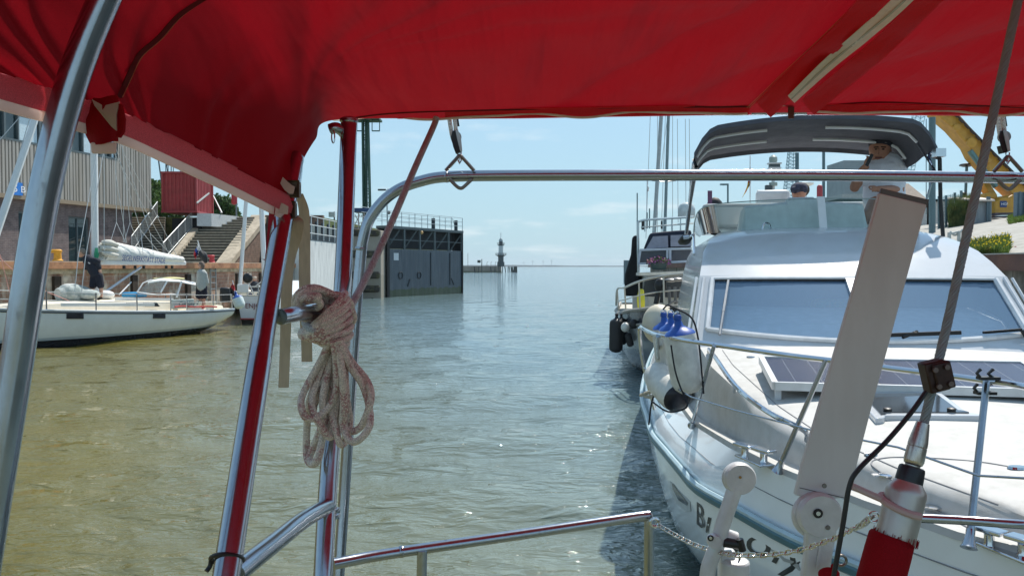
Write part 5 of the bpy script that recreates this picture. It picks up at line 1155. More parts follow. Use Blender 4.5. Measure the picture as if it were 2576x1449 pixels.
m = MB(); m.tube(spl([F1.at(x, y, 1.3) for x, y in ((440, 772), (460, 770), (490, 772), (520, 771), (545, 772))], 4), .03, 6); tag(m.build('red_rope', M('rope_red', (.5, .08, .07), rough=.8)), 'red rope lying along the sailboat side deck near the stern', 'rope')
# flag on staff at the stern
def flag(label, top, pts_px, D, cols, pole, name='flag'):
    t = thing(name, label, 'flag', P(pole[0], pole[1], D)); m = MB(); m.tube([P(*pole, D), P(*top, D)], .015, 6); m.build('flagstaff', WM, t)
    n = len(cols); A, B, C_, D_ = pts_px
    for i, cname in enumerate(cols):
        rows = []
        for s in np.linspace(i/n, (i+1)/n, 4):
            a = (lerp(A[0], D_[0], s), lerp(A[1], D_[1], s)); b = (lerp(B[0], C_[0], s), lerp(B[1], C_[1], s))
            rows.append([P(lerp(a[0], b[0], k), lerp(a[1], b[1], k), D+.12*math.sin(k*9+s*2)) for k in np.linspace(0, 1, 9)])
        m = MB(); m.sheet(rows, .01); m.build('cloth', M('flag_'+cname, {'black': (.015, .015, .015), 'red': (.5, .03, .04), 'gold': (.75, .45, .04), 'white': (.75, .75, .75), 'blue': (.03, .08, .35)}[cname], rough=.8), t)
flag('white blue and red pennant above a dark furled flag at the sailboat stern', (497, 605), ((498, 612), (502, 630), (492, 652), (487, 640)), 28.2, ('white', 'blue', 'red'), (515, 660))
m = MB(); m.tube(spl([P(503, 632, 28.2), P(512, 645, 28.2), P(518, 662, 28.2)], 5), [.05, .09, .12, .13, .14, .14, .13, .12, .1, .08, .04], 8); tag(m.build('furled_flag', BLK2), 'dark furled flag hanging below the white blue and red pennant', 'flag')
flag('small black red and gold flag drooping between the two sailboats', (585, 705), ((586, 708), (592, 730), (597, 750), (575, 735)), 29.5, ('red', 'black'), (592, 745))
fender('fender', 'pale fender hanging off the stern of the lettered sailboat', P(595, 744, 28.0), P(606, 776, 28.0), .19, capm=FB, body=M('fender_pale', (.66, .74, .72), rough=.4))
# ---------------------------------------------------------------- second sailboat (transom)
s2 = thing('sailboat', 'white sailing yacht seen stern-on with a red lettered transom behind the first yacht', 'sailboat', (-9.8, 33, 0))
D2 = 31.6
def s2p(px, py, dd=0): return P(px, py, D2+dd)
HW2 = zbands('yacht2_paint', [(-2, (.01, .01, .015)), (.12, (.64, .66, .68))], rough=.2, coat=.3)
m = MB(); rows = []
outl = [(599, 745), (600, 765), (606, 800), (609, 816), (640, 820), (672, 818), (690, 800), (696, 765), (697, 745)]
for dd, sc in ((0, 1), (2, 1.06), (5, 1.0), (7, .6), (8.5, .05)):
    c = s2p(648, 745); rows.append([Vector((c.x+(s2p(x, y).x-c.x)*sc-dd*.22, D2+dd, s2p(x, y).z+(.35 if y < 750 else 0)*dd/10)) for x, y in outl])
m.loft(rows, cap=True); m.build('hull', HW2, s2, smooth=40)
m = MB(); m.prism([s2p(599, 745), s2p(697, 745), s2p(694, 745, 8), s2p(604, 745, 8)], (0, 0, .05)); m.box(s2p(655, 741, 3), (1.6, 3, .35)); m.build('deck', YD, s2, smooth=0, bevel=.05)
text('ENJOY', .27, s2p(617, 775)-Vector((0, .03, 0)), (1, 0, 0), (0, 0, 1), M('ink_maroon', (.18, .02, .03), rough=.5), s2)
m = MB(); m.box(s2p(640, 802)-Vector((0, .02, 0)), (1.1, .02, .05)); m.build('stripe', M('stripe_red', (.4, .05, .05), rough=.5), s2, smooth=0)
m = MB(); m.tube([s2p(603, 728, 4), s2p(621, 480, 4), s2p(640, 200, 4)], .085, 10); m.build('mast', WM, s2)
m = MB()
for a, b in (((598, 722), (700, 720)), ((598, 735), (700, 733))): m.tube([s2p(*a), s2p(*b)], .02, 6)
for x in (600, 622, 650, 675, 697): m.tube([s2p(x, 745), s2p(x, 718)], .02, 6)
m.tube([s2p(650, 718), s2p(672, 738)], .03, 6); m.tube([s2p(615, 690), s2p(640, 742)], .02, 6); m.tube([s2p(640, 722), s2p(668, 700)], .02, 6)
m.build('pushpit', M('rail_pale', (.6, .62, .62), rough=.35, metal=.4), s2)
m = MB(); m.box(s2p(611, 726), (.45, .1, .35)); m.build('instrument_box', WHITE, s2, bevel=.03)
m = MB(); m.ell(s2p(623, 700), (.2, .1, .2)); m.build('wheel_cover', BLACK, s2)
# third mast and white cabin boat between the straps
s3 = thing('sailboat', 'white yacht mostly hidden behind the leaning steel tube, mast showing above', 'sailboat', (-12.2, 39, 0))
m = MB(); m.tube([P(668, 760, 38), P(659, 545, 38), P(650, 330, 38)], .12, 10); m.build('mast', WM, s3)
m = MB(); rows = []
for dd, h in ((0, .3), (1.5, 1), (4, 1.05), (6, .3)): rows.append([(-11.2-.9*h, 37+dd, .05), (-11.2-.95*h, 37+dd, .95), (-11.2-.3*h, 37+dd, 1.1+.45*h), (-11.2+.4*h, 37+dd, 1.1+.45*h), (-11.2+.95*h, 37+dd, .95), (-11.2+.9*h, 37+dd, .05)])
m.loft(rows, cap=True); m.build('hull', M('cabin_white', (.7, .72, .72), rough=.3), s3, smooth=30)
m = MB(); m.box((-11.2, 38.2, 1.3), (1.0, 1, .25)); m.build('cabin_window', M('cabin_window_dark', (.03, .04, .05), rough=.15), s3, bevel=.02)
# ================================================================== RIGHT BACKGROUND
# ground behind the right quay
ZQR = 2.5
def gz(x, y):
    a = min(1, max(0, (x-8.6)/11)); return ZQR+a*1.75+.0*y
rows = []
for x in (8.15, 8.6, 9.5, 11, 13, 15, 17, 19.6, 23, 30, 60, 120):
    rows.append([Vector((x, y, gz(x, y))) for y in np.linspace(-10, 46, 30)])
m = MB(); m.sheet(rows, -.3); struct(m.build('quay_slope', M('pale_gravel', (.36, .345, .31), rough=.95, var=.12, vs=2, bump=.3, bs=14, col2=(.27, .26, .22), amt=.6), smooth=60))
qr = thing('quay_wall', 'right hand quay wall of stained concrete with a thick rust brown top beam behind the cruiser', 'quay wall', (8, 14, 0))
CW = brickmat('panel_concrete', (.34, .31, .26), (.29, .26, .22), (.10, .09, .08), sx=1.15, sy=1.5, rough=.95, col2=(.11, .09, .07), amt=.85, pos=(.45, .6), zstain=[(.2, (.04, .04, .02))])
m = MB(); m.prism([Vector((8, -10, -1.5)), Vector((8.3, -10, -1.5)), Vector((8.3, 11.2, -1.5)), Vector((8, 11.2, -1.5))], (0, 0, 3.9)); m.prism([Vector((8, 11.9, -1.5)), Vector((8.3, 11.9, -1.5)), Vector((8.3, 46, -1.5)), Vector((8, 46, -1.5))], (0, 0, 3.9)); m.build('wall', CW, qr, smooth=0)
m = MB(); m.prism([Vector((8.28, 11.1, -1.5)), Vector((8.4, 11.1, -1.5)), Vector((8.4, 12, -1.5)), Vector((8.28, 12, -1.5))], (0, 0, 3.8)); m.build('ladder_recess', M('recess_black', (.015, .014, .012), rough=.95), qr, smooth=0)
m = MB()
for k in range(11): m.tube([(8.08, 11.22, 2.0-k*.3), (8.08, 11.88, 2.0-k*.3)], .02, 6)
m.build('ladder', M('ladder_rust', (.12, .1, .09), rough=.8), qr)
m = MB(); m.beam((8.03, -10, 2.36), (8.03, 46, 2.36), .34, .26); m.build('edge_beam', M('beam_brown', (.20, .095, .065), rough=.75, var=.15, vs=1.5, col2=(.14, .08, .07), amt=.6), qr, smooth=0)
m = MB(); m.beam((8.03, -10, 2.50), (8.03, 46, 2.50), .37, .02); m.build('beam_cap', M('pale_steel_cap2', (.5, .46, .4), rough=.6), qr, smooth=0)
# weeds with yellow flowers
def weeds(label, n, fx, hgt, seed, cat='weeds', cols=((.10, .16, .03), (.5, .42, .04)), fl=0):
    rr = random.Random(seed); a = MB(); b = MB()
    for i in range(n):
        x, y = fx(rr); z = gz(x, y); h = hgt*rr.uniform(.4, 1); dx_, dy_ = rr.uniform(-.1, .1), rr.uniform(-.1, .1); w_ = .012+.012*rr.random()
        a.add([(x-w_, y, z), (x+w_, y, z), (x+dx_, y+dy_, z+h)], [(0, 1, 2)])
        a.add([(x, y-w_, z+h*.4), (x+rr.uniform(-.1, .1), y+rr.uniform(-.1, .1), z+h*.75), (x, y+w_, z+h*.55)], [(0, 1, 2)])
        if rr.random() < fl: s = .014; b.add([(x+dx_-s, y+dy_, z+h), (x+dx_, y+dy_-s, z+h+s), (x+dx_+s, y+dy_, z+h), (x+dx_, y+dy_+s, z+h-s)], [(0, 1, 2, 3)])
    k = len(a.v); o = a.build('weeds', M('weed_'+str(seed), cols[0], rough=.9, var=.4, vs=4, trans=.3, col2=(.17, .17, .05), amt=.6), None, smooth=0, fixn=False); tag(o, label, cat, kind='stuff')
    if b.v: o2 = b.build('yellow_flowers', M('flower_yellow', (.6, .48, .03), rough=.8, trans=.3), None, smooth=0, fixn=False); tag(o2, 'tiny yellow flowers on the weeds behind the right quay beam', 'flowers', kind='stuff')
weeds('yellow green weeds growing behind the brown quay beam at right', 1700, lambda r: ((lambda y: (max(8.4, 1288*0+ (r.uniform(2425, 2535)-1288)/2000*y), y))(r.uniform(13.8, 17.5))), .24, 1, fl=.12)
weeds('dark green scrub beside the grey steel hut', 3800, lambda r: ((lambda y: ((r.uniform(2385, 2450)-1288)/2000*y, y))(r.uniform(30, 33))), 1.25, 2, cols=((.06, .09, .025), None))
weeds('bright green grass patch at the right edge below the blue grey gate', 2500, lambda r: ((lambda y: ((r.uniform(2535, 2640)-1288)/2000*y, y))(r.uniform(25, 30))), .22, 3, cols=((.12, .2, .03), None))
# grey steel hut
ht = thing('steel_hut', 'grey steel storage hut with a pale flat roof on the right quay', 'hut', P(2478, 577, 30))
a = P(2448, 577, 30); b = P(2494, 577, 30); z0 = gz(a.x, 30)-.05; zt = P(0, 508, 30).z
HUTM = M('hut_grey', (.30, .32, .34), rough=.5, var=.12, vs=3, stretch=(3, 3, .4), col2=(.22, .24, .26), amt=.6)
m = MB(); m.prism([Vector((a.x, 30, z0)), Vector((b.x, 30, z0)), Vector((b.x+.5, 31.6, z0)), Vector((a.x, 31.6, z0))], (0, 0, zt-z0)); m.build('wall', HUTM, ht, smooth=0)
m = MB(); m.prism([Vector((a.x-.1, 29.8, zt)), Vector((b.x+.0, 29.8, zt)), Vector((b.x+.65, 31.8, zt+.25)), Vector((a.x-.1, 31.8, zt+.25))], (0, 0, .07)); m.build('roof', M('hut_roof', (.62, .52, .45), rough=.6), ht, smooth=0)
m = MB()
for x in (2484, 2489): m.beam(P(x, 577, 29.9), P(x, 495, 29.9), .06, .06)
m.build('door_post', M('post_bluegrey', (.12, .17, .2), rough=.5), ht, smooth=0)
# dark frame gate at far right
t = thing('steel_gate_leaf', 'blue grey slatted steel gate standing at the right edge of the quay', 'gate', P(2563, 575, 27)); m = MB()
a = P(2553, 575, 27); b = P(2600, 575, 27); m.box(((a.x+b.x)/2, 27, (a.z+P(0, 492, 27).z)/2), (b.x-a.x, .2, P(0, 492, 27).z-a.z+.2))
for k in range(5): m.box((a.x+.08+k*.16, 26.88, (a.z+P(0, 492, 27).z)/2), (.06, .06, 1.35))
m.build('panel', M('gate_bluegrey', (.13, .18, .22), rough=.5), t, smooth=0)
# piled beams under excavator
t = thing('timber_stack', 'stack of dark purple grey beams between the steel hut and the blue grey gate', 'timber stack', P(2525, 577, 31)); m = MB()
for k in range(6): a = P(2497, 574-k*7, 31); b = P(2553, 573-k*7, 31); m.beam(a, b, .3, .085 if k % 2 else .06)
m.build('beams', M('beams_dark', (.08, .075, .1), rough=.8, var=.3, vs=3), t, smooth=0)
# excavator
ex = thing('excavator', 'large yellow excavator with its boom rising to the upper right corner', 'excavator', P(2520, 560, 34))
YE = M('machine_yellow', (.55, .29, .035), rough=.45, var=.12, vs=2, col2=(.4, .2, .03), amt=.5)
def e3(px, py, dd=0): return P(px, py, 34+dd)
m = MB(); pts = [e3(x, y) for x, y in ((2504, 541), (2555, 538), (2575, 520), (2575, 495), (2548, 490), (2535, 497), (2522, 497), (2512, 505), (2504, 507))]; m.prism(pts, (0, 2.6, 0)); m.build('counterweight', YE, ex, bevel=.06, smooth=0)
m = MB(); m.prism([e3(x, y, .3) for x, y in ((2480, 500), (2508, 500), (2508, 489), (2498, 484), (2480, 486))], (0, 2, 0)); m.build('engine_hood', YE, ex, bevel=.04, smooth=0)
p0_, p1_ = e3(2515, 522), e3(2532, 506); m = MB(); m.prism([Vector((p0_.x, 33.97, p0_.z)), Vector((p1_.x, 33.97, p0_.z)), Vector((p1_.x, 33.97, p1_.z)), Vector((p0_.x, 33.97, p1_.z))], (0, .02, 0)); sg2 = m.build('sign_plate', M('sign_navy', (.02, .06, .2), rough=.5), ex, smooth=0)
text('HGF', .15, Vector((p0_.x+.03, 33.95, p0_.z+.09)), (1, 0, 0), (0, 0, 1), M('sign_white', (.85, .86, .86)), sg2)
m = MB(); m.prism([e3(x, y, .8) for x, y in ((2440, 540), (2472, 540), (2474, 494), (2452, 494), (2444, 505))], (0, 1.6, 0)); m.build('cab', M('cab_green', (.03, .14, .12), rough=.5), ex, bevel=.04, smooth=0)
m = MB(); m.prism([e3(x, y, .75) for x, y in ((2444, 532), (2456, 532), (2462, 500), (2450, 502))], (0, .03, 0)); m.prism([e3(x, y, .75) for x, y in ((2473, 496), (2496, 495), (2490, 505), (2478, 506))], (0, .03, 0)); m.build('cab_window', M('cab_glass', (.35, .55, .5), rough=.15), ex, smooth=0)
m = MB(); m.prism([e3(x, y, 0) for x, y in ((2480, 545), (2560, 545), (2560, 560), (2480, 560))], (0, 3, 0)); m.build('undercarriage', M('track_dark', (.05, .045, .045), rough=.8), ex, smooth=0, bevel=.05)
m = MB(); boom = [(2352, 284), (2410, 284), (2440, 318), (2500, 380), (2540, 420), (2600, 480), (2600, 520), (2560, 500), (2505, 450), (2480, 425), (2452, 395), (2440, 370), (2400, 325)]
m.prism([e3(x, y, 1) for x, y in boom], (0, .8, 0)); m.build('boom', YE, ex, smooth=0, bevel=.04)
m = MB(); m.tube([e3(2440, 380, .9), e3(2505, 470, .9)], .12, 8); m.build('hydraulic_ram', M('ram_teal', (.12, .22, .22), rough=.4, metal=.4), ex)
m = MB(); m.tube([e3(2400, 283, .9), e3(2438, 322, .9), e3(2500, 385, .9), e3(2590, 475, .9)], .05, 6)
for k in range(13): a = e3(2404+k*14, 290+k*14.2, .85); m.box(a, (.22, .06, .08), mat=Matrix.Rotation(R(45), 3, 'Y'))
m.build('hydraulic_hose', M('hose_dark', (.05, .03, .02), rough=.6), ex)
m = MB()
for x, y, r in ((2442, 360, .22), (2405, 322, .16), (2475, 398, .12), (2485, 405, .12)): m.lathe([(r, 0), (r, .1), (r*.5, .12)], e3(x, y, 1), (0, -1, 0), n=14)
m.build('pivot_pin', YE, ex)
m = MB(); m.prism([e3(x, y, 1.2) for x, y in ((2470, 455), (2485, 455), (2508, 490), (2510, 505), (2498, 500))], (0, .5, 0)); m.build('boom_foot', YE, ex, smooth=0)
m = MB(); m.prism([e3(x, y, 1.4) for x, y in ((2540, 462), (2610, 462), (2610, 500), (2570, 492))], (0, .6, 0)); m.build('stick', YE, ex, smooth=0)
# poles, fence
PG = M('pole_bluegrey', (.10, .17, .19), rough=.5)
for (x0_, y0_, x1_, y1_, D, r, lab) in ((2345, 600, 2345, 296, 28, .11, 'thick blue grey pole right of the cruiser canopy, second from the yellow boom'), (2425, 580, 2432, 418, 36, .06, 'slim lamp pole with a flat dark head left of the excavator cab')):
    t = thing('pole', lab, 'pole', P(x0_, y0_, D)); m = MB(); m.tube([P(x0_, y0_, D), P(x1_, y1_, D)], r, 8); m.build('shaft', PG, t)
    if r < .1: m = MB(); m.lathe([(.16, 0), (.32, .06), (.28, .12), (.1, .16)], P(2432, 420, D), n=14); m.ell(P(2425, 489, D), (.12, .12, .1)); m.build('lamp_head', BLACK, t)
fn = thing('wire_fence', 'see-through wire fence on the right quay behind the cruiser', 'fence', P(2395, 570, 31))
m = MB()
for x, yt in ((2380, 492), (2402, 485), (2362, 494), (2418, 480)): m.beam(P(x, 577, 31), P(x, yt, 31), .07, .07)
m.build('fence_post', PG, fn, smooth=0)
m = MB()
for k in range(9): m.beam(P(2362, 500+k*9, 31), P(2402, 490+k*9, 31), .015, .015)
for k in range(10): m.beam(P(2362+k*4.2, 575, 31), P(2362+k*4.2, 496-k, 31), .012, .012)
m.build('mesh', PG, fn, smooth=0)
lr = thing('quay_ladder_rail', 'low galvanised rail with a sagging chain beside the weeds', 'railing', G(2395, 640, ZQR))
m = MB()
for x, y0_, y1_ in ((2388, 632, 585), (2412, 636, 582), (2423, 640, 577)): m.beam(P(x, y0_, 16), P(x, y1_, 16), .05, .05)
m.beam(P(2385, 590, 16), P(2412, 583, 16), .04, .04); m.tube(spl([P(2390, 583, 16), P(2402, 592, 16), P(2416, 583, 16), P(2424, 577, 16)], 5), .02, 6); m.beam(P(2388, 615, 16), P(2420, 610, 16), .04, .04); m.build('rail', GAL, lr, smooth=0)
m = MB(); m.beam(P(2432, 582, 16.5), P(2426, 640, 16.5), .04, .05); m.beam(P(2434, 582, 16.5), P(2445, 640, 16.5), .04, .05); tag(m.build('step_ladder', GAL, smooth=0), 'small aluminium step ladder standing behind the right quay beam', 'ladder')
m = MB(); m.tube(spl([G(2555, 628, 2.62), G(2566, 610, 2.9), G(2580, 603, 3.0), G(2600, 612, 2.8)], 6), .06, 8); tag(m.build('red_hoop', M('hoop_red', (.35, .04, .04), rough=.5)), 'red steel hoop on the quay beam at the right edge', 'hoop')
# hip roofed hut, grey tower, dark shed
t = thing('hip_roof_house', 'low house with a brown hipped roof behind the standing man', 'house', P(2290, 540, 60)); m = MB()
a, b, c, d = P(2240, 505, 58), P(2338, 500, 58), P(2345, 508, 66), P(2240, 508, 66); pk_ = P(2262, 462, 61); pk2 = P(2285, 462, 61)
m.add([Vector((a.x, 58, a.z)), Vector((b.x, 58, a.z)), Vector((b.x+1, 66, a.z)), Vector((a.x, 66, a.z)), pk_, pk2], [(0, 1, 5, 4), (1, 2, 5), (2, 3, 4, 5), (3, 0, 4), (0, 3, 2, 1)]); m.build('roof', M('roof_brown', (.25, .20, .16), rough=.9, var=.2, vs=3, bump=.4, bs=8), t, smooth=0)
m = MB(); m.box(((a.x+b.x)/2, 62, a.z-1.6), (b.x-a.x-1.4, 6, 3.2)); m.build('wall', M('house_wall', (.18, .17, .16), rough=.9), t, smooth=0)
t = thing('tower_block', 'plain grey square tower behind the standing man', 'tower', P(2160, 540, 75)); m = MB(); a, b = P(2121, 560, 75), P(2196, 404, 75); m.box(((a.x+b.x)/2, 77, (a.z+b.z)/2), (b.x-a.x, 4, b.z-a.z)); m.build('wall', M('tower_grey', (.33, .35, .35), rough=.9, var=.1, vs=.5), t, smooth=0)
t = thing('dark_shed', 'dark green flat shed with a pale roof edge beside the grey tower', 'shed', P(2150, 540, 50)); m = MB(); a, b = P(2120, 560, 50), P(2190, 498, 50); m.box(((a.x+b.x)/2, 51.5, (a.z+b.z)/2), (b.x-a.x, 3, b.z-a.z)); m.build('wall', M('shed_green', (.03, .07, .07), rough=.7), t, smooth=0)
m = MB(); m.box(((a.x+b.x)/2, 51.5, b.z+.1), (b.x-a.x+.3, 3.3, .25)); m.build('roof', M('shed_roof', (.4, .42, .4), rough=.7), t, smooth=0)
t = thing('work_huts', 'row of pale work huts below the fence right of the cruiser', 'hut', P(2330, 560, 45)); m = MB()
for x, w_ in ((2300, 1.6), (2345, 1.2)): p = P(x, 530, 45); m.box((p.x, 45, p.z-.3), (w_, 1.2, 1.6))
m.build('wall', M('hut_pale', (.5, .5, .48), rough=.7), t, smooth=0)
m = MB()
for x, w_ in ((2300, 2), (2345, 1.5)): p = P(x, 500, 45); m.box((p.x, 45, p.z-.15), (w_, 1.5, .12))
m.build('roof', M('hut_roof_dark', (.10, .12, .13), rough=.7), t, smooth=0)
# lattice masts far behind
LM = M('lattice_pale', (.32, .42, .45), rough=.6)
def lattice(label, xb, yb, xt, yt, D, w0, w1, r=.05):
    t = thing('lattice_mast', label, 'mast', P(xb, yb, D)); m = MB(); A_ = P(xb, yb, D); B_ = P(xt, yt, D); n = 14; prev = None
    for i in range(n+1):
        q = A_.lerp(B_, i/n); w_ = lerp(w0, w1, i/n); cur = [q+Vector((s*w_, k*w_, 0)) for s, k in ((-1, -1), (1, -1), (1, 1), (-1, 1))]
        if prev:
            for j in range(4): m.beam(prev[j], cur[j], r*1.4, r*1.4); m.beam(prev[j], cur[(j+1) % 4], r, r); m.beam(cur[j], cur[(j+1) % 4], r, r)
        prev = cur
    m.build('lattice', LM, t, smooth=0)
lattice('pale lattice crane mast leaning behind the right end of the grey canopy', 2285, 440, 2312, 285, 90, .40, .5, .035)
lattice('pale lattice radio mast seen left of the standing man', 1985, 500, 1992, 380, 80, .5, .3, .035)
for x, w_, y0_, D, lab in ((2005, .16, 385, 70, 'slim grey mast beside the pale lattice radio mast'), (2072, .09, 380, 50, 'thin teal pole beside the red post'), (2330, .02, 300, 40, 'hair thin aerial right of the grey canopy')):
    t = thing('mast', lab, 'mast', P(x, 520, D)); m = MB(); m.tube([P(x, 540, D), P(x, y0_, D)], w_, 8); m.build('shaft', PG, t)
m = MB(); m.cap(P(2062, 540, 40), P(2062, 472, 40), .14, .14); tag(m.build('red_post', M('post_red', (.4, .05, .06), rough=.5)), 'round topped red post above the flybridge console', 'post')
t = thing('street_lamp', 'angled street lamp above the left end of the flybridge screen', 'street lamp', P(1831, 560, 45)); m = MB(); m.tube([P(1831, 560, 45), P(1831, 466, 45), P(1818, 465, 45)], .05, 6); m.box(P(1822, 464.5, 45), (.45, .2, .08)); m.build('pole', PG, t)
# ---------------------------------------------------------------- work boat / ship masts behind cruiser
wb = thing('work_boat', 'work boat behind the cruiser, its radar mast and white domes showing under the grey canopy', 'work boat', P(1950, 560, 28))
m = MB(); a, b = P(1870, 640, 28), P(2060, 560, 28); rows = []
for dd, s in ((0, .4), (2, 1), (9, 1), (11, .9)): rows.append([((a.x+b.x)/2-1.4*s, 27+dd, -.3), ((a.x+b.x)/2-1.6*s, 27+dd, 1.3), ((a.x+b.x)/2+1.6*s, 27+dd, 1.3), ((a.x+b.x)/2+1.4*s, 27+dd, -.3)])
m.loft(rows, cap=True); m.build('hull', M('workboat_hull', (.08, .1, .13), rough=.5), wb, smooth=30)
m = MB(); c = P(1950, 540, 29); m.box((c.x, 31, 2.3), (2.2, 3, 2.2)); m.build('wheelhouse', WHITE, wb, bevel=.08)
m = MB(); m.tube([P(1945, 540, 29), P(1945, 398, 29)], .06, 8); m.box(P(1948, 412, 29), (.45, .3, .05)); m.box(P(1948, 424, 29), (.42, .28, .06)); m.tube([P(1905, 480, 29), P(1945, 480, 29)], .02, 6); m.build('radar_mast', M('mast_offwhite', (.6, .62, .62), rough=.4), wb)
m = MB(); m.box(P(1948, 419, 29), (.36, .24, .16)); m.box(P(1933, 473, 29), (.22, .2, .2)); m.build('radar_box', M('box_darkgrey', (.06, .08, .09), rough=.5), wb, bevel=.02)
m = MB(); m.lathe([(.15, 0), (.15, .12)], P(1945, 468, 29), n=12); m.build('radome', M('radome_greygreen', (.32, .38, .35), rough=.4), wb)
m = MB(); m.lathe([(.13, 0), (.15, .08), (.14, .2), (.05, .28)], P(1945, 410, 29), n=14); m.build('radome', M('radome_greygreen', (.32, .38, .35), rough=.4), wb)
m = MB(); m.tube([P(2020, 540, 30), P(2022, 470, 30)], .12, 8); m.lathe([(.12, 0), (.3, .08), (.36, .13), (.36, .16), (.1, .2)], P(2022, 472, 30), n=20); m.build('dish_mast', WHITE, wb)
flag('black red and gold flag hanging limp in two pieces above and below the steel tube', (1887, 392), ((1887, 397), (1889, 462), (1868, 497), (1884, 470)), 24, ('black', 'red', 'gold'), (1887, 560))
# ---------------------------------------------------------------- steel yacht behind
F3 = Fr(3.45, 14.0, .16, 1, 1, -.16)
sy = thing('steel_yacht', 'dark and grey steel motor yacht with blue canvas wheelhouse moored beyond the white cruiser', 'motor yacht', F3.W(4, 0, 0))
H3 = [(0, .05), (.4, .5), (1, .95), (2, 1.35), (3.2, 1.6), (5, 1.75), (10, 1.75)]; Z3 = [(0, 1.62), (1.5, 1.45), (3.2, 1.28), (6, 1.2), (10, 1.2)]
m = MB(); us3 = [0, .15, .4, .7, 1, 1.5, 2, 2.6, 3.2, 4, 5, 7, 10]
HG3 = zbands('steel_yacht_paint', [(-2, (.02, .02, .025)), (.25, (.15, .165, .175)), (1.16, (.07, .075, .085))], rough=.25, coat=.3, stain=.15)
for sg_ in (-1, 1):
    rows = []
    for u in us3:
        b = interp(u, H3); zs = interp(u, Z3); r = []
        for k in range(9):
            a = math.pi/2*k/8; fl = interp(u, [(0, 2.2), (2, 1.1), (4, .5), (10, .35)]); r.append(F3.W(u+.9*math.sin(a)*max(0, 1-u/1.5), sg_*b*math.cos(a)**fl, zs-(zs+.35)*math.sin(a)))
        rows.append(r)
    m.loft(rows)
m.loft([[F3.W(10, s*1.7, z) for z in (-.3, 1.2)] for s in (-1, 1)]); m.build('hull', HG3, sy, smooth=60)
m = MB(); m.loft([[F3.W(u, v*interp(u, H3), interp(u, Z3)-.05) for v in (-1, 0, 1)] for u in us3]); m.build('deck', M('deck_sand', (.5, .47, .4), rough=.8), sy, smooth=0)
m = MB()
for sg_ in (-1, 1): m.tube(spl([F3.W(u, sg_*interp(u, H3), interp(u, Z3)) for u in us3], 3), .04, 6); m.tube(spl([F3.W(u, sg_*(interp(u, H3)+.02), interp(u, Z3)-.3) for u in us3[1:]], 3), .03, 6)
m.build('strake', M('strake_cream', (.3, .28, .24), rough=.5), sy)
m = MB(); TT = [(.0, .05, 2.2), (.6, .75, 2.12), (1.5, 1.2, 2.0), (2.6, 1.5, 1.85), (3.6, 1.68, 1.78), (4.1, 1.72, 1.4)]
for sg_ in (-1, 1):
    m.tube(spl([F3.W(u, sg_*v, z) for u, v, z in TT], 5), .022, 8); m.tube(spl([F3.W(u, sg_*v, lerp(z, interp(u, Z3), .5)) for u, v, z in TT[:-1]], 4), .012, 6)
    for u, v, z in TT[:-1]: m.tube([F3.W(u, sg_*v, z), F3.W(u, sg_*v*.98, interp(u, Z3))], .018, 6)
m.build('pulpit_rail', M('rail_steel3', (.6, .56, .5), rough=.3, metal=.7), sy)
# wheelhouse with canvas
NAVY = M('navy_canvas', (.018, .024, .045), rough=.8, var=.2, vs=3, bump=.3, bs=6); BLC = M('black_canvas', (.012, .012, .014), rough=.85)
def f3(px, py, u): return F3.atu(px, py, u)
UW = 3.8
m = MB(); a = f3(1606, 690, UW); b = f3(1760, 690, UW); z0_ = f3(0, 690, UW).z; z1_ = f3(0, 585, UW).z
c = F3.W(UW+1.8, (F3.loc(a)[1]+F3.loc(b)[1])/2, (z0_+1.2)/2); m.box((c.x, c.y, (z0_+1.0)/2), (b.x-a.x, 3.6, z0_-1.0), rz=-.06); m.build('cabin', M('cabin_cream', (.55, .52, .45), rough=.5), sy, bevel=.05)
q = MB(); q.prism([f3(1616, 745, UW-.02), f3(1728, 750, UW-.02), f3(1728, 700, UW-.02), f3(1622, 700, UW-.02)], (0, -.04, 0)); q.build('cabin_window', M('cabin_window_dark', (.03, .04, .05), rough=.15), sy, smooth=0)
m = MB(); m.prism([f3(1606, 664, UW), f3(1740, 656, UW), f3(1740, 628, UW), f3(1612, 628, UW)], F3.a*3.2); m.build('wheelhouse_lower', M('wheelhouse_glass', (.03, .045, .07), rough=.12, coat=.4), sy, smooth=0)
m = MB()
for pts in ([(1606, 664), (1740, 657)], [(1610, 629), (1740, 625)], [(1606, 664), (1611, 629)], [(1678, 661), (1679, 627)], [(1686, 661), (1686, 627)]): m.beam(f3(*pts[0], UW-.03), f3(*pts[1], UW-.03), .05, .05)
m.build('window_frame', M('frame_silver', (.5, .55, .62), rough=.4), sy, smooth=0)
m = MB(); fr0 = [(1618, 628), (1740, 624), (1740, 578), (1700, 580), (1635, 586)]; m.prism([f3(x, y, UW+.05) for x, y in fr0], F3.a*2.8); m.build('canvas_top', NAVY, sy, smooth=0, bevel=.06)
for poly in (((1625, 626), (1681, 622), (1680, 593), (1643, 595)), ((1687, 621), (1740, 619), (1740, 590), (1687, 592))):
    m = MB(); m.prism([f3(x, y, UW-.02) for x, y in poly], (0, .03, 0)); m.build('clear_window', M('vinyl_lilac', (.22, .24, .32), rough=.15, coat=.5), sy, smooth=0)
m = MB(); m.prism([F3.atu(x, y, 4.6) for x, y in ((1570, 745), (1610, 745), (1608, 600), (1600, 590), (1590, 597), (1587, 640), (1572, 690))], F3.a*3.2); m.build('side_canvas', BLC, sy, smooth=0, bevel=.05)
m = MB(); a = f3(1606, 560, 4.2); m.tube(spl([f3(1606, 690, 4.2), f3(1605, 575, 4.2), f3(1612, 556, 4.2), f3(1660, 551, 4.2), f3(1745, 546, 4.2)], 5), .028, 8)
m.tube([f3(1612, 572, 4.2), f3(1745, 562, 4.2)], .018, 6)
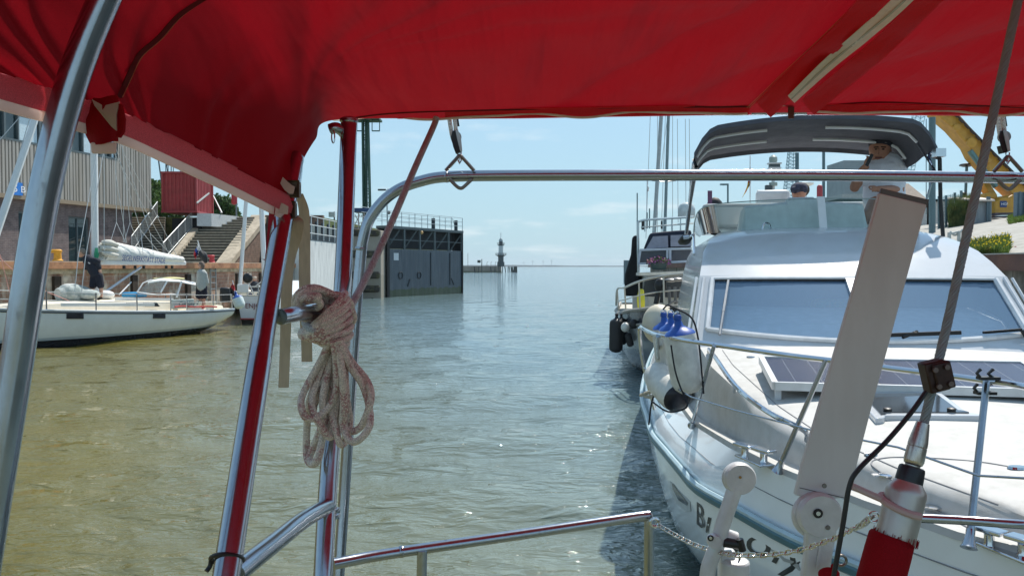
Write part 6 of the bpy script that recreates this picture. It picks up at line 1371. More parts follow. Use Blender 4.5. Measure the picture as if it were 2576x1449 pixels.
for x in (1622, 1645, 1668, 1690, 1712): m.tube([f3(x, 583, 4.2), f3(x, 551, 4.2)], .016, 6)
m.build('roof_rail', M('rail_steel4', (.55, .62, .64), rough=.3, metal=.6), sy)
m = MB(); m.lathe([(.18, 0), (.2, .05), (.2, .2), (.17, .3), (.08, .36), (.01, .37)], f3(1727, 549, 4.6), n=20); m.build('radome', M('radome_pale', (.55, .6, .6), rough=.4), sy, smooth=60)
m = MB(); m.box(f3(1618, 566, 4.3), (.07, .07, .22)); m.build('roof_light', BLACK, sy); m = MB(); m.box(f3(1666, 566, 4.3), (.06, .06, .18)); m.build('roof_light', BLACK, sy)
for x, yt in ((1603, 486), (1628, 535), (1634, 525)): m = MB(); m.tube([f3(x, 640 if x < 1610 else 575, 4.2), f3(x, yt, 4.2)], .014, 6); m.build('aerial', PG, sy)
m = MB(); m.prism([f3(x, y, UW-.1) for x, y in ((1600, 693), (1745, 688), (1745, 681), (1600, 686))], (0, -.5, 0)); m.build('cabin_ledge', M('ledge_white', (.65, .62, .55), rough=.4), sy, smooth=0)
# flowers
t = thing('flower_pot', 'dark pot of pink and purple flowers on the steel yacht cabin ledge', 'flower pot', f3(1657, 678, UW-.35)); b_ = f3(1657, 679, UW-.35)
m = MB(); m.lathe([(.11, 0), (.15, .02), (.19, .15)], b_, n=16); m.build('pot', M('pot_dark', (.04, .07, .07), rough=.6), t)
lf = MB(); fl1 = MB(); rr = random.Random(6)
for i in range(420):
    a = rr.uniform(0, 6.28); q = rr.random()**.5*.27; p = b_+Vector((q*math.cos(a), q*math.sin(a)*.6, .13+rr.random()*.2*(1-q*2))); s = .022
    u = Vector((rr.gauss(0, 1), rr.gauss(0, 1), rr.gauss(0, 1))).normalized()*s; v = u.cross(Vector((rr.gauss(0, 1), rr.gauss(0, 1), 1))).normalized()*s
    (fl1 if rr.random() < .5 else lf).add([p-u, p+v, p+u, p-v], [(0, 1, 2, 3)])
lf.build('leaves', M('pot_leaf', (.09, .14, .04), rough=.8), t, smooth=0, fixn=False); fl1.build('blossoms', M('petal', (.42, .10, .38), rough=.7, col2=(.6, .3, .25), amt=.8, vs=6), t, smooth=0, fixn=False)
# yellow rope, anchor winch clutter, black fenders
m = MB(); rr = random.Random(12)
for k in range(9): x = 1612+rr.uniform(-4, 4); m.tube(spl([P(x, 728, 16.6), P(x-3+rr.uniform(-2, 2), 755, 16.5), P(x+rr.uniform(-2, 3), 784, 16.6), P(x+5, 758, 16.5), P(x+2, 730, 16.6)], 5), .02, 6)
tag(m.build('yellow_rope', M('rope_yellow', (.62, .58, .05), rough=.7)), 'coil of yellow rope hanging on the steel yacht rail', 'rope')
m = MB(); m.tube([P(1650, 765, 15), P(1660, 712, 15), P(1665, 705, 15)], .05, 8); m.tube([P(1664, 762, 14.8), P(1672, 715, 14.8)], .04, 8); m.ell(P(1662, 718, 15), (.12, .1, .14)); m.tube([P(1640, 780, 15), P(1668, 775, 14.6), P(1690, 782, 14.6)], .06, 8); tag(m.build('anchor_winch', BLACK), 'dark anchor winch gear standing on the steel yacht bow', 'winch')
m = MB()
for x in (1685, 1700, 1715): m.tube([P(x, 775, 14.9), P(x-2, 722, 14.9)], .03, 6)
m.ell(P(1687, 705, 15), (.12, .1, .04)); m.ell(P(1704, 703, 15), (.12, .1, .04)); m.tube(spl([P(1680, 770, 14.8), P(1700, 758, 14.8), P(1718, 772, 14.8), P(1700, 785, 14.8)], 5, True), .02, 6, closed=True); tag(m.build('folded_bicycle', M('bike_grey', (.2, .2, .2), rough=.4, metal=.5)), 'folded bicycle lying on the steel yacht foredeck', 'bicycle')
GB_ = 'black fenders hung on the steel yacht'
fender('fender', 'big black fender hanging lowest and farthest left on the steel yacht', P(1551, 802, 16.2), P(1549, 887, 16.2), .14, capm=BLACK, body=BLK2, grp=GB_)
fender('fender', 'black fender close behind the big leftmost one on the steel yacht', P(1563, 800, 16.8), P(1563, 868, 16.8), .12, capm=BLACK, body=BLK2, grp=GB_)
fender('fender', 'slim dark fender hanging below the small pale ball on the steel yacht', P(1578, 838, 16.0), P(1588, 872, 16.0), .07, capm=BLACK, body=BLK2, grp=GB_)
t = thing('ball_fender', 'small pale ball fender beside the black fenders on the steel yacht', 'fender', P(1572, 830, 15.9)); m = MB(); m.ell(P(1573, 823, 15.9), (.09, .09, .1)); m.build('body', FW_, t)
t = thing('ball_fender', 'small black ball fender right of the pale ball on the steel yacht', 'fender', P(1588, 825, 15.9)); m = MB(); m.ell(P(1594, 815, 15.9), (.09, .09, .1)); m.build('body', BLK2, t)
# masts behind the steel yacht
for xb, xt, r, D, lab in ((1643, 1664, .072, 30, 'pale leaning mast of a yacht hidden behind the steel yacht, left of the pair'), (1672, 1682, .06, 31, 'upright dark grey mast right of the pale leaning mast')):
    t = thing('yacht_mast', lab, 'mast', P(xb, 660, D)); m = MB(); m.tube([P(xb-2, 660, D), P(xt, 280, D), P(xt+6, 100, D)], r, 10); m.build('mast', M('mast_grey%d' % D, (.38, .42, .43) if D == 30 else (.2, .27, .29), rough=.4), t)
    m = MB()
    for a, b in (((xb-18, 600), (xt-28, 290)), ((xb+20, 600), (xt+10, 290))): m.tube([P(*a, D), P(*b, D)], .012, 5)
    if D == 31: m.tube([P(1640, 455, D), P(1672, 458, D), P(1700, 455, D)], .025, 5); m.tube([P(1640, 600, D), P(1680, 290, D)], .01, 5)
    m.build('rigging_wire', WR, t)
for x, yt in ((1706, 300), (1726, 300), (1736, 300)): rig([P(x, 560, 30), P(x-2, yt, 30)], .012, 'rigging_wire', par=t)
flag('small pale pennant on a thin staff left of the pair of masts', (1628, 455), ((1628, 462), (1633, 475), (1632, 482), (1627, 480)), 25, ('white',), (1626, 580))
t = thing('dolphin', 'grey pile cluster far behind the bow of the steel yacht', 'mooring dolphin', P(1577, 690, 60)); m = MB()
for x in (1572, 1576, 1580): m.tube([P(x, 715, 60), P(x, 655, 60)], .1, 6)
m.build('piles', M('pile_grey', (.2, .24, .25), rough=.8), t)
m = MB(); m.sheet([[P(x, y, 9.9+.04*math.sin(y)) for x in (1780, 1786, 1791)] for y in (480, 510, 540, 570)], .01); tag(m.build('hanging_flag', M('flag_purple', (.16, .08, .16), rough=.8)), 'dark purple flag hanging beside the flybridge screen', 'flag')
m = MB(); m.ell(F2.W(8.0, -.95, 2.95), (.14, .1, .25)); tag(m.build('headrest', BLK2), 'dark rounded seat back behind the left end of the flybridge screen', 'seat')
# ================================================================== OWN BOAT: canopy
AX = lambda *q: Vector(q)
rowsC = [
 [P(728, 496, 1.34), P(750, 428, 1.43), P(793, 352, 1.58), P(838, 303, 1.80), P(1100, 299, 1.88), P(1300, 296, 1.9), P(1950, 284, 1.9), P(2576, 289, 1.9), AX(2.3, 1.9, 2.63)],
 [P(560, 408, 1.22), AX(-.435, 1.28, 2.545), AX(-.38, 1.35, 2.625), AX(-.27, 1.42, 2.675), AX(0, 1.5, 2.70), AX(.25, 1.5, 2.705), AX(.85, 1.5, 2.70), AX(1.6, 1.5, 2.69), AX(2.3, 1.5, 2.66)],
 [P(420, 338, 1.13), AX(-.48, 1.12, 2.56), AX(-.43, 1.12, 2.645), AX(-.31, 1.12, 2.70), AX(0, 1.12, 2.725), AX(.25, 1.12, 2.73), AX(.85, 1.12, 2.725), AX(1.6, 1.12, 2.71), AX(2.3, 1.12, 2.68)],
 [P(300, 281, 1.06), AX(-.515, .96, 2.58), AX(-.46, .92, 2.655), AX(-.33, .9, 2.705), AX(0, .88, 2.735), AX(.25, .88, 2.74), AX(.85, .88, 2.73), AX(1.6, .88, 2.71), AX(2.3, .88, 2.68)],
 [P(130, 226, .97), AX(-.55, .8, 2.59), AX(-.49, .72, 2.66), AX(-.35, .66, 2.71), AX(0, .6, 2.74), AX(.25, .6, 2.74), AX(.85, .6, 2.73), AX(1.6, .6, 2.71), AX(2.3, .6, 2.68)],
 [P(-20, 178, .90), AX(-.58, .5, 2.60), AX(-.51, .4, 2.67), AX(-.36, .38, 2.71), AX(0, .42, 2.74), AX(.25, .42, 2.74), AX(.85, .42, 2.73), AX(1.6, .42, 2.71), AX(2.3, .42, 2.68)],
 [AX(-.64, .3, 2.52), AX(-.59, .28, 2.61), AX(-.52, .27, 2.67), AX(-.37, .26, 2.71), AX(0, .26, 2.74), AX(.25, .26, 2.74), AX(.85, .26, 2.73), AX(1.6, .26, 2.71), AX(2.3, .26, 2.68)]]
dense = [spl(r, 22) for r in rowsC]
cols = [spl([dense[i][j] for i in range(len(dense))], 24) for j in range(len(dense[0]))]
NR, NC = len(cols[0]), len(cols)
grid = [[cols[j][i].copy() for j in range(NC)] for i in range(NR)]
def ridge(x, w_): return math.exp(-(x/w_)**2)
def fold(p):
    x, y = p.x, p.y; d = 0
    # soft pulls fanning out from the sewn corner and along the far hem
    cx_, cy_ = -.4, 1.5; a = math.atan2(y-cy_, x-cx_); r = math.hypot(x-cx_, y-cy_)
    for a0, w_, am in ((-.9, .10, .006), (-.62, .07, .006), (-.42, .05, .005), (-.25, .05, .004), (-1.25, .09, .007), (-1.6, .09, .006)): d += am*ridge(a-a0, w_)*min(1, r/.3)*math.exp(-r*.55)
    for k, (x0, sl_, w_, am) in enumerate(((.10, .55, .035, .008), (.32, .7, .05, .007), (.55, .75, .045, .006), (.78, .8, .06, .007), (1.35, .9, .05, .008), (1.55, .8, .04, .006), (1.75, .7, .05, .006))):
        d += am*ridge(x-x0-(1.9-y)*sl_, w_)*ridge(y-1.55+.1*k % .3, .55)
    d += .0022*math.sin(x*11+y*7+math.sin(y*9))+.0012*math.sin(x*23-y*17)
    return d
for i in range(NR):
    for j in range(NC):
        t = j/(NC-1)*8; f = min(1, max(0, t-.05)/.6)*min(1, i/9)
        grid[i][j].z += fold(grid[i][j])*f*2.4
        if t < 3.2: 
            s_ = math.sin(i*.55+math.sin(i*.21)*2)*.0035*(1-abs(t-1)/2.2)*min(1, i/6); grid[i][j].x += s_*(1 if t < 3 else 0)
can = thing('canopy', 'big red fabric canopy with cream zip overhead, filling the top of the view', 'canopy', (0, 0, 2.7))
def clothmat(name, c, c2, trans, weave=900, rough=.8):
    m = bpy.data.materials.new(name); m.use_nodes = True; t = m.node_tree; b = t.nodes['Principled BSDF']
    tc_ = N(t, 'ShaderNodeTexCoord'); n1 = N(t, 'ShaderNodeTexNoise'); n1.inputs['Scale'].default_value = 3; n1.inputs['Detail'].default_value = 5; t.links.new(tc_.outputs['Object'], n1.inputs['Vector'])
    mm = N(t, 'ShaderNodeMixRGB'); mm.inputs[1].default_value = (*c, 1); mm.inputs[2].default_value = (*c2, 1); t.links.new(n1.outputs[0], mm.inputs[0])
    n2 = N(t, 'ShaderNodeTexNoise'); n2.inputs['Scale'].default_value = weave; n2.inputs['Detail'].default_value = 2; t.links.new(tc_.outputs['Object'], n2.inputs['Vector'])
    vr = N(t, 'ShaderNodeMapRange'); vr.inputs[1].default_value = .3; vr.inputs[2].default_value = .7; vr.inputs[3].default_value = .8; vr.inputs[4].default_value = 1.2; t.links.new(n2.outputs[0], vr.inputs[0])
    ml = N(t, 'ShaderNodeVectorMath', operation='MULTIPLY'); t.links.new(mm.outputs[0], ml.inputs[0]); t.links.new(vr.outputs[0], ml.inputs[1])
    t.links.new(ml.outputs[0], b.inputs['Base Color']); b.inputs['Roughness'].default_value = rough; b.inputs['Specular IOR Level'].default_value = .25
    bp = N(t, 'ShaderNodeBump'); bp.inputs['Strength'].default_value = .25; bp.inputs['Distance'].default_value = .0006; t.links.new(n2.outputs[0], bp.inputs['Height'])
    n3 = N(t, 'ShaderNodeTexNoise'); n3.inputs['Scale'].default_value = 9; n3.inputs['Detail'].default_value = 3; t.links.new(tc_.outputs['Object'], n3.inputs['Vector'])
    bp2 = N(t, 'ShaderNodeBump'); bp2.inputs['Strength'].default_value = .35; bp2.inputs['Distance'].default_value = .01; t.links.new(n3.outputs[0], bp2.inputs['Height']); t.links.new(bp.outputs[0], bp2.inputs['Normal'])
    mp_ = N(t, 'ShaderNodeMapping'); mp_.inputs['Rotation'].default_value = (0, 0, R(-48)); mp_.inputs['Scale'].default_value = (6.5, .9, 1); t.links.new(tc_.outputs['Object'], mp_.inputs[0])
    n4 = N(t, 'ShaderNodeTexNoise'); n4.inputs['Scale'].default_value = 1; n4.inputs['Detail'].default_value = 4; n4.inputs['Roughness'].default_value = .45; t.links.new(mp_.outputs[0], n4.inputs['Vector'])
    bp3 = N(t, 'ShaderNodeBump'); bp3.inputs['Strength'].default_value = 1; bp3.inputs['Distance'].default_value = .06; t.links.new(n4.outputs[0], bp3.inputs['Height']); t.links.new(bp2.outputs[0], bp3.inputs['Normal']); bp2 = bp3
    t.links.new(bp2.outputs[0], b.inputs['Normal'])
    tr = N(t, 'ShaderNodeBsdfTranslucent'); t.links.new(ml.outputs[0], tr.inputs[0]); t.links.new(bp2.outputs[0], tr.inputs[1]); ms = N(t, 'ShaderNodeMixShader'); ms.inputs[0].default_value = trans
    t.links.new(b.outputs[0], ms.inputs[1]); t.links.new(tr.outputs[0], ms.inputs[2]); t.links.new(ms.outputs[0], t.nodes['Material Output'].inputs[0]); MATS[name] = m; return m
REDC = clothmat('red_canvas', (.30, .006, .012), (.25, .004, .010), .33)
REDF = clothmat('red_canvas_double', (.42, .008, .016), (.36, .007, .014), .45)
HEMC = clothmat('backlit_pink_hem', (.80, .24, .27), (.72, .20, .24), .55)  # sun shining through the red hem is put into this pale pink
CRM = M('cream_tape', (.88, .84, .76), rough=.8, var=.06, vs=30, trans=.45)
m = MB(); m.loft(grid); canf = m.build('fabric', REDC, can, smooth=180)
can_bvh = BVHTree.FromPolygons(m.v, m.f)
def onc(px, py, off=.003):
    d = ray(px, py).normalized(); h, n, i, t = can_bvh.ray_cast(C0, d)
    return h-d*off if h else None
def strip(pxs, wpx, name, mat, off, par=can, th=.001, wavy=None):
    """band on the underside of the canopy; pxs centre line, wpx widths"""
    cp = spl([(x, y, 0) for x, y in pxs], 10); k = len(cp); rows = [[], [], []]
    for i, p in enumerate(cp):
        a = cp[min(i+1, k-1)]-cp[max(i-1, 0)]; nrm = Vector((-a.y, a.x, 0)).normalized(); w_ = float(np.interp(i/(k-1), np.linspace(0, 1, len(wpx)), wpx))
        for s, rr_ in zip((-.5, 0, .5), rows):
            q = p+nrm*s*w_; h = onc(q.x, q.y, off); rr_.append((q, (h-C0).length if h else None))
    for r_ in rows:
        L_ = [x[1] for x in r_]; ok = [i for i, x in enumerate(L_) if x is not None]; L_ = np.interp(range(k), ok, [L_[i] for i in ok]) if ok else np.full(k, 1.9)
        Lp = np.pad(L_, 5, mode='edge'); Ls = np.array([Lp[i:i+11].mean() for i in range(k)]); Lm = np.array([Lp[i+2:i+9].min() for i in range(k)]); Ls = np.minimum(Ls, Lm+.002)
        r_[:] = [C0+ray(x[0].x, x[0].y).normalized()*float(l_) for x, l_ in zip(r_, Ls)]
    m = MB(); m.sheet(rows, th); return m.build(name, mat, par, smooth=60)
# seams, zip and flaps
REDZ = clothmat('red_canvas_flap', (.85, .016, .03), (.72, .012, .024), .45)  # lifted red paints in the light that two cloth layers hold back
strip([(1920, 276), (2020, 180), (2110, 95), (2215, -20), (2440, -260), (2640, -480)], [54, 56, 58, 60, 76, 90], 'zip_flap', REDZ, .012)
strip([(2032, 270), (2130, 190), (2230, 105), (2345, -10), (2590, -255), (2800, -470)], [48, 50, 52, 54, 70, 84], 'zip_flap', REDZ, .012)
strip([(1990, 250), (2080, 165), (2175, 85), (2285, -15), (2515, -257), (2720, -475)], [24, 31, 36, 40, 50, 60], 'zip_tape', CRM, .032)
strip([(1990, 250), (2080, 167), (2175, 88), (2287, -10), (2517, -254), (2722, -472)], [3, 4, 4, 5, 6, 7], 'zip_teeth', M('zip_teeth', (.42, .37, .30), rough=.7), .036)
THR = M('thread', (.5, .14, .07), rough=.8)
def seam(pxs, name, mat, r=.0011, off=.004, par=can):
    cp = spl([(x, y, 0) for x, y in pxs], 10); pts = [onc(p.x, p.y, off) for p in cp]; pts = [p for p in pts if p]
    if len(pts) < 3: return
    m = MB(); m.tube(pts, r, 4); return m.build(name, mat, par)
for dx_ in (-26, -20): seam([(1905+dx_, 272), (2000+dx_, 180), (2090+dx_, 97), (2200+dx_, -12)], 'stitching', THR, .0011, .015)
seam([(2062, 268), (2155, 192), (2255, 107), (2372, -10)], 'stitching', THR, .0011, .015)
DKS = M('seam_dark', (.10, .004, .006), rough=.9)
seam([(850, 303), (1000, 285), (1300, 276), (1600, 271), (1885, 269)], 'hem_seam', DKS, .0022, .004)
seam([(2045, 268), (2200, 258), (2400, 264), (2576, 271)], 'hem_seam', DKS, .0022, .004)
seam([(522, -8), (450, 40), (400, 95), (350, 140), (325, 190), (300, 245)], 'panel_seam', DKS, .004, .004)
seam([(530, -8), (458, 42), (408, 98), (358, 143), (333, 192), (308, 245)], 'stitching', THR, .001, .004)
# far hem: doubled band, wavy cream piping, lower fold
def farstrip(x0, x1, f0, f1, name, mat, D, n=90, th=.0015):
    D0, D1 = D if isinstance(D, tuple) else (D, D); rows = [[P(x, f0(x), D0) for x in np.linspace(x0, x1, n)], [P(x, f1(x), D1) for x in np.linspace(x0, x1, n)]]
    m = MB(); m.sheet(rows, th); return m.build(name, mat, can, smooth=60)
wv = lambda x: 5*math.sin(x/55)+2.5*math.sin(x/33+1)
he = lambda x: float(np.interp(x, [838, 1100, 1300, 1950, 2576, 2800], [303, 298, 294, 283, 287, 290]))
farstrip(1120, 1885, lambda x: he(x)-22+14*max(0, (1300-x)/180)*.5, lambda x: he(x)+2, 'hem_band', REDZ, (1.832, 1.888))
farstrip(2045, 2700, lambda x: he(x)-22, lambda x: he(x)+2, 'hem_band', REDZ, (1.832, 1.888))
farstrip(1000, 1890, lambda x: he(x)-6, lambda x: he(x)+(5 if x > 1300 else 5*(x-1000)/300), 'lower_fold', HEMC, 1.905)
farstrip(2030, 2700, lambda x: he(x)-6, lambda x: he(x)+6, 'lower_fold', HEMC, 1.905)
for x0, x1 in ((838, 1880), (2055, 2700)):
    m = MB(); m.tube([P(x, he(x)-2+wv(x)*min(1, (x-x0)/150+.2), 1.864) for x in np.linspace(x0, x1, 160)], .0028, 6); m.build('piping', CRM, can)
m = MB(); m.tube([P(1700, 282, 1.93), P(2250, 281, 1.93)], .009, 10); m.build('support_bar', STEEL, can)
# side hem along the left edge
edge = spl([rowsC[i][0] for i in range(7)], 14)
m = MB(); m.sheet([[p+Vector((0, 0, .003)) for p in edge], [p+Vector((.006, .0, -.016)) for p in edge], [p+Vector((.002, 0, -.030)) for p in edge]], .0015); m.build('side_hem', HEMC, can, smooth=60)
m = MB(); m.sheet([[p+Vector((.001, 0, -.029)) for p in edge], [p+Vector((.0, 0, -.042)) for p in edge]], .004); m.build('side_hem_edge', M('hem_cream', (.95, .82, .76), rough=.8, trans=.55), can, smooth=60)
# hanging fastening flap left
cpt = P(262, 250, 1.04)
m = MB(); rows = []
for (x0, x1, y, D) in ((236, 292, 248, 1.03), (236, 294, 262, 1.02), (212, 296, 300, 1.02), (222, 292, 340, 1.02), (232, 292, 360, 1.02)): rows.append([P(lerp(x0, x1, k), y+4*math.sin(k*5), D-.02*math.sin(k*3.1)) for k in np.linspace(0, 1, 9)])
m.sheet(rows, .003); m.build('fastening_flap', REDF, can, smooth=60)
m = MB(); m.sheet([[P(x, y, 1.0) for x, y in ((232, 252), (262, 268), (302, 258))], [P(x, y, .998) for x, y in ((240, 268), (272, 300), (294, 290))], [P(x, y, 1.0) for x, y in ((270, 300), (284, 318), (295, 330))]], .002); m.build('flap_lining', M('lining_cream', (.45, .36, .29), rough=.85), can, smooth=60)
m = MB(); m.sheet([[P(x, 360, 1.01) for x in np.linspace(232, 296, 7)], [P(x, 388, 1.01) for x in np.linspace(235, 294, 7)]], .006); m.build('flap_hem', M('hem_cream', (.58, .42, .34)), can, smooth=60, bevel=.002)
m = MB(); m.sheet([[P(x, y, 1.0) for x, y in ((292, 262), (296, 300), (298, 330), (290, 344))], [P(x, y, .995) for x, y in ((303, 262), (312, 300), (310, 330), (300, 345))]], .003); m.build('flap_edge', REDF, can, smooth=60)
# lead edge nearest strip on far left
# webbing straps and buckles at the corner
WEB = M('webbing_beige', (.62, .52, .38), rough=.85, var=.12, vs=60, trans=.3, stretch=(1, 1, .15))
def ribbon(pts, wpx, name, mat, par, th=.0015, ang=None):
    rows = [[], []]; c = spl([(x, y, D*100) for x, y, D in pts], 8); k = len(c)
    for i, p in enumerate(c):
        w_ = float(np.interp(i/(k-1), np.linspace(0, 1, len(wpx)), wpx)); rows[0].append(P(p.x-w_/2, p.y, p.z/100)); rows[1].append(P(p.x+w_/2, p.y, p.z/100+(ang or 0)))
    m = MB(); m.sheet(rows, th); return m.build(name, mat, par, smooth=70)
stt = thing('webbing_strap', 'nearer beige webbing strap, the longer of two, hanging from the lower canopy buckle', 'strap', P(714, 975, 1.35), 'beige straps at the canopy corner')
ribbon([(742, 545, 1.37), (750, 560, 1.36), (742, 600, 1.37), (728, 650, 1.38), (722, 700, 1.38), (719, 800, 1.385), (716, 900, 1.39), (713, 975, 1.39)], [20, 30, 32, 30, 28, 27, 26, 26], 'webbing', WEB, stt)
stt2 = thing('webbing_strap', 'farther beige webbing strap, glowing in the sun, shorter and right of the other', 'strap', P(770, 910, 1.42), 'beige straps at the canopy corner')
ribbon([(752, 488, 1.43), (764, 530, 1.44), (766, 600, 1.45), (766, 700, 1.46), (768, 800, 1.46), (771, 860, 1.46), (772, 910, 1.46)], [20, 26, 28, 29, 28, 27, 27], 'webbing', WEB, stt2)
BUK = M('buckle_bronze', (.10, .075, .05), rough=.3, metal=.8)
for (x, y) in ((741, 477), (731, 529)):
    b = thing('buckle', 'dark metal buckle on the leaning tube, '+('upper of two' if y < 500 else 'lower of two'), 'buckle', P(x, y, 1.36), 'strap buckles'); m = MB(); c = P(x, y, 1.35); m.box(c, (.020, .014, .026)); m.build('frame', BUK, b, bevel=.002)
    m = MB()
    for dx_ in (-.009, .009): m.tube([c+Vector((dx_, -.008, -.014)), c+Vector((dx_, -.008, .014))], .002, 6)
    for dz in (-.013, .013): m.tube([c+Vector((-.010, -.008, dz)), c+Vector((.010, -.008, dz))], .002, 6)
    m.build('loop', BUK, b)
m = MB(); m.sheet([[P(x, y, 1.33) for x, y in ((712, 446), (722, 456), (734, 466), (742, 470))], [P(x, y, 1.33) for x, y in ((706, 462), (716, 478), (728, 488), (738, 488))]], .002); m.build('corner_tab', M('tab_pale', (.55, .48, .42), rough=.8), can, smooth=60)
m = MB(); m.sheet([[P(x, y, 1.32) for x, y in ((688, 512), (700, 508), (712, 512), (726, 520))], [P(x, y, 1.32) for x, y in ((690, 545), (702, 536), (712, 538), (724, 540))]], .002); m.build('corner_tab', MATS['tab_pale'], can, smooth=60)
ribbon([(680, 500, 1.31), (684, 530, 1.31), (676, 580, 1.31), (672, 620, 1.31), (668, 660, 1.31)], [14, 16, 6, 5, 5], 'red_tie', clothmat('red_tie', (.42, .02, .04), (.36, .02, .03), .2), can)
ribbon([(690, 545, 1.31), (693, 590, 1.31), (690, 620, 1.31), (680, 655, 1.31), (664, 652, 1.31)], [6, 7, 6, 6, 10], 'red_tie', MATS['red_tie'], can)
m = MB(); a, b = P(690, 612, 1.30), P(677, 680, 1.30); m.beam(a, b, .017, .004, up=(0, 1, 0)); m.build('toggle', M('toggle_pale', (.55, .45, .42), rough=.5), can, bevel=.002)
m = MB(); c = P(1968, 262, 1.85); m.box(P(1988, 252, 1.86), (.018, .006, .012)); m.box(P(1990, 281, 1.86), (.014, .004, .034)); m.tube([P(1990, 292, 1.86)+Vector((.006*math.cos(a), 0, .006*math.sin(a))) for a in np.linspace(0, 6.283, 11)[:-1]], .0015, 5, closed=True); m.build('zip_slider', M('slider_bronze', (.14, .10, .08), rough=.4, metal=.6), can, bevel=.001)
m = MB(); m.tube(spl([P(x, y, 1.85) for x, y in ((1985, 262), (1965, 268), (1955, 262), (1968, 258), (1985, 265))], 5), .0012, 5); m.build('loose_thread', CRM, can)
# ================================================================== stainless stern frame
fr = thing('stern_frame', 'polished stainless steel tube frame and arch at the stern, carrying the red canopy', 'tube frame', P(815, 1449, 1.35))
def tubep(pts, r, name='tube', n=6, mat=None, seg=20):
    m = MB(); m.tube(spl([P(*q) for q in pts], n), r, seg); return m.build(name, mat or STEEL, fr)
tubep([(318, -120, .90), (262, 0, .897), (205, 140, .894), (163, 270, .891), (130, 400, .888), (98, 555, .885), (68, 740, .88), (40, 930, .878), (8, 1130, .872), (-24, 1330, .868), (-50, 1500, .865)], .0165, 'curved_tube')
tubep([(742, 400, 1.45), (735, 430, 1.42), (690, 680, 1.27), (666, 819, 1.19), (649, 931, 1.12), (609, 1190, 1.03), (569, 1449, .95), (540, 1640, .90)], .0165, 'leaning_tube')
tubep([(878, 312, 1.62), (872, 480, 1.58), (863, 700, 1.51), (850, 900, 1.48), (826, 1210, 1.40), (813, 1449, 1.32), (800, 1700, 1.26)], .0165, 'support_post')
arch = tubep([(845, 1600, 1.98), (852, 1449, 2.0), (868, 1210, 2.04), (893, 819, 2.06), (907, 650, 2.07), (914, 600, 2.07), (929, 553, 2.07), (963, 507, 2.07), (1005, 476, 2.07), (1056, 457, 2.07), (1125, 445, 2.07), (1300, 442, 2.06), (1700, 441, 2.05), (2100, 442, 2.04), (2576, 448, 2.02), (2850, 452, 2.0), (2980, 470, 1.99), (3040, 520, 1.98), (3062, 620, 1.97), (3070, 900, 1.95), (3075, 1600, 1.92)], .0145, 'arch_tube')
tubep([(705, 797, 1.22), (740, 790, 1.26), (790, 782, 1.36), (862, 772, 1.47)], .0125, 'brace_tube')
tubep([(590, 1445, .97), (640, 1404, 1.03), (700, 1357, 1.12), (755, 1313, 1.22), (795, 1288, 1.3), (826, 1272, 1.38)], .0135, 'brace_tube')
tubep([(830, 326, 1.6), (845, 322, 1.6), (860, 330, 1.61), (872, 345, 1.61)], .011, 'bracket_tube')
tubep([(742, 470, 1.5), (748, 430, 1.55), (752, 380, 1.6)], .010, 'canopy_strut')
pr = tubep([(838, 1418, 1.72), (980, 1392, 1.78), (1300, 1345, 1.85), (1600, 1300, 1.92), (1632, 1298, 1.93)], .0125, 'pushpit_rail', n=5)
tubep([(1634, 1300, 1.93), (1633, 1330, 1.93), (1632, 1480, 1.94), (1630, 1700, 1.95)], .0125, 'pushpit_post', n=3)
tubep([(1062, 1384, 1.79), (1060, 1480, 1.79), (1056, 1700, 1.79)], .0115, 'pushpit_post', n=3)
tubep([(2300, 1302, 1.9), (2440, 1309, 1.88), (2576, 1319, 1.86), (3072, 1352, 1.92)], .0110, 'pushpit_rail', n=3)
def collar(px, py, D, ax, r, w_=.008, name='weld_collar'):
    a = Vector(ax).normalized(); m = MB(); c = P(px, py, D); m.lathe([(r, -w_), (r*1.05, -w_*.7), (r*1.05, -w_*.15), (r*1.0, 0), (r*1.05, w_*.15), (r*1.05, w_*.7), (r, w_)], c, a, n=20); m.build(name, STEEL, fr)
collar(1124, 445, 2.07, P(1200, 443, 2.065)-P(1100, 448, 2.07), .0148, .004); collar(907, 626, 2.07, P(905, 650, 2.07)-P(910, 610, 2.07), .0148, .004)
collar(1010, 1387, 1.785, P(1300, 1345, 1.85)-P(980, 1392, 1.78), .0130, .004); collar(829, 1290, 1.385, P(829, 1310, 1.38)-P(832, 1250, 1.39), .018, .010)
m = MB(); p = P(878, 310, 1.62); m.lathe([(.0165, 0), (.019, .003), (.019, .008), (.012, .012)], p, n=16); m.build('tube_end_cap', STEEL, fr)
m = MB(); c = P(838, 340, 1.58); m.tube([c+Vector((.003*math.cos(a), 0, .012*math.sin(a)-.004)) for a in np.linspace(0, 6.283, 17)[:-1]], .0014, 5, closed=True); m.build('split_ring', CHROME, fr)
# triangular eyes welded to the arch
EYE = M('eye_dark_steel', (.22, .20, .18), rough=.3, metal=.9)
def eye(cx_, cy_, D, s=1):
    m = MB(); pts = [(cx_-40*s, cy_+24), (cx_-12*s, cy_-4), (cx_, cy_-14), (cx_+12*s, cy_-4), (cx_+40*s, cy_+24)]
    m.tube(spl([P(x, y, D) for x, y in pts], 4), .0048, 8)
    pts = [(cx_-28*s, cy_+46), (cx_-8*s, cy_+64), (cx_+4*s, cy_+68), (cx_+14*s, cy_+62), (cx_+34*s, cy_+45)]; m2 = MB(); m2.tube(spl([P(x, y, D) for x, y in pts], 4), .0048, 8)
    m.build('lifting_eye', EYE, fr); m2.build('lifting_eye', EYE, fr)
eye(1157, 406, 2.05, .9); eye(2536, 408, 2.0, .9)
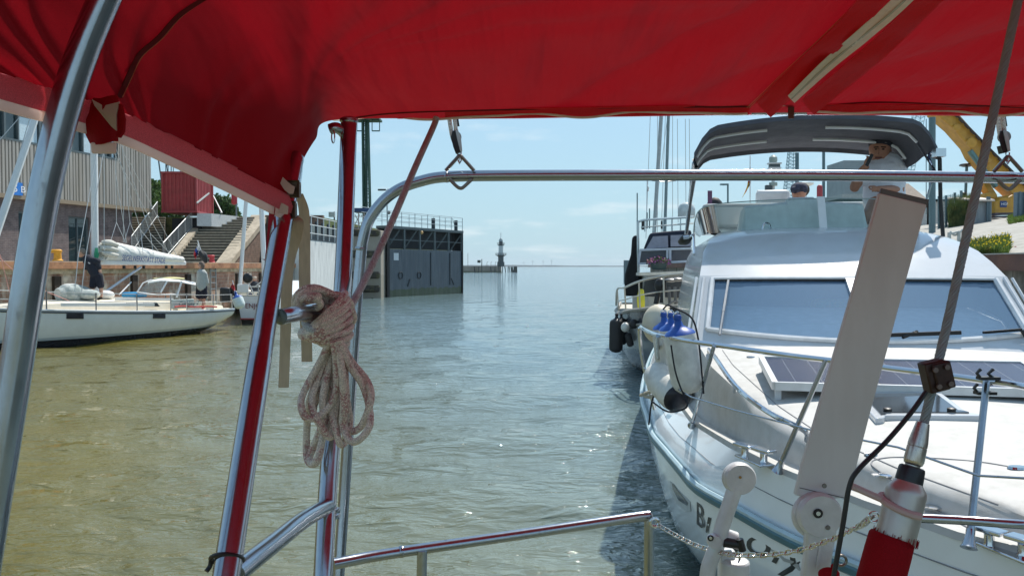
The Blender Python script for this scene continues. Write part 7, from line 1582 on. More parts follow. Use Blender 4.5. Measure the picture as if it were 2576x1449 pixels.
# black rubber tie
m = MB(); c = P(571, 1406, .965); a = (P(569, 1449, .95)-P(609, 1190, 1.03)).normalized(); u_ = Vector((1, 0, -.2)); u_ = (u_-a*u_.dot(a)).normalized(); v_ = a.cross(u_)
m.tube([c+(u_*math.cos(q)+v_*math.sin(q))*.0188 for q in np.linspace(0, 6.283, 25)[:-1]], .003, 8, closed=True); m.tube(spl([c-u_*.0188, c-u_*.02-Vector((0, 0, .008)), c-u_*.023-Vector((0, .004, .013))], 4), .003, 8); tag(m.build('rubber_tie', BLACK), 'black rubber tie looped round the foot of the leaning tube', 'tie')
# ================================================================== ropes
def ropemat(name, base, fleck, amt=.5):
    m = bpy.data.materials.new(name); m.use_nodes = True; t = m.node_tree; b = t.nodes['Principled BSDF']; b.inputs['Roughness'].default_value = .9
    tc_ = N(t, 'ShaderNodeTexCoord'); v1 = N(t, 'ShaderNodeTexVoronoi'); v1.inputs['Scale'].default_value = 420; t.links.new(tc_.outputs['Object'], v1.inputs['Vector'])
    n1 = N(t, 'ShaderNodeTexNoise'); n1.inputs['Scale'].default_value = 38; n1.inputs['Detail'].default_value = 3; t.links.new(tc_.outputs['Object'], n1.inputs['Vector'])
    r1 = N(t, 'ShaderNodeMapRange'); r1.inputs[1].default_value = .50; r1.inputs[2].default_value = .58; r1.inputs[4].default_value = amt; t.links.new(n1.outputs[0], r1.inputs[0])
    sp = N(t, 'ShaderNodeSeparateXYZ'); t.links.new(v1.outputs['Color'], sp.inputs[0]); gt_ = N(t, 'ShaderNodeMath', operation='GREATER_THAN'); gt_.inputs[1].default_value = .45; t.links.new(sp.outputs[0], gt_.inputs[0])
    mu = N(t, 'ShaderNodeMath', operation='MULTIPLY'); t.links.new(gt_.outputs[0], mu.inputs[0]); t.links.new(r1.outputs[0], mu.inputs[1])
    mm = N(t, 'ShaderNodeMixRGB'); mm.inputs[1].default_value = (*base, 1); mm.inputs[2].default_value = (*fleck, 1); t.links.new(mu.outputs[0], mm.inputs[0])
    vr = N(t, 'ShaderNodeMapRange'); vr.inputs[1].default_value = 0; vr.inputs[2].default_value = .6; vr.inputs[3].default_value = 1.15; vr.inputs[4].default_value = .55; t.links.new(v1.outputs['Distance'], vr.inputs[0])
    ml = N(t, 'ShaderNodeVectorMath', operation='MULTIPLY'); t.links.new(mm.outputs[0], ml.inputs[0]); t.links.new(vr.outputs[0], ml.inputs[1]); t.links.new(ml.outputs[0], b.inputs['Base Color'])
    bp = N(t, 'ShaderNodeBump'); bp.invert = True; bp.inputs['Strength'].default_value = .8; bp.inputs['Distance'].default_value = .0012; t.links.new(v1.outputs['Distance'], bp.inputs['Height']); t.links.new(bp.outputs[0], b.inputs['Normal'])
    MATS[name] = m; return m
ROPE = ropemat('braided_rope', (.95, .83, .71), (.42, .05, .08), .62)
cr_ = thing('coiled_rope', 'thick cream rope with red flecks, wrapped round the tube joint and hanging in loops', 'rope', P(840, 1000, 1.4))
rr = random.Random(21); RR_ = .0062
loops = [[(838, 850), (810, 900), (765, 985), (757, 1020), (770, 1050), (800, 1048), (835, 1010), (850, 950), (845, 860)],
         [(842, 850), (808, 930), (784, 1010), (800, 1060), (830, 1100), (838, 1060), (846, 980), (850, 860)],
         [(850, 850), (826, 930), (812, 1000), (812, 1060), (790, 1120), (779, 1150), (786, 1168), (800, 1150), (812, 1100), (836, 1040), (850, 960), (856, 860)],
         [(835, 855), (800, 950), (778, 1010), (772, 1080), (771, 1140), (780, 1166), (800, 1158), (812, 1100), (824, 1040), (838, 950), (848, 860)],
         [(855, 850), (846, 930), (858, 1000), (862, 1060), (845, 1090), (826, 1095), (822, 1040), (830, 960), (846, 860)],
         [(858, 855), (880, 920), (910, 965), (928, 1020), (930, 1070), (905, 1105), (880, 1108), (862, 1070), (864, 1020), (862, 950), (856, 860)],
         [(860, 855), (885, 910), (918, 950), (933, 985), (930, 1020), (910, 1070), (885, 1085), (866, 1072), (868, 1030), (870, 980), (864, 900), (858, 860)],
         [(850, 850), (838, 950), (834, 1030), (850, 1100), (858, 1118), (872, 1104), (880, 1060), (872, 1000), (860, 900), (856, 850)],
         [(843, 852), (820, 950), (790, 1020), (796, 1052), (818, 1040), (836, 1000), (842, 930), (846, 852)],
         [(848, 852), (846, 950), (838, 1010), (820, 1060), (836, 1078), (856, 1050), (862, 980), (856, 900), (852, 852)]]
for k, lp_ in enumerate(loops):
    D0 = 1.34+.012*(k % 5); lp_ = [(x-6 if y < 900 else x, y) for x, y in lp_]; pts = [(x, y, D0+.014*math.sin(i*1.3+k)) for i, (x, y) in enumerate(lp_)]; m = MB(); m.tube(spl([P(*q) for q in pts], 7), RR_, 10); m.build('loop', ROPE, cr_)
# neck wraps and knot, turns as tilted ellipses round the bundle
def turn(cx_, cy_, D, rx, rz, tilt, ry, name='wrap', r=RR_, a0=0, a1=6.283, par=cr_):
    c = P(cx_, cy_, D); k = D/2000; pts = []
    for q in np.linspace(a0, a1, 34):
        x = rx*k*math.cos(q); z = rz*k*math.sin(q); pts.append(c+Vector((x*math.cos(tilt)-z*math.sin(tilt), -ry*math.sin(q), x*math.sin(tilt)+z*math.cos(tilt))))
    full = abs(a1-a0) > 6.2
    m = MB(); m.tube(pts[:-1] if full else pts, r, 10, closed=full); return m.build(name, ROPE, par)
for k, (cx_, cy_, rx, rz, tl, ry) in enumerate(((822, 790, 62, 13, .62, .055), (820, 800, 64, 14, .52, .058), (818, 811, 64, 14, .40, .058), (820, 822, 62, 12, .28, .056), (826, 834, 56, 10, .15, .052), (838, 858, 34, 6, -.22, .034), (836, 846, 44, 8, 0, .044), (826, 780, 58, 12, .75, .05))):
    turn(cx_, cy_, 1.385, rx, rz, tl, -ry)
turn(786, 760, 1.36, 44, 36, .3, .01, a0=.2, a1=5.6); turn(788, 764, 1.37, 33, 26, .5, .02); turn(800, 770, 1.355, 42, 42, 1.1, .03, a0=-.6, a1=3.6); turn(782, 762, 1.33, 24, 14, -.1, .01)
turn(846, 770, 1.40, 36, 30, .2, .03); turn(856, 790, 1.41, 30, 34, .3, .03); turn(812, 752, 1.40, 50, 26, -.3, .03)
m = MB(); m.cap(P(777, 748, 1.32), P(797, 748, 1.32), .0085, .0085); m.build('knot_end', ROPE, cr_)
m = MB(); m.tube(spl([P(x, y, D) for x, y, D in ((1098, 296, 1.86), (1090, 320, 1.85), (1045, 420, 1.76), (985, 560, 1.64), (930, 680, 1.53), (885, 765, 1.44), (858, 800, 1.40), (820, 828, 1.34), (786, 830, 1.33), (768, 812, 1.36))], 8), .0072, 12); m.build('standing_part', ropemat('braided_rope_plain', (.62, .65, .66), (.40, .16, .18), .35), cr_)
# ================================================================== tackle blocks
def tackle(lab, dx_, D, variant):
    t = thing('pulley_block', lab, 'pulley', P(1157+dx_, 385, D)); Q = lambda x, y, dd=0: P(x+dx_, y, D+dd)
    m = MB(); m.prism([Q(x, y, -.012) for x, y in ((1134, 345), (1138, 330), (1146, 328), (1152, 345), (1160, 382), (1146, 386), (1140, 370))], (0, .003, 0)); m.prism([Q(x, y, .012) for x, y in ((1134, 345), (1138, 330), (1150, 328), (1158, 345), (1162, 380), (1146, 386), (1140, 370))], (0, .003, 0)); m.prism([Q(x, y, -.010) for x, y in ((1141, 366), (1158, 362), (1161, 381), (1146, 386))], (0, .022, 0)); m.build('cheek', BLACK, t, bevel=.001)
    m = MB(); m.prism([Q(x, y, -.016) for x, y in ((1146, 330), (1152, 326), (1160, 350), (1163, 380), (1158, 382), (1150, 350))], (0, .003, 0)); m.build('side_strap', M('strap_grey', (.5, .5, .5), rough=.4), t)
    m = MB(); m.lathe([(.014, -.006), (.009, 0), (.014, .006)], Q(1147, 345), (0, 1, 0), n=20); m.build('sheave', M('sheave_grey', (.3, .3, .3), rough=.5), t)
    m = MB(); m.tube([Q(1152, 384), Q(1151, 396), Q(1155, 400), Q(1160, 396), Q(1160, 384)], .0018, 6); m.tube([Q(1156, 394), Q(1153, 404), Q(1156, 412), Q(1160, 404), Q(1156, 394)], .003, 6); m.build('shackle', CHROME, t)
    m = MB(); m.tube(spl([Q(1128, 285), Q(1132, 310), Q(1137, 340, -.004), Q(1143, 358, -.004), Q(1148, 352), Q(1147, 330), Q(1142, 285)], 5), .0055, 8); m.build('rope', ROPE, t)
    m = MB(); m.prism([Q(x, y, .004) for x, y in ((1129, 296), (1136, 296), (1138, 320), (1133, 322))], (0, .006, 0)); m.prism([Q(x, y, .004) for x, y in ((1143, 290), (1152, 292), (1156, 318), (1148, 318))], (0, .006, 0)); m.build('upper_block', BLACK, t, bevel=.001)
tackle('small black pulley block hanging above the arch near its bend', 0, 2.05, 0)
tackle('small black pulley block with grey rope shackled to the arch at the right edge', 1379, 2.0, 1)
# ================================================================== backstay
WIREM = bpy.data.materials.new('wire_strands'); WIREM.use_nodes = True
def wirerope(pts, r, name, par, nst=9, pitch=.045):
    c = spl([P(*q) for q in pts], 10); L = [0]
    for a, b in zip(c[:-1], c[1:]): L.append(L[-1]+(b-a).length)
    n = max(60, int(L[-1]/.004)); pp = []
    for i in range(n+1):
        s = L[-1]*i/n; k = min(len(L)-2, max(0, int(np.searchsorted(L, s)-1))); f = (s-L[k])/(L[k+1]-L[k]); pp.append(c[k].lerp(c[k+1], f))
    m = MB(); d = (pp[-1]-pp[0]).normalized(); x = d.cross(Vector((0, 1, 0))).normalized(); y = d.cross(x)
    for j in range(nst):
        m.tube([p+(x*math.cos(6.283*(j/nst+L[-1]*i/n/pitch))+y*math.sin(6.283*(j/nst+L[-1]*i/n/pitch)))*r*.74 for i, p in enumerate(pp)], r*.30, 5)
    m.tube(pp, r*.7, 8); return m.build(name, M('wire_grey', (.25, .275, .28), rough=.5, metal=.15), par)
bs = thing('backstay', 'stranded steel backstay wire running down to a silver and black tensioner on the right', 'backstay', P(2235, 1449, .93))
wirerope([(2578, -60, 1.02), (2562, 0, 1.01), (2505, 260, .99), (2432, 590, .97), (2386, 800, .955), (2350, 955, .945), (2322, 1075, .94)], .0054, 'wire', bs)
SLV = M('swage_steel', (.55, .50, .46), rough=.28, metal=.9, stretch=(8, 8, .3), var=.2, vs=20); ALU = M('tensioner_alu', (.50, .46, .42), rough=.38, metal=.75, var=.12, vs=10)
pa, pb = P(2322, 1062, .94), P(2250, 1362, .925); AXB = (pb-pa).normalized()
def bl(t, px): return px/2000*.93/2
def onb(t): return pa.lerp(pb, t)
Lb = (pb-pa).length
def latheb(prof, name, mat): 
    m = MB(); m.lathe([(px/2000*.93/2, s*Lb) for s, px in prof], pa, AXB, n=28); return m.build(name, mat, bs, smooth=40)
latheb([(0, 26), (.005, 32), (.16, 46), (.20, 47), (.205, 44), (.21, 47), (.32, 49), (.35, 44), (.36, 36), (.42, 35)], 'swage_terminal', SLV)
latheb([(.37, 50), (.38, 60), (.40, 63), (.48, 66), (.52, 66), (.53, 60)], 'rubber_collar', M('collar_black', (.015, .015, .02), rough=.35))
latheb([(.5, 66), (.52, 72), (.56, 92), (.60, 97), (1.02, 94), (1.03, 84)], 'tensioner_body', ALU)
m = MB(); m.lathe([(px/2000*.93/2, s*Lb) for s, px in ((.96, 100), (.98, 108), (1.1, 110), (1.6, 112))], pa, AXB+Vector((-.03, 0, 0)), n=28)
rr = random.Random(3)
for k in range(90):
    q = rr.uniform(0, 6.283); rad = .0248; c = pa+AXB*.97*Lb; x = AXB.cross(Vector((0, 1, 0))).normalized(); y = AXB.cross(x); p = c+(x*math.cos(q)+y*math.sin(q))*rad
    m.tube([p+AXB*.004, p-AXB*rr.uniform(.002, .006)+Vector((rr.uniform(-.002, .002),)*3)], .0003, 3)
m.build('red_sleeve', REDF, bs, smooth=50)
# plastic ring bracket
m = MB(); c = onb(.70); x = AXB.cross(Vector((0, 1, 0))).normalized(); y = AXB.cross(x)
m.tube([c+AXB*.006*math.sin(q)+(x*math.cos(q)+y*math.sin(q))*.0248 for q in np.linspace(1.2, 5.6, 22)], .0045, 8); m.tube([c-x*.024, P(2190, 1243, .93), P(2143, 1222, .93)], .0042, 8); m.build('cable_bracket', M('bracket_pink', (.50, .36, .34), rough=.5), bs)
m = MB(); m.tube(spl([P(x, y, D) for x, y, D in ((2330, 985, .93), (2290, 1040, .925), (2230, 1110, .92), (2160, 1180, .915), (2137, 1222, .915), (2122, 1310, .915), (2106, 1400, .915), (2088, 1500, .915))], 8), .0029, 8); m.build('cable', BLACK, bs)
# clamp
CLM = M('clamp_rust', (.045, .022, .018), rough=.45, metal=.4, var=.3, vs=60); c = P(2349, 945, .935); zx = -AXB; mt = Matrix.Rotation(-.24, 3, 'Y')
m = MB(); m.box(c, (.024, .020, .036), mat=mt); m.box(c+mt@Vector((.006, -.004, 0)), (.022, .018, .032), mat=mt); m.build('wire_clamp', CLM, bs, bevel=.002)
m = MB()
for a in (-.004, .010):
    for b in (-.010, .010): m.lathe([(.0032, 0), (.0032, .003), (.0015, .003)], c+mt@Vector((a, -.0135, b)), (0, -1, 0), n=8)
m.build('clamp_bolt', M('bolt_worn', (.16, .12, .11), rough=.4, metal=.7), bs)
# ================================================================== wind vane steering gear
wv_ = thing('wind_vane', 'tall grey-beige wind vane blade of a self steering gear, leaning right', 'wind vane', P(2050, 1449, 1.5))
VB = M('vane_blade', (.60, .62, .61), rough=.45, var=.06, vs=4, col2=(.50, .49, .46), amt=.5, pos=(.5, .72), stretch=(1.4, 1.4, .5), bump=.12, bs=300); CAST = M('cast_white', (.58, .60, .60), rough=.42, var=.12, vs=12, bump=.25, bs=160, metal=.15)
DV = 1.5
bl_ = [P(2213, 486, DV), P(2332, 515, DV), P(2192, 1030, DV), P(2147, 1205, DV), P(2126, 1250, DV), P(2068, 1262, DV), P(2000, 1245, DV), P(2018, 1170, DV), P(2080, 960, DV), P(2150, 720, DV)]
m = MB(); m.prism(bl_, (0, .012, 0)); m.build('blade', VB, wv_, bevel=.002)
m = MB(); m.beam(P(2213, 484.5, DV+.004), P(2333, 513.5, DV+.004), .016, .006, up=(0, 1, 0)); m.build('blade_edge', M('edge_dark', (.12, .11, .10), rough=.4, metal=.4), wv_, bevel=.001)
m = MB(); m.prism([P(x, y, DV-.002) for x, y in ((2012, 1226), (2128, 1252), (2128, 1253.5), (2012, 1227.5))], (0, .001, 0)); m.build('blade_seam', M('seam_grey', (.08, .07, .07)), wv_)
def disc(cx_, cy_, r, D, th, name, mat, par, prof=None):
    k = D/2000; m = MB(); m.lathe(prof or [(r*k*.9, 0), (r*k, th*.25), (r*k, th*.75), (r*k*.92, th)], P(cx_, cy_, D), (0, -1, 0), n=40); return m.build(name, mat, par, bevel=0, smooth=50)
disc(2055, 1290, 56, DV-.004, .022, 'pivot_disc', CAST, wv_)
disc(2048, 1292, 60, DV+.006, .014, 'pivot_disc', CAST, wv_)
m = MB(); m.prism([P(x, y, DV-.024) for x, y in ((2015, 1325), (2030, 1345), (2028, 1400), (2020, 1460), (2088, 1460), (2096, 1400), (2106, 1345), (2110, 1300), (2100, 1290), (2020, 1290))], (0, .022, 0)); m.build('arm', CAST, wv_, bevel=.005)
m = MB(); m.tube([P(2052, 1440, DV), P(2045, 1560, DV)], .024, 20); m.build('mast_tube', CAST, wv_)
disc(2057, 1290, 12, DV-.026, .004, 'pivot_ring', BLACK, wv_); disc(2057, 1290, 6, DV-.029, .004, 'pivot_bolt', CHROME, wv_)
for x, y in ((2073, 1221), (2082, 1326)): disc(x, y, 6, DV-(.012 if y < 1300 else .026), .003, 'screw', M('screw_grey', (.2, .19, .18), rough=.4, metal=.6), wv_)
m = MB(); m.prism([P(x, y, DV-.028) for x, y in ((2062, 1370), (2068, 1370), (2058, 1430), (2052, 1430))], (0, .003, 0)); m.build('arm_rib', CAST, wv_, bevel=.001)
# counterweight lever
D2_ = 1.62
cw = thing('counterweight_lever', 'white cast lever with a round disc head in front of the cruiser name', 'lever', P(1800, 1449, D2_))
disc(1857, 1199, 40, D2_, .022, 'disc_head', CAST, cw)
disc(1855, 1200, 41, D2_+.008, .012, 'disc_head', CAST, cw)
disc(1862, 1200, 3.5, D2_-.022, .002, 'pivot_bolt', M('bolt_brass', (.35, .2, .05), rough=.4, metal=.6), cw)
m = MB(); m.tube(spl([P(x, y, D2_-.008) for x, y in ((1850, 1225), (1838, 1260), (1818, 1320), (1806, 1365), (1792, 1400), (1780, 1440), (1776, 1520))], 5), [.0145]*10+[.0165]*30 if False else .0155, 16); m.build('arm', CAST, cw)
disc(1792, 1355, 17, D2_-.01, .022, 'pivot_boss', CAST, cw); disc(1787, 1352, 8, D2_-.034, .003, 'boss_ring', BLACK, cw); disc(1787, 1352, 4, D2_-.037, .003, 'boss_bolt', CHROME, cw)
m = MB(); m.tube([P(1812, 1345, D2_), P(1850, 1358, D2_)], .017, 16); m.build('cross_tube', CAST, cw)
m = MB(); m.tube([P(1818, 1362, D2_-.015), P(1858, 1368, D2_-.015)], .0105, 14); m.tube([P(1860, 1355, D2_-.02), P(1868, 1385, D2_-.02)], .008, 10); m.build('cable_clamp', BLACK, cw, bevel=.001)
m = MB(); m.tube([P(1862, 1385, D2_-.01), P(1857, 1449, D2_-.01)], .002, 6); m.build('control_wire', BLACK, cw)
m = MB(); m.lathe([(.026, 0), (.03, .01), (.03, .05), (.02, .055)], P(1848, 1470, D2_), n=22); m.beam(P(1828, 1380, D2_+.01), P(1826, 1480, D2_+.01), .03, .03); m.build('gear_housing', CAST, cw, bevel=.003)
# eye ring with shackle low right
m = MB(); c = P(2116, 1409, 1.45); m.tube([c+Vector((.0095*math.cos(q), 0, .0095*math.sin(q))) for q in np.linspace(0, 6.283, 21)[:-1]], .0028, 8, closed=True); tag(m.build('ring_shackle', EYE), 'small steel ring beside the foot of the wind vane arm', 'shackle')
m = MB(); m.ell(P(2085, 1443, 1.44), (.02, .012, .012)); m.ell(P(2098, 1425, 1.44), (.006, .006, .006)); tag(m.build('red_knot', REDF), 'scrap of red cloth tied at the foot of the wind vane arm', 'cloth')
# ================================================================== chain
ch = thing('chain', 'thin steel chain sagging from the pushpit corner to the backstay tensioner', 'chain', P(1850, 1397, 1.6))
cpx = [(1650, 1316, 1.91), (1690, 1340, 1.84), (1740, 1366, 1.72), (1800, 1386, 1.62), (1850, 1395, 1.52), (1900, 1396, 1.46), (1950, 1393, 1.40), (2010, 1383, 1.33), (2060, 1367, 1.27), (2110, 1348, 1.2), (2160, 1322, 1.1), (2200, 1298, 1.0)]
cc = spl([P(*q) for q in cpx], 12); L = [0]
for a, b in zip(cc[:-1], cc[1:]): L.append(L[-1]+(b-a).length)
step = .0205; nl = int(L[-1]/step)
for i in range(nl):
    s = (i+.5)*step; k = min(len(L)-2, int(np.searchsorted(L, s)-1)); p = cc[k].lerp(cc[k+1], (s-L[k])/(L[k+1]-L[k])); d = (cc[k+1]-cc[k]).normalized()
    x = d.cross(Vector((0, 0, 1))).normalized(); y = d.cross(x); side_ = (x if i % 2 else y)*math.cos(.5)+(y if i % 2 else x)*math.sin(.5); hl, hw = .0125, .0042; pts = []
    for q in range(6): a = -math.pi/2+math.pi*q/5; pts.append(p+d*(hl-hw+hw*math.cos(a))+side_*hw*math.sin(a))
    for q in range(6): a = math.pi/2+math.pi*q/5; pts.append(p+d*(-(hl-hw)+hw*math.cos(a))+side_*hw*math.sin(a))
    m = MB(); m.tube(pts, .0014, 6, closed=True); m.build('link', M('chain_steel', (.66, .62, .55), rough=.22, metal=.95), ch)
m = MB(); c = P(2198, 1300, .99); m.tube([c+Vector((.0065*math.cos(q), 0, .0065*math.sin(q))) for q in np.linspace(0, 6.283, 17)[:-1]], .0013, 6, closed=True); m.tube(spl([P(2150, 1330, 1.1), P(2175, 1305, 1.05), P(2196, 1296, 1.0), P(2180, 1320, 1.05), P(2152, 1334, 1.1)], 4), .0012, 6); m.build('snap_hook', CHROME, ch)
m = MB(); c = P(1646, 1312, 1.91); m.tube([c+Vector((.010*math.cos(q), -.005, .010*math.sin(q))) for q in np.linspace(0, 6.283, 17)[:-1]], .004, 8, closed=True); m.build('end_shackle', CHROME, ch)
# ================================================================== PEOPLE
SKIN = M('skin_tanned', (.44, .21, .13), rough=.55, var=.1, vs=10); SKIN2 = M('skin_light', (.50, .28, .20), rough=.55, var=.1, vs=10)
def vol(D, segs, ells=()):
    """overlapping tapered limbs given as pixel joints; radii in px"""
    m = MB(); k = D/2000
    for s in segs:
        x0, y0, x1, y1, r0, r1 = s[:6]; d0, d1 = (s[6], s[7]) if len(s) > 6 else (0, 0); m.cap(P(x0, y0, D+d0), P(x1, y1, D+d1), r0*k, r1*k)
    for e in ells:
        x, y, rx, ry, rz = e[:5]; dd = e[5] if len(e) > 5 else 0; tl = e[6] if len(e) > 6 else 0
        m.ell(P(x, y, D+dd), (rx*k, ry*k, rz*k), Matrix.Rotation(tl, 3, 'Y'))
    return m
def hand(m, wrist, tip, side, s, curl=.5):
    """palm, four unequal fingers and a thumb; s = hand length"""
    w_ = Vector(wrist); d = (Vector(tip)-w_).normalized(); x = Vector(side); x = (x-d*x.dot(d)).normalized(); n = d.cross(x)
    for o in (-.16, 0, .16): m.cap(w_+x*o*s*.5, w_+d*s*.48+x*o*s, s*.11, s*.10, 8)
    for i, (o, L_) in enumerate(((-.21, .38), (-.07, .46), (.07, .43), (.2, .33))):
        a = w_+d*s*.48+x*o*s; b = a+d*s*L_*.5+n*s*curl*.12; c = b+d*s*L_*.35*(1-curl*.6)+n*s*curl*.3; m.cap(a, b, s*.052, s*.047, 8); m.cap(b, c, s*.047, s*.04, 8)
    a = w_+d*s*.12-x*s*.18; b = a-x*s*.16+d*s*.2; c = b+d*s*.2+n*s*.08; m.cap(a, b, s*.065, s*.055, 8); m.cap(b, c, s*.055, s*.045, 8)
def person(label, D, base, body, skin, clothes, group=None, vox=.012):
    t = thing('person', label, 'person', base, group); body.build('body', skin, t, smooth=180, remesh=vox)
    for nm, mb, mt in clothes: mb.build(nm, mt, t, smooth=180, remesh=vox*.9)
    return t
# man on the flybridge, turned, phone in hand
D = 8.9; k = D/2000
B = vol(D, [(2228, 405, 2222, 425, 15, 18), (2222, 430, 2222, 500, 40, 44), (2180, 428, 2150, 470, 15, 12, -.05, -.1), (2150, 472, 2158, 440, 12, 9, -.1, -.22), (2158, 440, 2178, 418, 9, 7.5, -.22, -.32), (2262, 432, 2260, 478, 17, 14, .0, -.12), (2260, 478, 2210, 476, 13, 8, -.12, -.34), (2215, 500, 2190, 545, 26, 20, 0, -.3), (2238, 500, 2230, 545, 26, 20, 0, -.3)],
        [(2213, 375, 25, 29, 32, 0, .05), (2215, 392, 21, 24, 22, -.01), (2207, 380, 4, 6, 8, -.125), (2206, 388, 5, 5, 4.5, -.13), (2239, 380, 4, 6, 8, .02), (2214, 409, 11, 10, 8, -.05)])
hand(B, P(2178, 418, D-.32), P(2186, 402, D-.36), (1, 0, .3), .13, .9); hand(B, P(2210, 476, D-.34), P(2190, 472, D-.36), (.3, 0, 1), .13, .6)
T = vol(D, [(2232, 420, 2222, 445, 38, 46), (2222, 440, 2224, 500, 47, 50), (2186, 428, 2168, 452, 20, 19, -.03, -.06), (2258, 430, 2256, 462, 22, 21, 0, -.1), (2195, 424, 2250, 424, 21, 26)], [(2222, 492, 50, 44, 26)])
fm_ = person('standing man in a white t-shirt and dark bandana on the flybridge, holding a phone', D, P(2222, 545, D), B, SKIN, [('t_shirt', T, M('tshirt_white', (.78, .79, .84), rough=.85, var=.05, vs=5, bump=.4, bs=9))], vox=.011)
bn = vol(D, [(2236, 362, 2252, 343, 8, 3, 0, .02)], [(2216, 360, 29, 33, 24, .01, .12), (2246, 348, 10, 6, 8, .03)]); bn.build('bandana', M('bandana_black', (.02, .02, .028), rough=.8, col2=(.3, .3, .3), amt=.7, pos=(.62, .66), vs=22), fm_, smooth=180, remesh=.01)
m = vol(D, [], [(2204, 376, 3.5, 2, 2, -.128), (2222, 376, 3.5, 2, 2, -.13)]); m.build('eyes', M('eye_dark', (.03, .015, .01), rough=.4), fm_)
m = vol(D, [(2199, 371, 2209, 370, 1.5, 1.2, -.125, -.13), (2217, 370, 2228, 371, 1.2, 1.5, -.13, -.12)]); m.build('eyebrows', M('brow', (.04, .02, .012), rough=.8), fm_)
m = vol(D, [(2203, 397, 2217, 397, 1.8, 1.8, -.115, -.12)]); m.build('mouth', M('lips', (.18, .05, .04), rough=.5), fm_)
m = MB(); m.box(P(2187, 403, D-.42), (.035, .014, .14), mat=Matrix.Rotation(.45, 3, 'Y')); tag(m.build('phone', BLACK, bevel=.004), 'dark mobile phone held by the man on the flybridge', 'phone')
# second head behind the console
D = 10.0
B = vol(D, [(2010, 492, 2010, 520, 12, 16), (2010, 535, 2010, 590, 38, 34), (1975, 535, 1965, 590, 14, 11), (2045, 535, 2055, 590, 14, 11)], [(2010, 482, 18, 20, 24), (2030, 484, 3, 4, 6), (2008, 492, 12, 14, 12, -.03)])
T = vol(D, [(1980, 532, 2040, 532, 17, 17), (2010, 540, 2010, 600, 42, 40), (1976, 535, 1968, 560, 18, 16), (2044, 535, 2052, 560, 18, 16)])
p2 = person('dark capped head of a person behind the flybridge console', D, P(2010, 600, D), B, SKIN, [('t_shirt', T, M('tshirt_navy', (.03, .04, .08), rough=.85))])
m = vol(D, [(1998, 478, 2022, 478, 9, 9, -.06, -.06)], [(2010, 475, 21, 24, 17)]); m.build('cap', M('cap_navy', (.02, .025, .045), rough=.8, col2=(.1, .1, .16), amt=.6, vs=14), p2, smooth=180, remesh=.01)
m = vol(D, [], [(2016, 478, 20, 22, 19, .05)]); m.build('hair', M('hair_dark', (.05, .035, .025), rough=.8), p2, smooth=180, remesh=.01)
# woman on the sailboat stern
D = 27.6
B = vol(D, [(505, 676, 507, 683, 3.2, 3.8), (508, 690, 508, 722, 10, 10), (517, 690, 521, 712, 4, 3.4), (521, 712, 513, 722, 3.2, 2.6), (503, 728, 501, 748, 6.4, 4.8), (501, 748, 508, 768, 4.4, 2.8), (512, 728, 513, 750, 6.4, 4.8), (513, 750, 511, 769, 4.4, 2.8), (508, 770, 502, 773, 3, 2.2), (511, 771, 505, 774, 3, 2.2)],
        [(505, 668, 6.2, 6.5, 8), (499.5, 669, 1.4, 1.2, 2), (507, 669, 1.5, 6.8, 2.4), (503, 673, 4, 4, 3.6)])
hand(B, P(513, 722, D), P(509, 724, D), (0, 1, 0), .15, .4)
T = vol(D, [(507, 688, 508, 722, 12, 13), (516, 689, 521, 712, 5.6, 5), (521, 712, 515, 720, 4.8, 4), (502, 690, 499, 714, 5, 4.4)], [(508, 716, 13, 11, 11), (506, 683, 8, 8, 5)])
wp = person('woman in pale grey hooded top and black shorts standing at the sailboat stern', D, P(508, 775, D), B, SKIN2, [('hooded_top', T, M('hoodie_grey', (.40, .42, .40), rough=.9, var=.1, vs=6, bump=.4, bs=12)), ('shorts', vol(D, [(503, 722, 501, 744, 9.5, 9), (512, 722, 513, 744, 9.5, 9)], [(507, 724, 13, 11, 8)]), M('shorts_black', (.012, .013, .025), rough=.9)),
     ('hair', vol(D, [], [(507, 664, 7, 7, 7), (510, 668, 5, 7, 8), (511, 675, 3, 5, 5)]), M('hair_greybrown', (.16, .12, .10), rough=.85)), ('shoes', vol(D, [(510, 771, 502, 774, 3.6, 3), (513, 772, 506, 775, 3.6, 3)]), M('shoe_red', (.45, .04, .05), rough=.7))], vox=.02)
# man bending beside the mast
D = 24.7
B = vol(D, [(211, 643, 218, 650, 4, 4.5), (222, 655, 240, 694, 11, 10), (219, 662, 215, 682, 4.6, 3.8), (215, 682, 213, 700, 3.6, 2.6), (246, 662, 252, 685, 4.6, 3.8), (252, 685, 250, 702, 3.6, 2.8), (236, 698, 233, 722, 7.5, 5.6), (233, 722, 234, 748, 5.2, 3.2), (250, 698, 254, 722, 7.5, 5.6), (254, 722, 255, 748, 5.2, 3.2), (234, 748, 227, 751, 3.2, 2.4), (255, 748, 248, 751, 3.2, 2.4)],
        [(205, 637, 8, 8, 9.4, 0, -.5), (199.5, 642, 1.8, 1.4, 2.2), (209, 640, 1.6, 8.3, 2.4), (202, 643, 5, 5, 4.5)])
hand(B, P(213, 700, D), P(213, 709, D), (0, 1, 0), .16, .4); hand(B, P(250, 702, D), P(249, 711, D), (0, 1, 0), .16, .4)
T = vol(D, [(221, 653, 240, 690, 13, 12.5), (220, 658, 217, 674, 7, 6.4), (244, 658, 249, 674, 7, 6.4), (222, 654, 244, 658, 9, 9)])
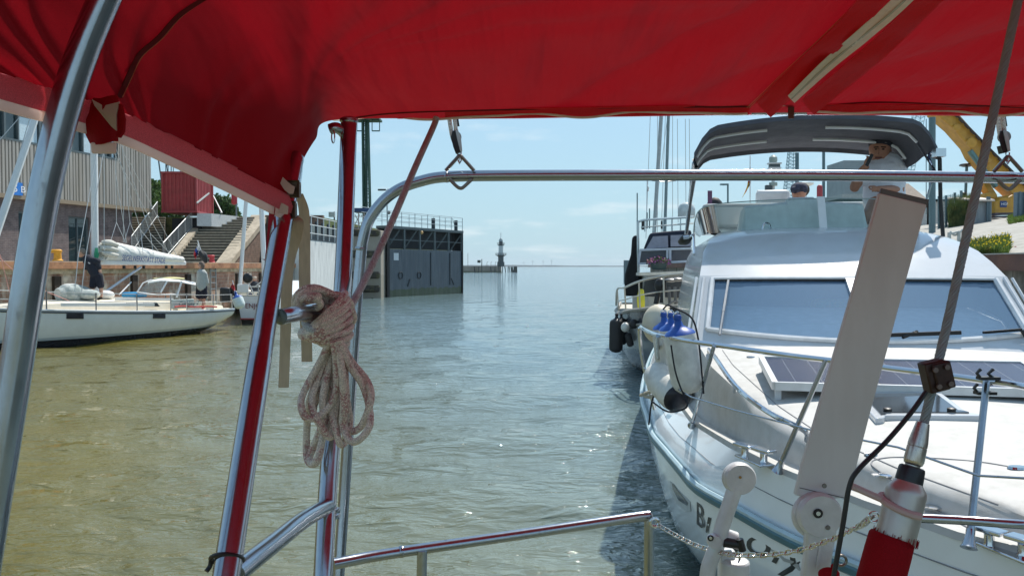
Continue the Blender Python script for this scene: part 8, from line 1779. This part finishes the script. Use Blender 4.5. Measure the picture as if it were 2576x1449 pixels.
mp_ = person('man in black t-shirt and shorts bending forward beside the sailboat mast', D, P(240, 752, D), B, SKIN2, [('t_shirt', T, M('tshirt_black', (.015, .018, .03), rough=.9)), ('shorts', vol(D, [(238, 694, 234, 718, 10, 9), (248, 694, 253, 718, 10, 9)], [(243, 692, 13, 11, 8)]), MATS['shorts_black']), ('hair', vol(D, [], [(206, 631, 8.6, 8.6, 7, 0, -.5), (211, 635, 5, 8, 6)]), M('hair_grey', (.22, .18, .15), rough=.85)), ('shoes', vol(D, [(234, 749, 226, 752, 3.8, 3.2), (255, 749, 247, 752, 3.8, 3.2)]), BLK2)], vox=.02)
m = vol(D, [], [(224, 662, 3.5, 1, 1.6, -.28, .5)]); m.build('shirt_print', M('print_grey', (.4, .42, .45), rough=.8), mp_)
# seated person on the second yacht
D = 33.5
B = vol(D, [(641, 708, 641, 712, 3, 3.5), (641, 718, 642, 738, 8, 9), (634, 716, 632, 728, 3.2, 2.8), (632, 728, 640, 731, 2.8, 2.2), (649, 716, 651, 728, 3.2, 2.8), (651, 728, 644, 732, 2.8, 2.2), (638, 738, 630, 742, 5, 4, 0, -.4), (646, 738, 652, 742, 5, 4, 0, -.4)], [(641, 703, 4.8, 5, 6.2), (637.5, 704, 1.2, 1, 1.5)])
p3 = person('seated person in dark clothes and beige cap aboard the second white yacht', D, P(641, 744, D), B, SKIN2, [('jacket', vol(D, [(641, 716, 642, 738, 9.5, 10.5), (634, 715, 632, 726, 4.4, 4), (649, 715, 651, 726, 4.4, 4)]), M('jacket_dark', (.03, .035, .045), rough=.9)), ('trousers', vol(D, [(638, 738, 630, 742, 6.5, 5.4, 0, -.4), (646, 738, 652, 742, 6.5, 5.4, 0, -.4)]), MATS['tshirt_navy']), ('cap', vol(D, [(641, 699, 636, 700, 4, 2.2)], [(641, 699, 5.6, 5.8, 4)]), M('cap_beige', (.5, .42, .34), rough=.9))], vox=.022)
# worker in orange
D = 30.6
B = vol(D, [(2399, 519, 2399, 523, 2.6, 3), (2400, 528, 2400, 546, 6.5, 6.5), (2393, 528, 2391, 542, 2.6, 2.2), (2391, 542, 2394, 550, 2.2, 1.8), (2407, 528, 2409, 542, 2.6, 2.2), (2409, 542, 2407, 550, 2.2, 1.8), (2397, 548, 2396, 565, 4, 3), (2396, 565, 2396, 585, 3, 2.2), (2404, 548, 2404, 565, 4, 3), (2404, 565, 2404, 585, 3, 2.2)], [(2399, 515, 4.2, 4.6, 5.4)])
person('worker in an orange jacket and dark helmet seen from behind near the wire fence', D, P(2400, 587, D), B, SKIN2, [('jacket', vol(D, [(2400, 527, 2400, 547, 8.2, 7.8), (2393, 527, 2391, 543, 3.8, 3.2), (2407, 527, 2409, 543, 3.8, 3.2)]), M('jacket_orange', (.62, .10, .04), rough=.8)), ('trousers', vol(D, [(2397, 549, 2396, 582, 5.2, 3.4), (2404, 549, 2404, 582, 5.2, 3.4)]), MATS['jacket_dark']), ('helmet', vol(D, [], [(2399, 513, 5, 5.4, 4.6)]), M('helmet_teal', (.03, .07, .07), rough=.5))], vox=.022)
# ================================================================== HAZE
hb = MB(); hb.box((0, 0, 23), (12200, 12200, 50)); ho_ = hb.build('haze', bpy.data.materials.new('haze_air'), None, smooth=0)
hm = ho_.data.materials[0]; hm.use_nodes = True; t = hm.node_tree; t.nodes.clear(); pv = N(t, 'ShaderNodeVolumePrincipled'); pv.inputs['Density'].default_value = .00011; pv.inputs['Color'].default_value = (.82, .9, .96, 1); pv.inputs['Anisotropy'].default_value = .2
om = N(t, 'ShaderNodeOutputMaterial'); t.links.new(pv.outputs[0], om.inputs['Volume']); ho_['kind'] = 'stuff'; ho_['label'] = 'thin pale sea haze over the harbour and estuary'; ho_['category'] = 'haze'
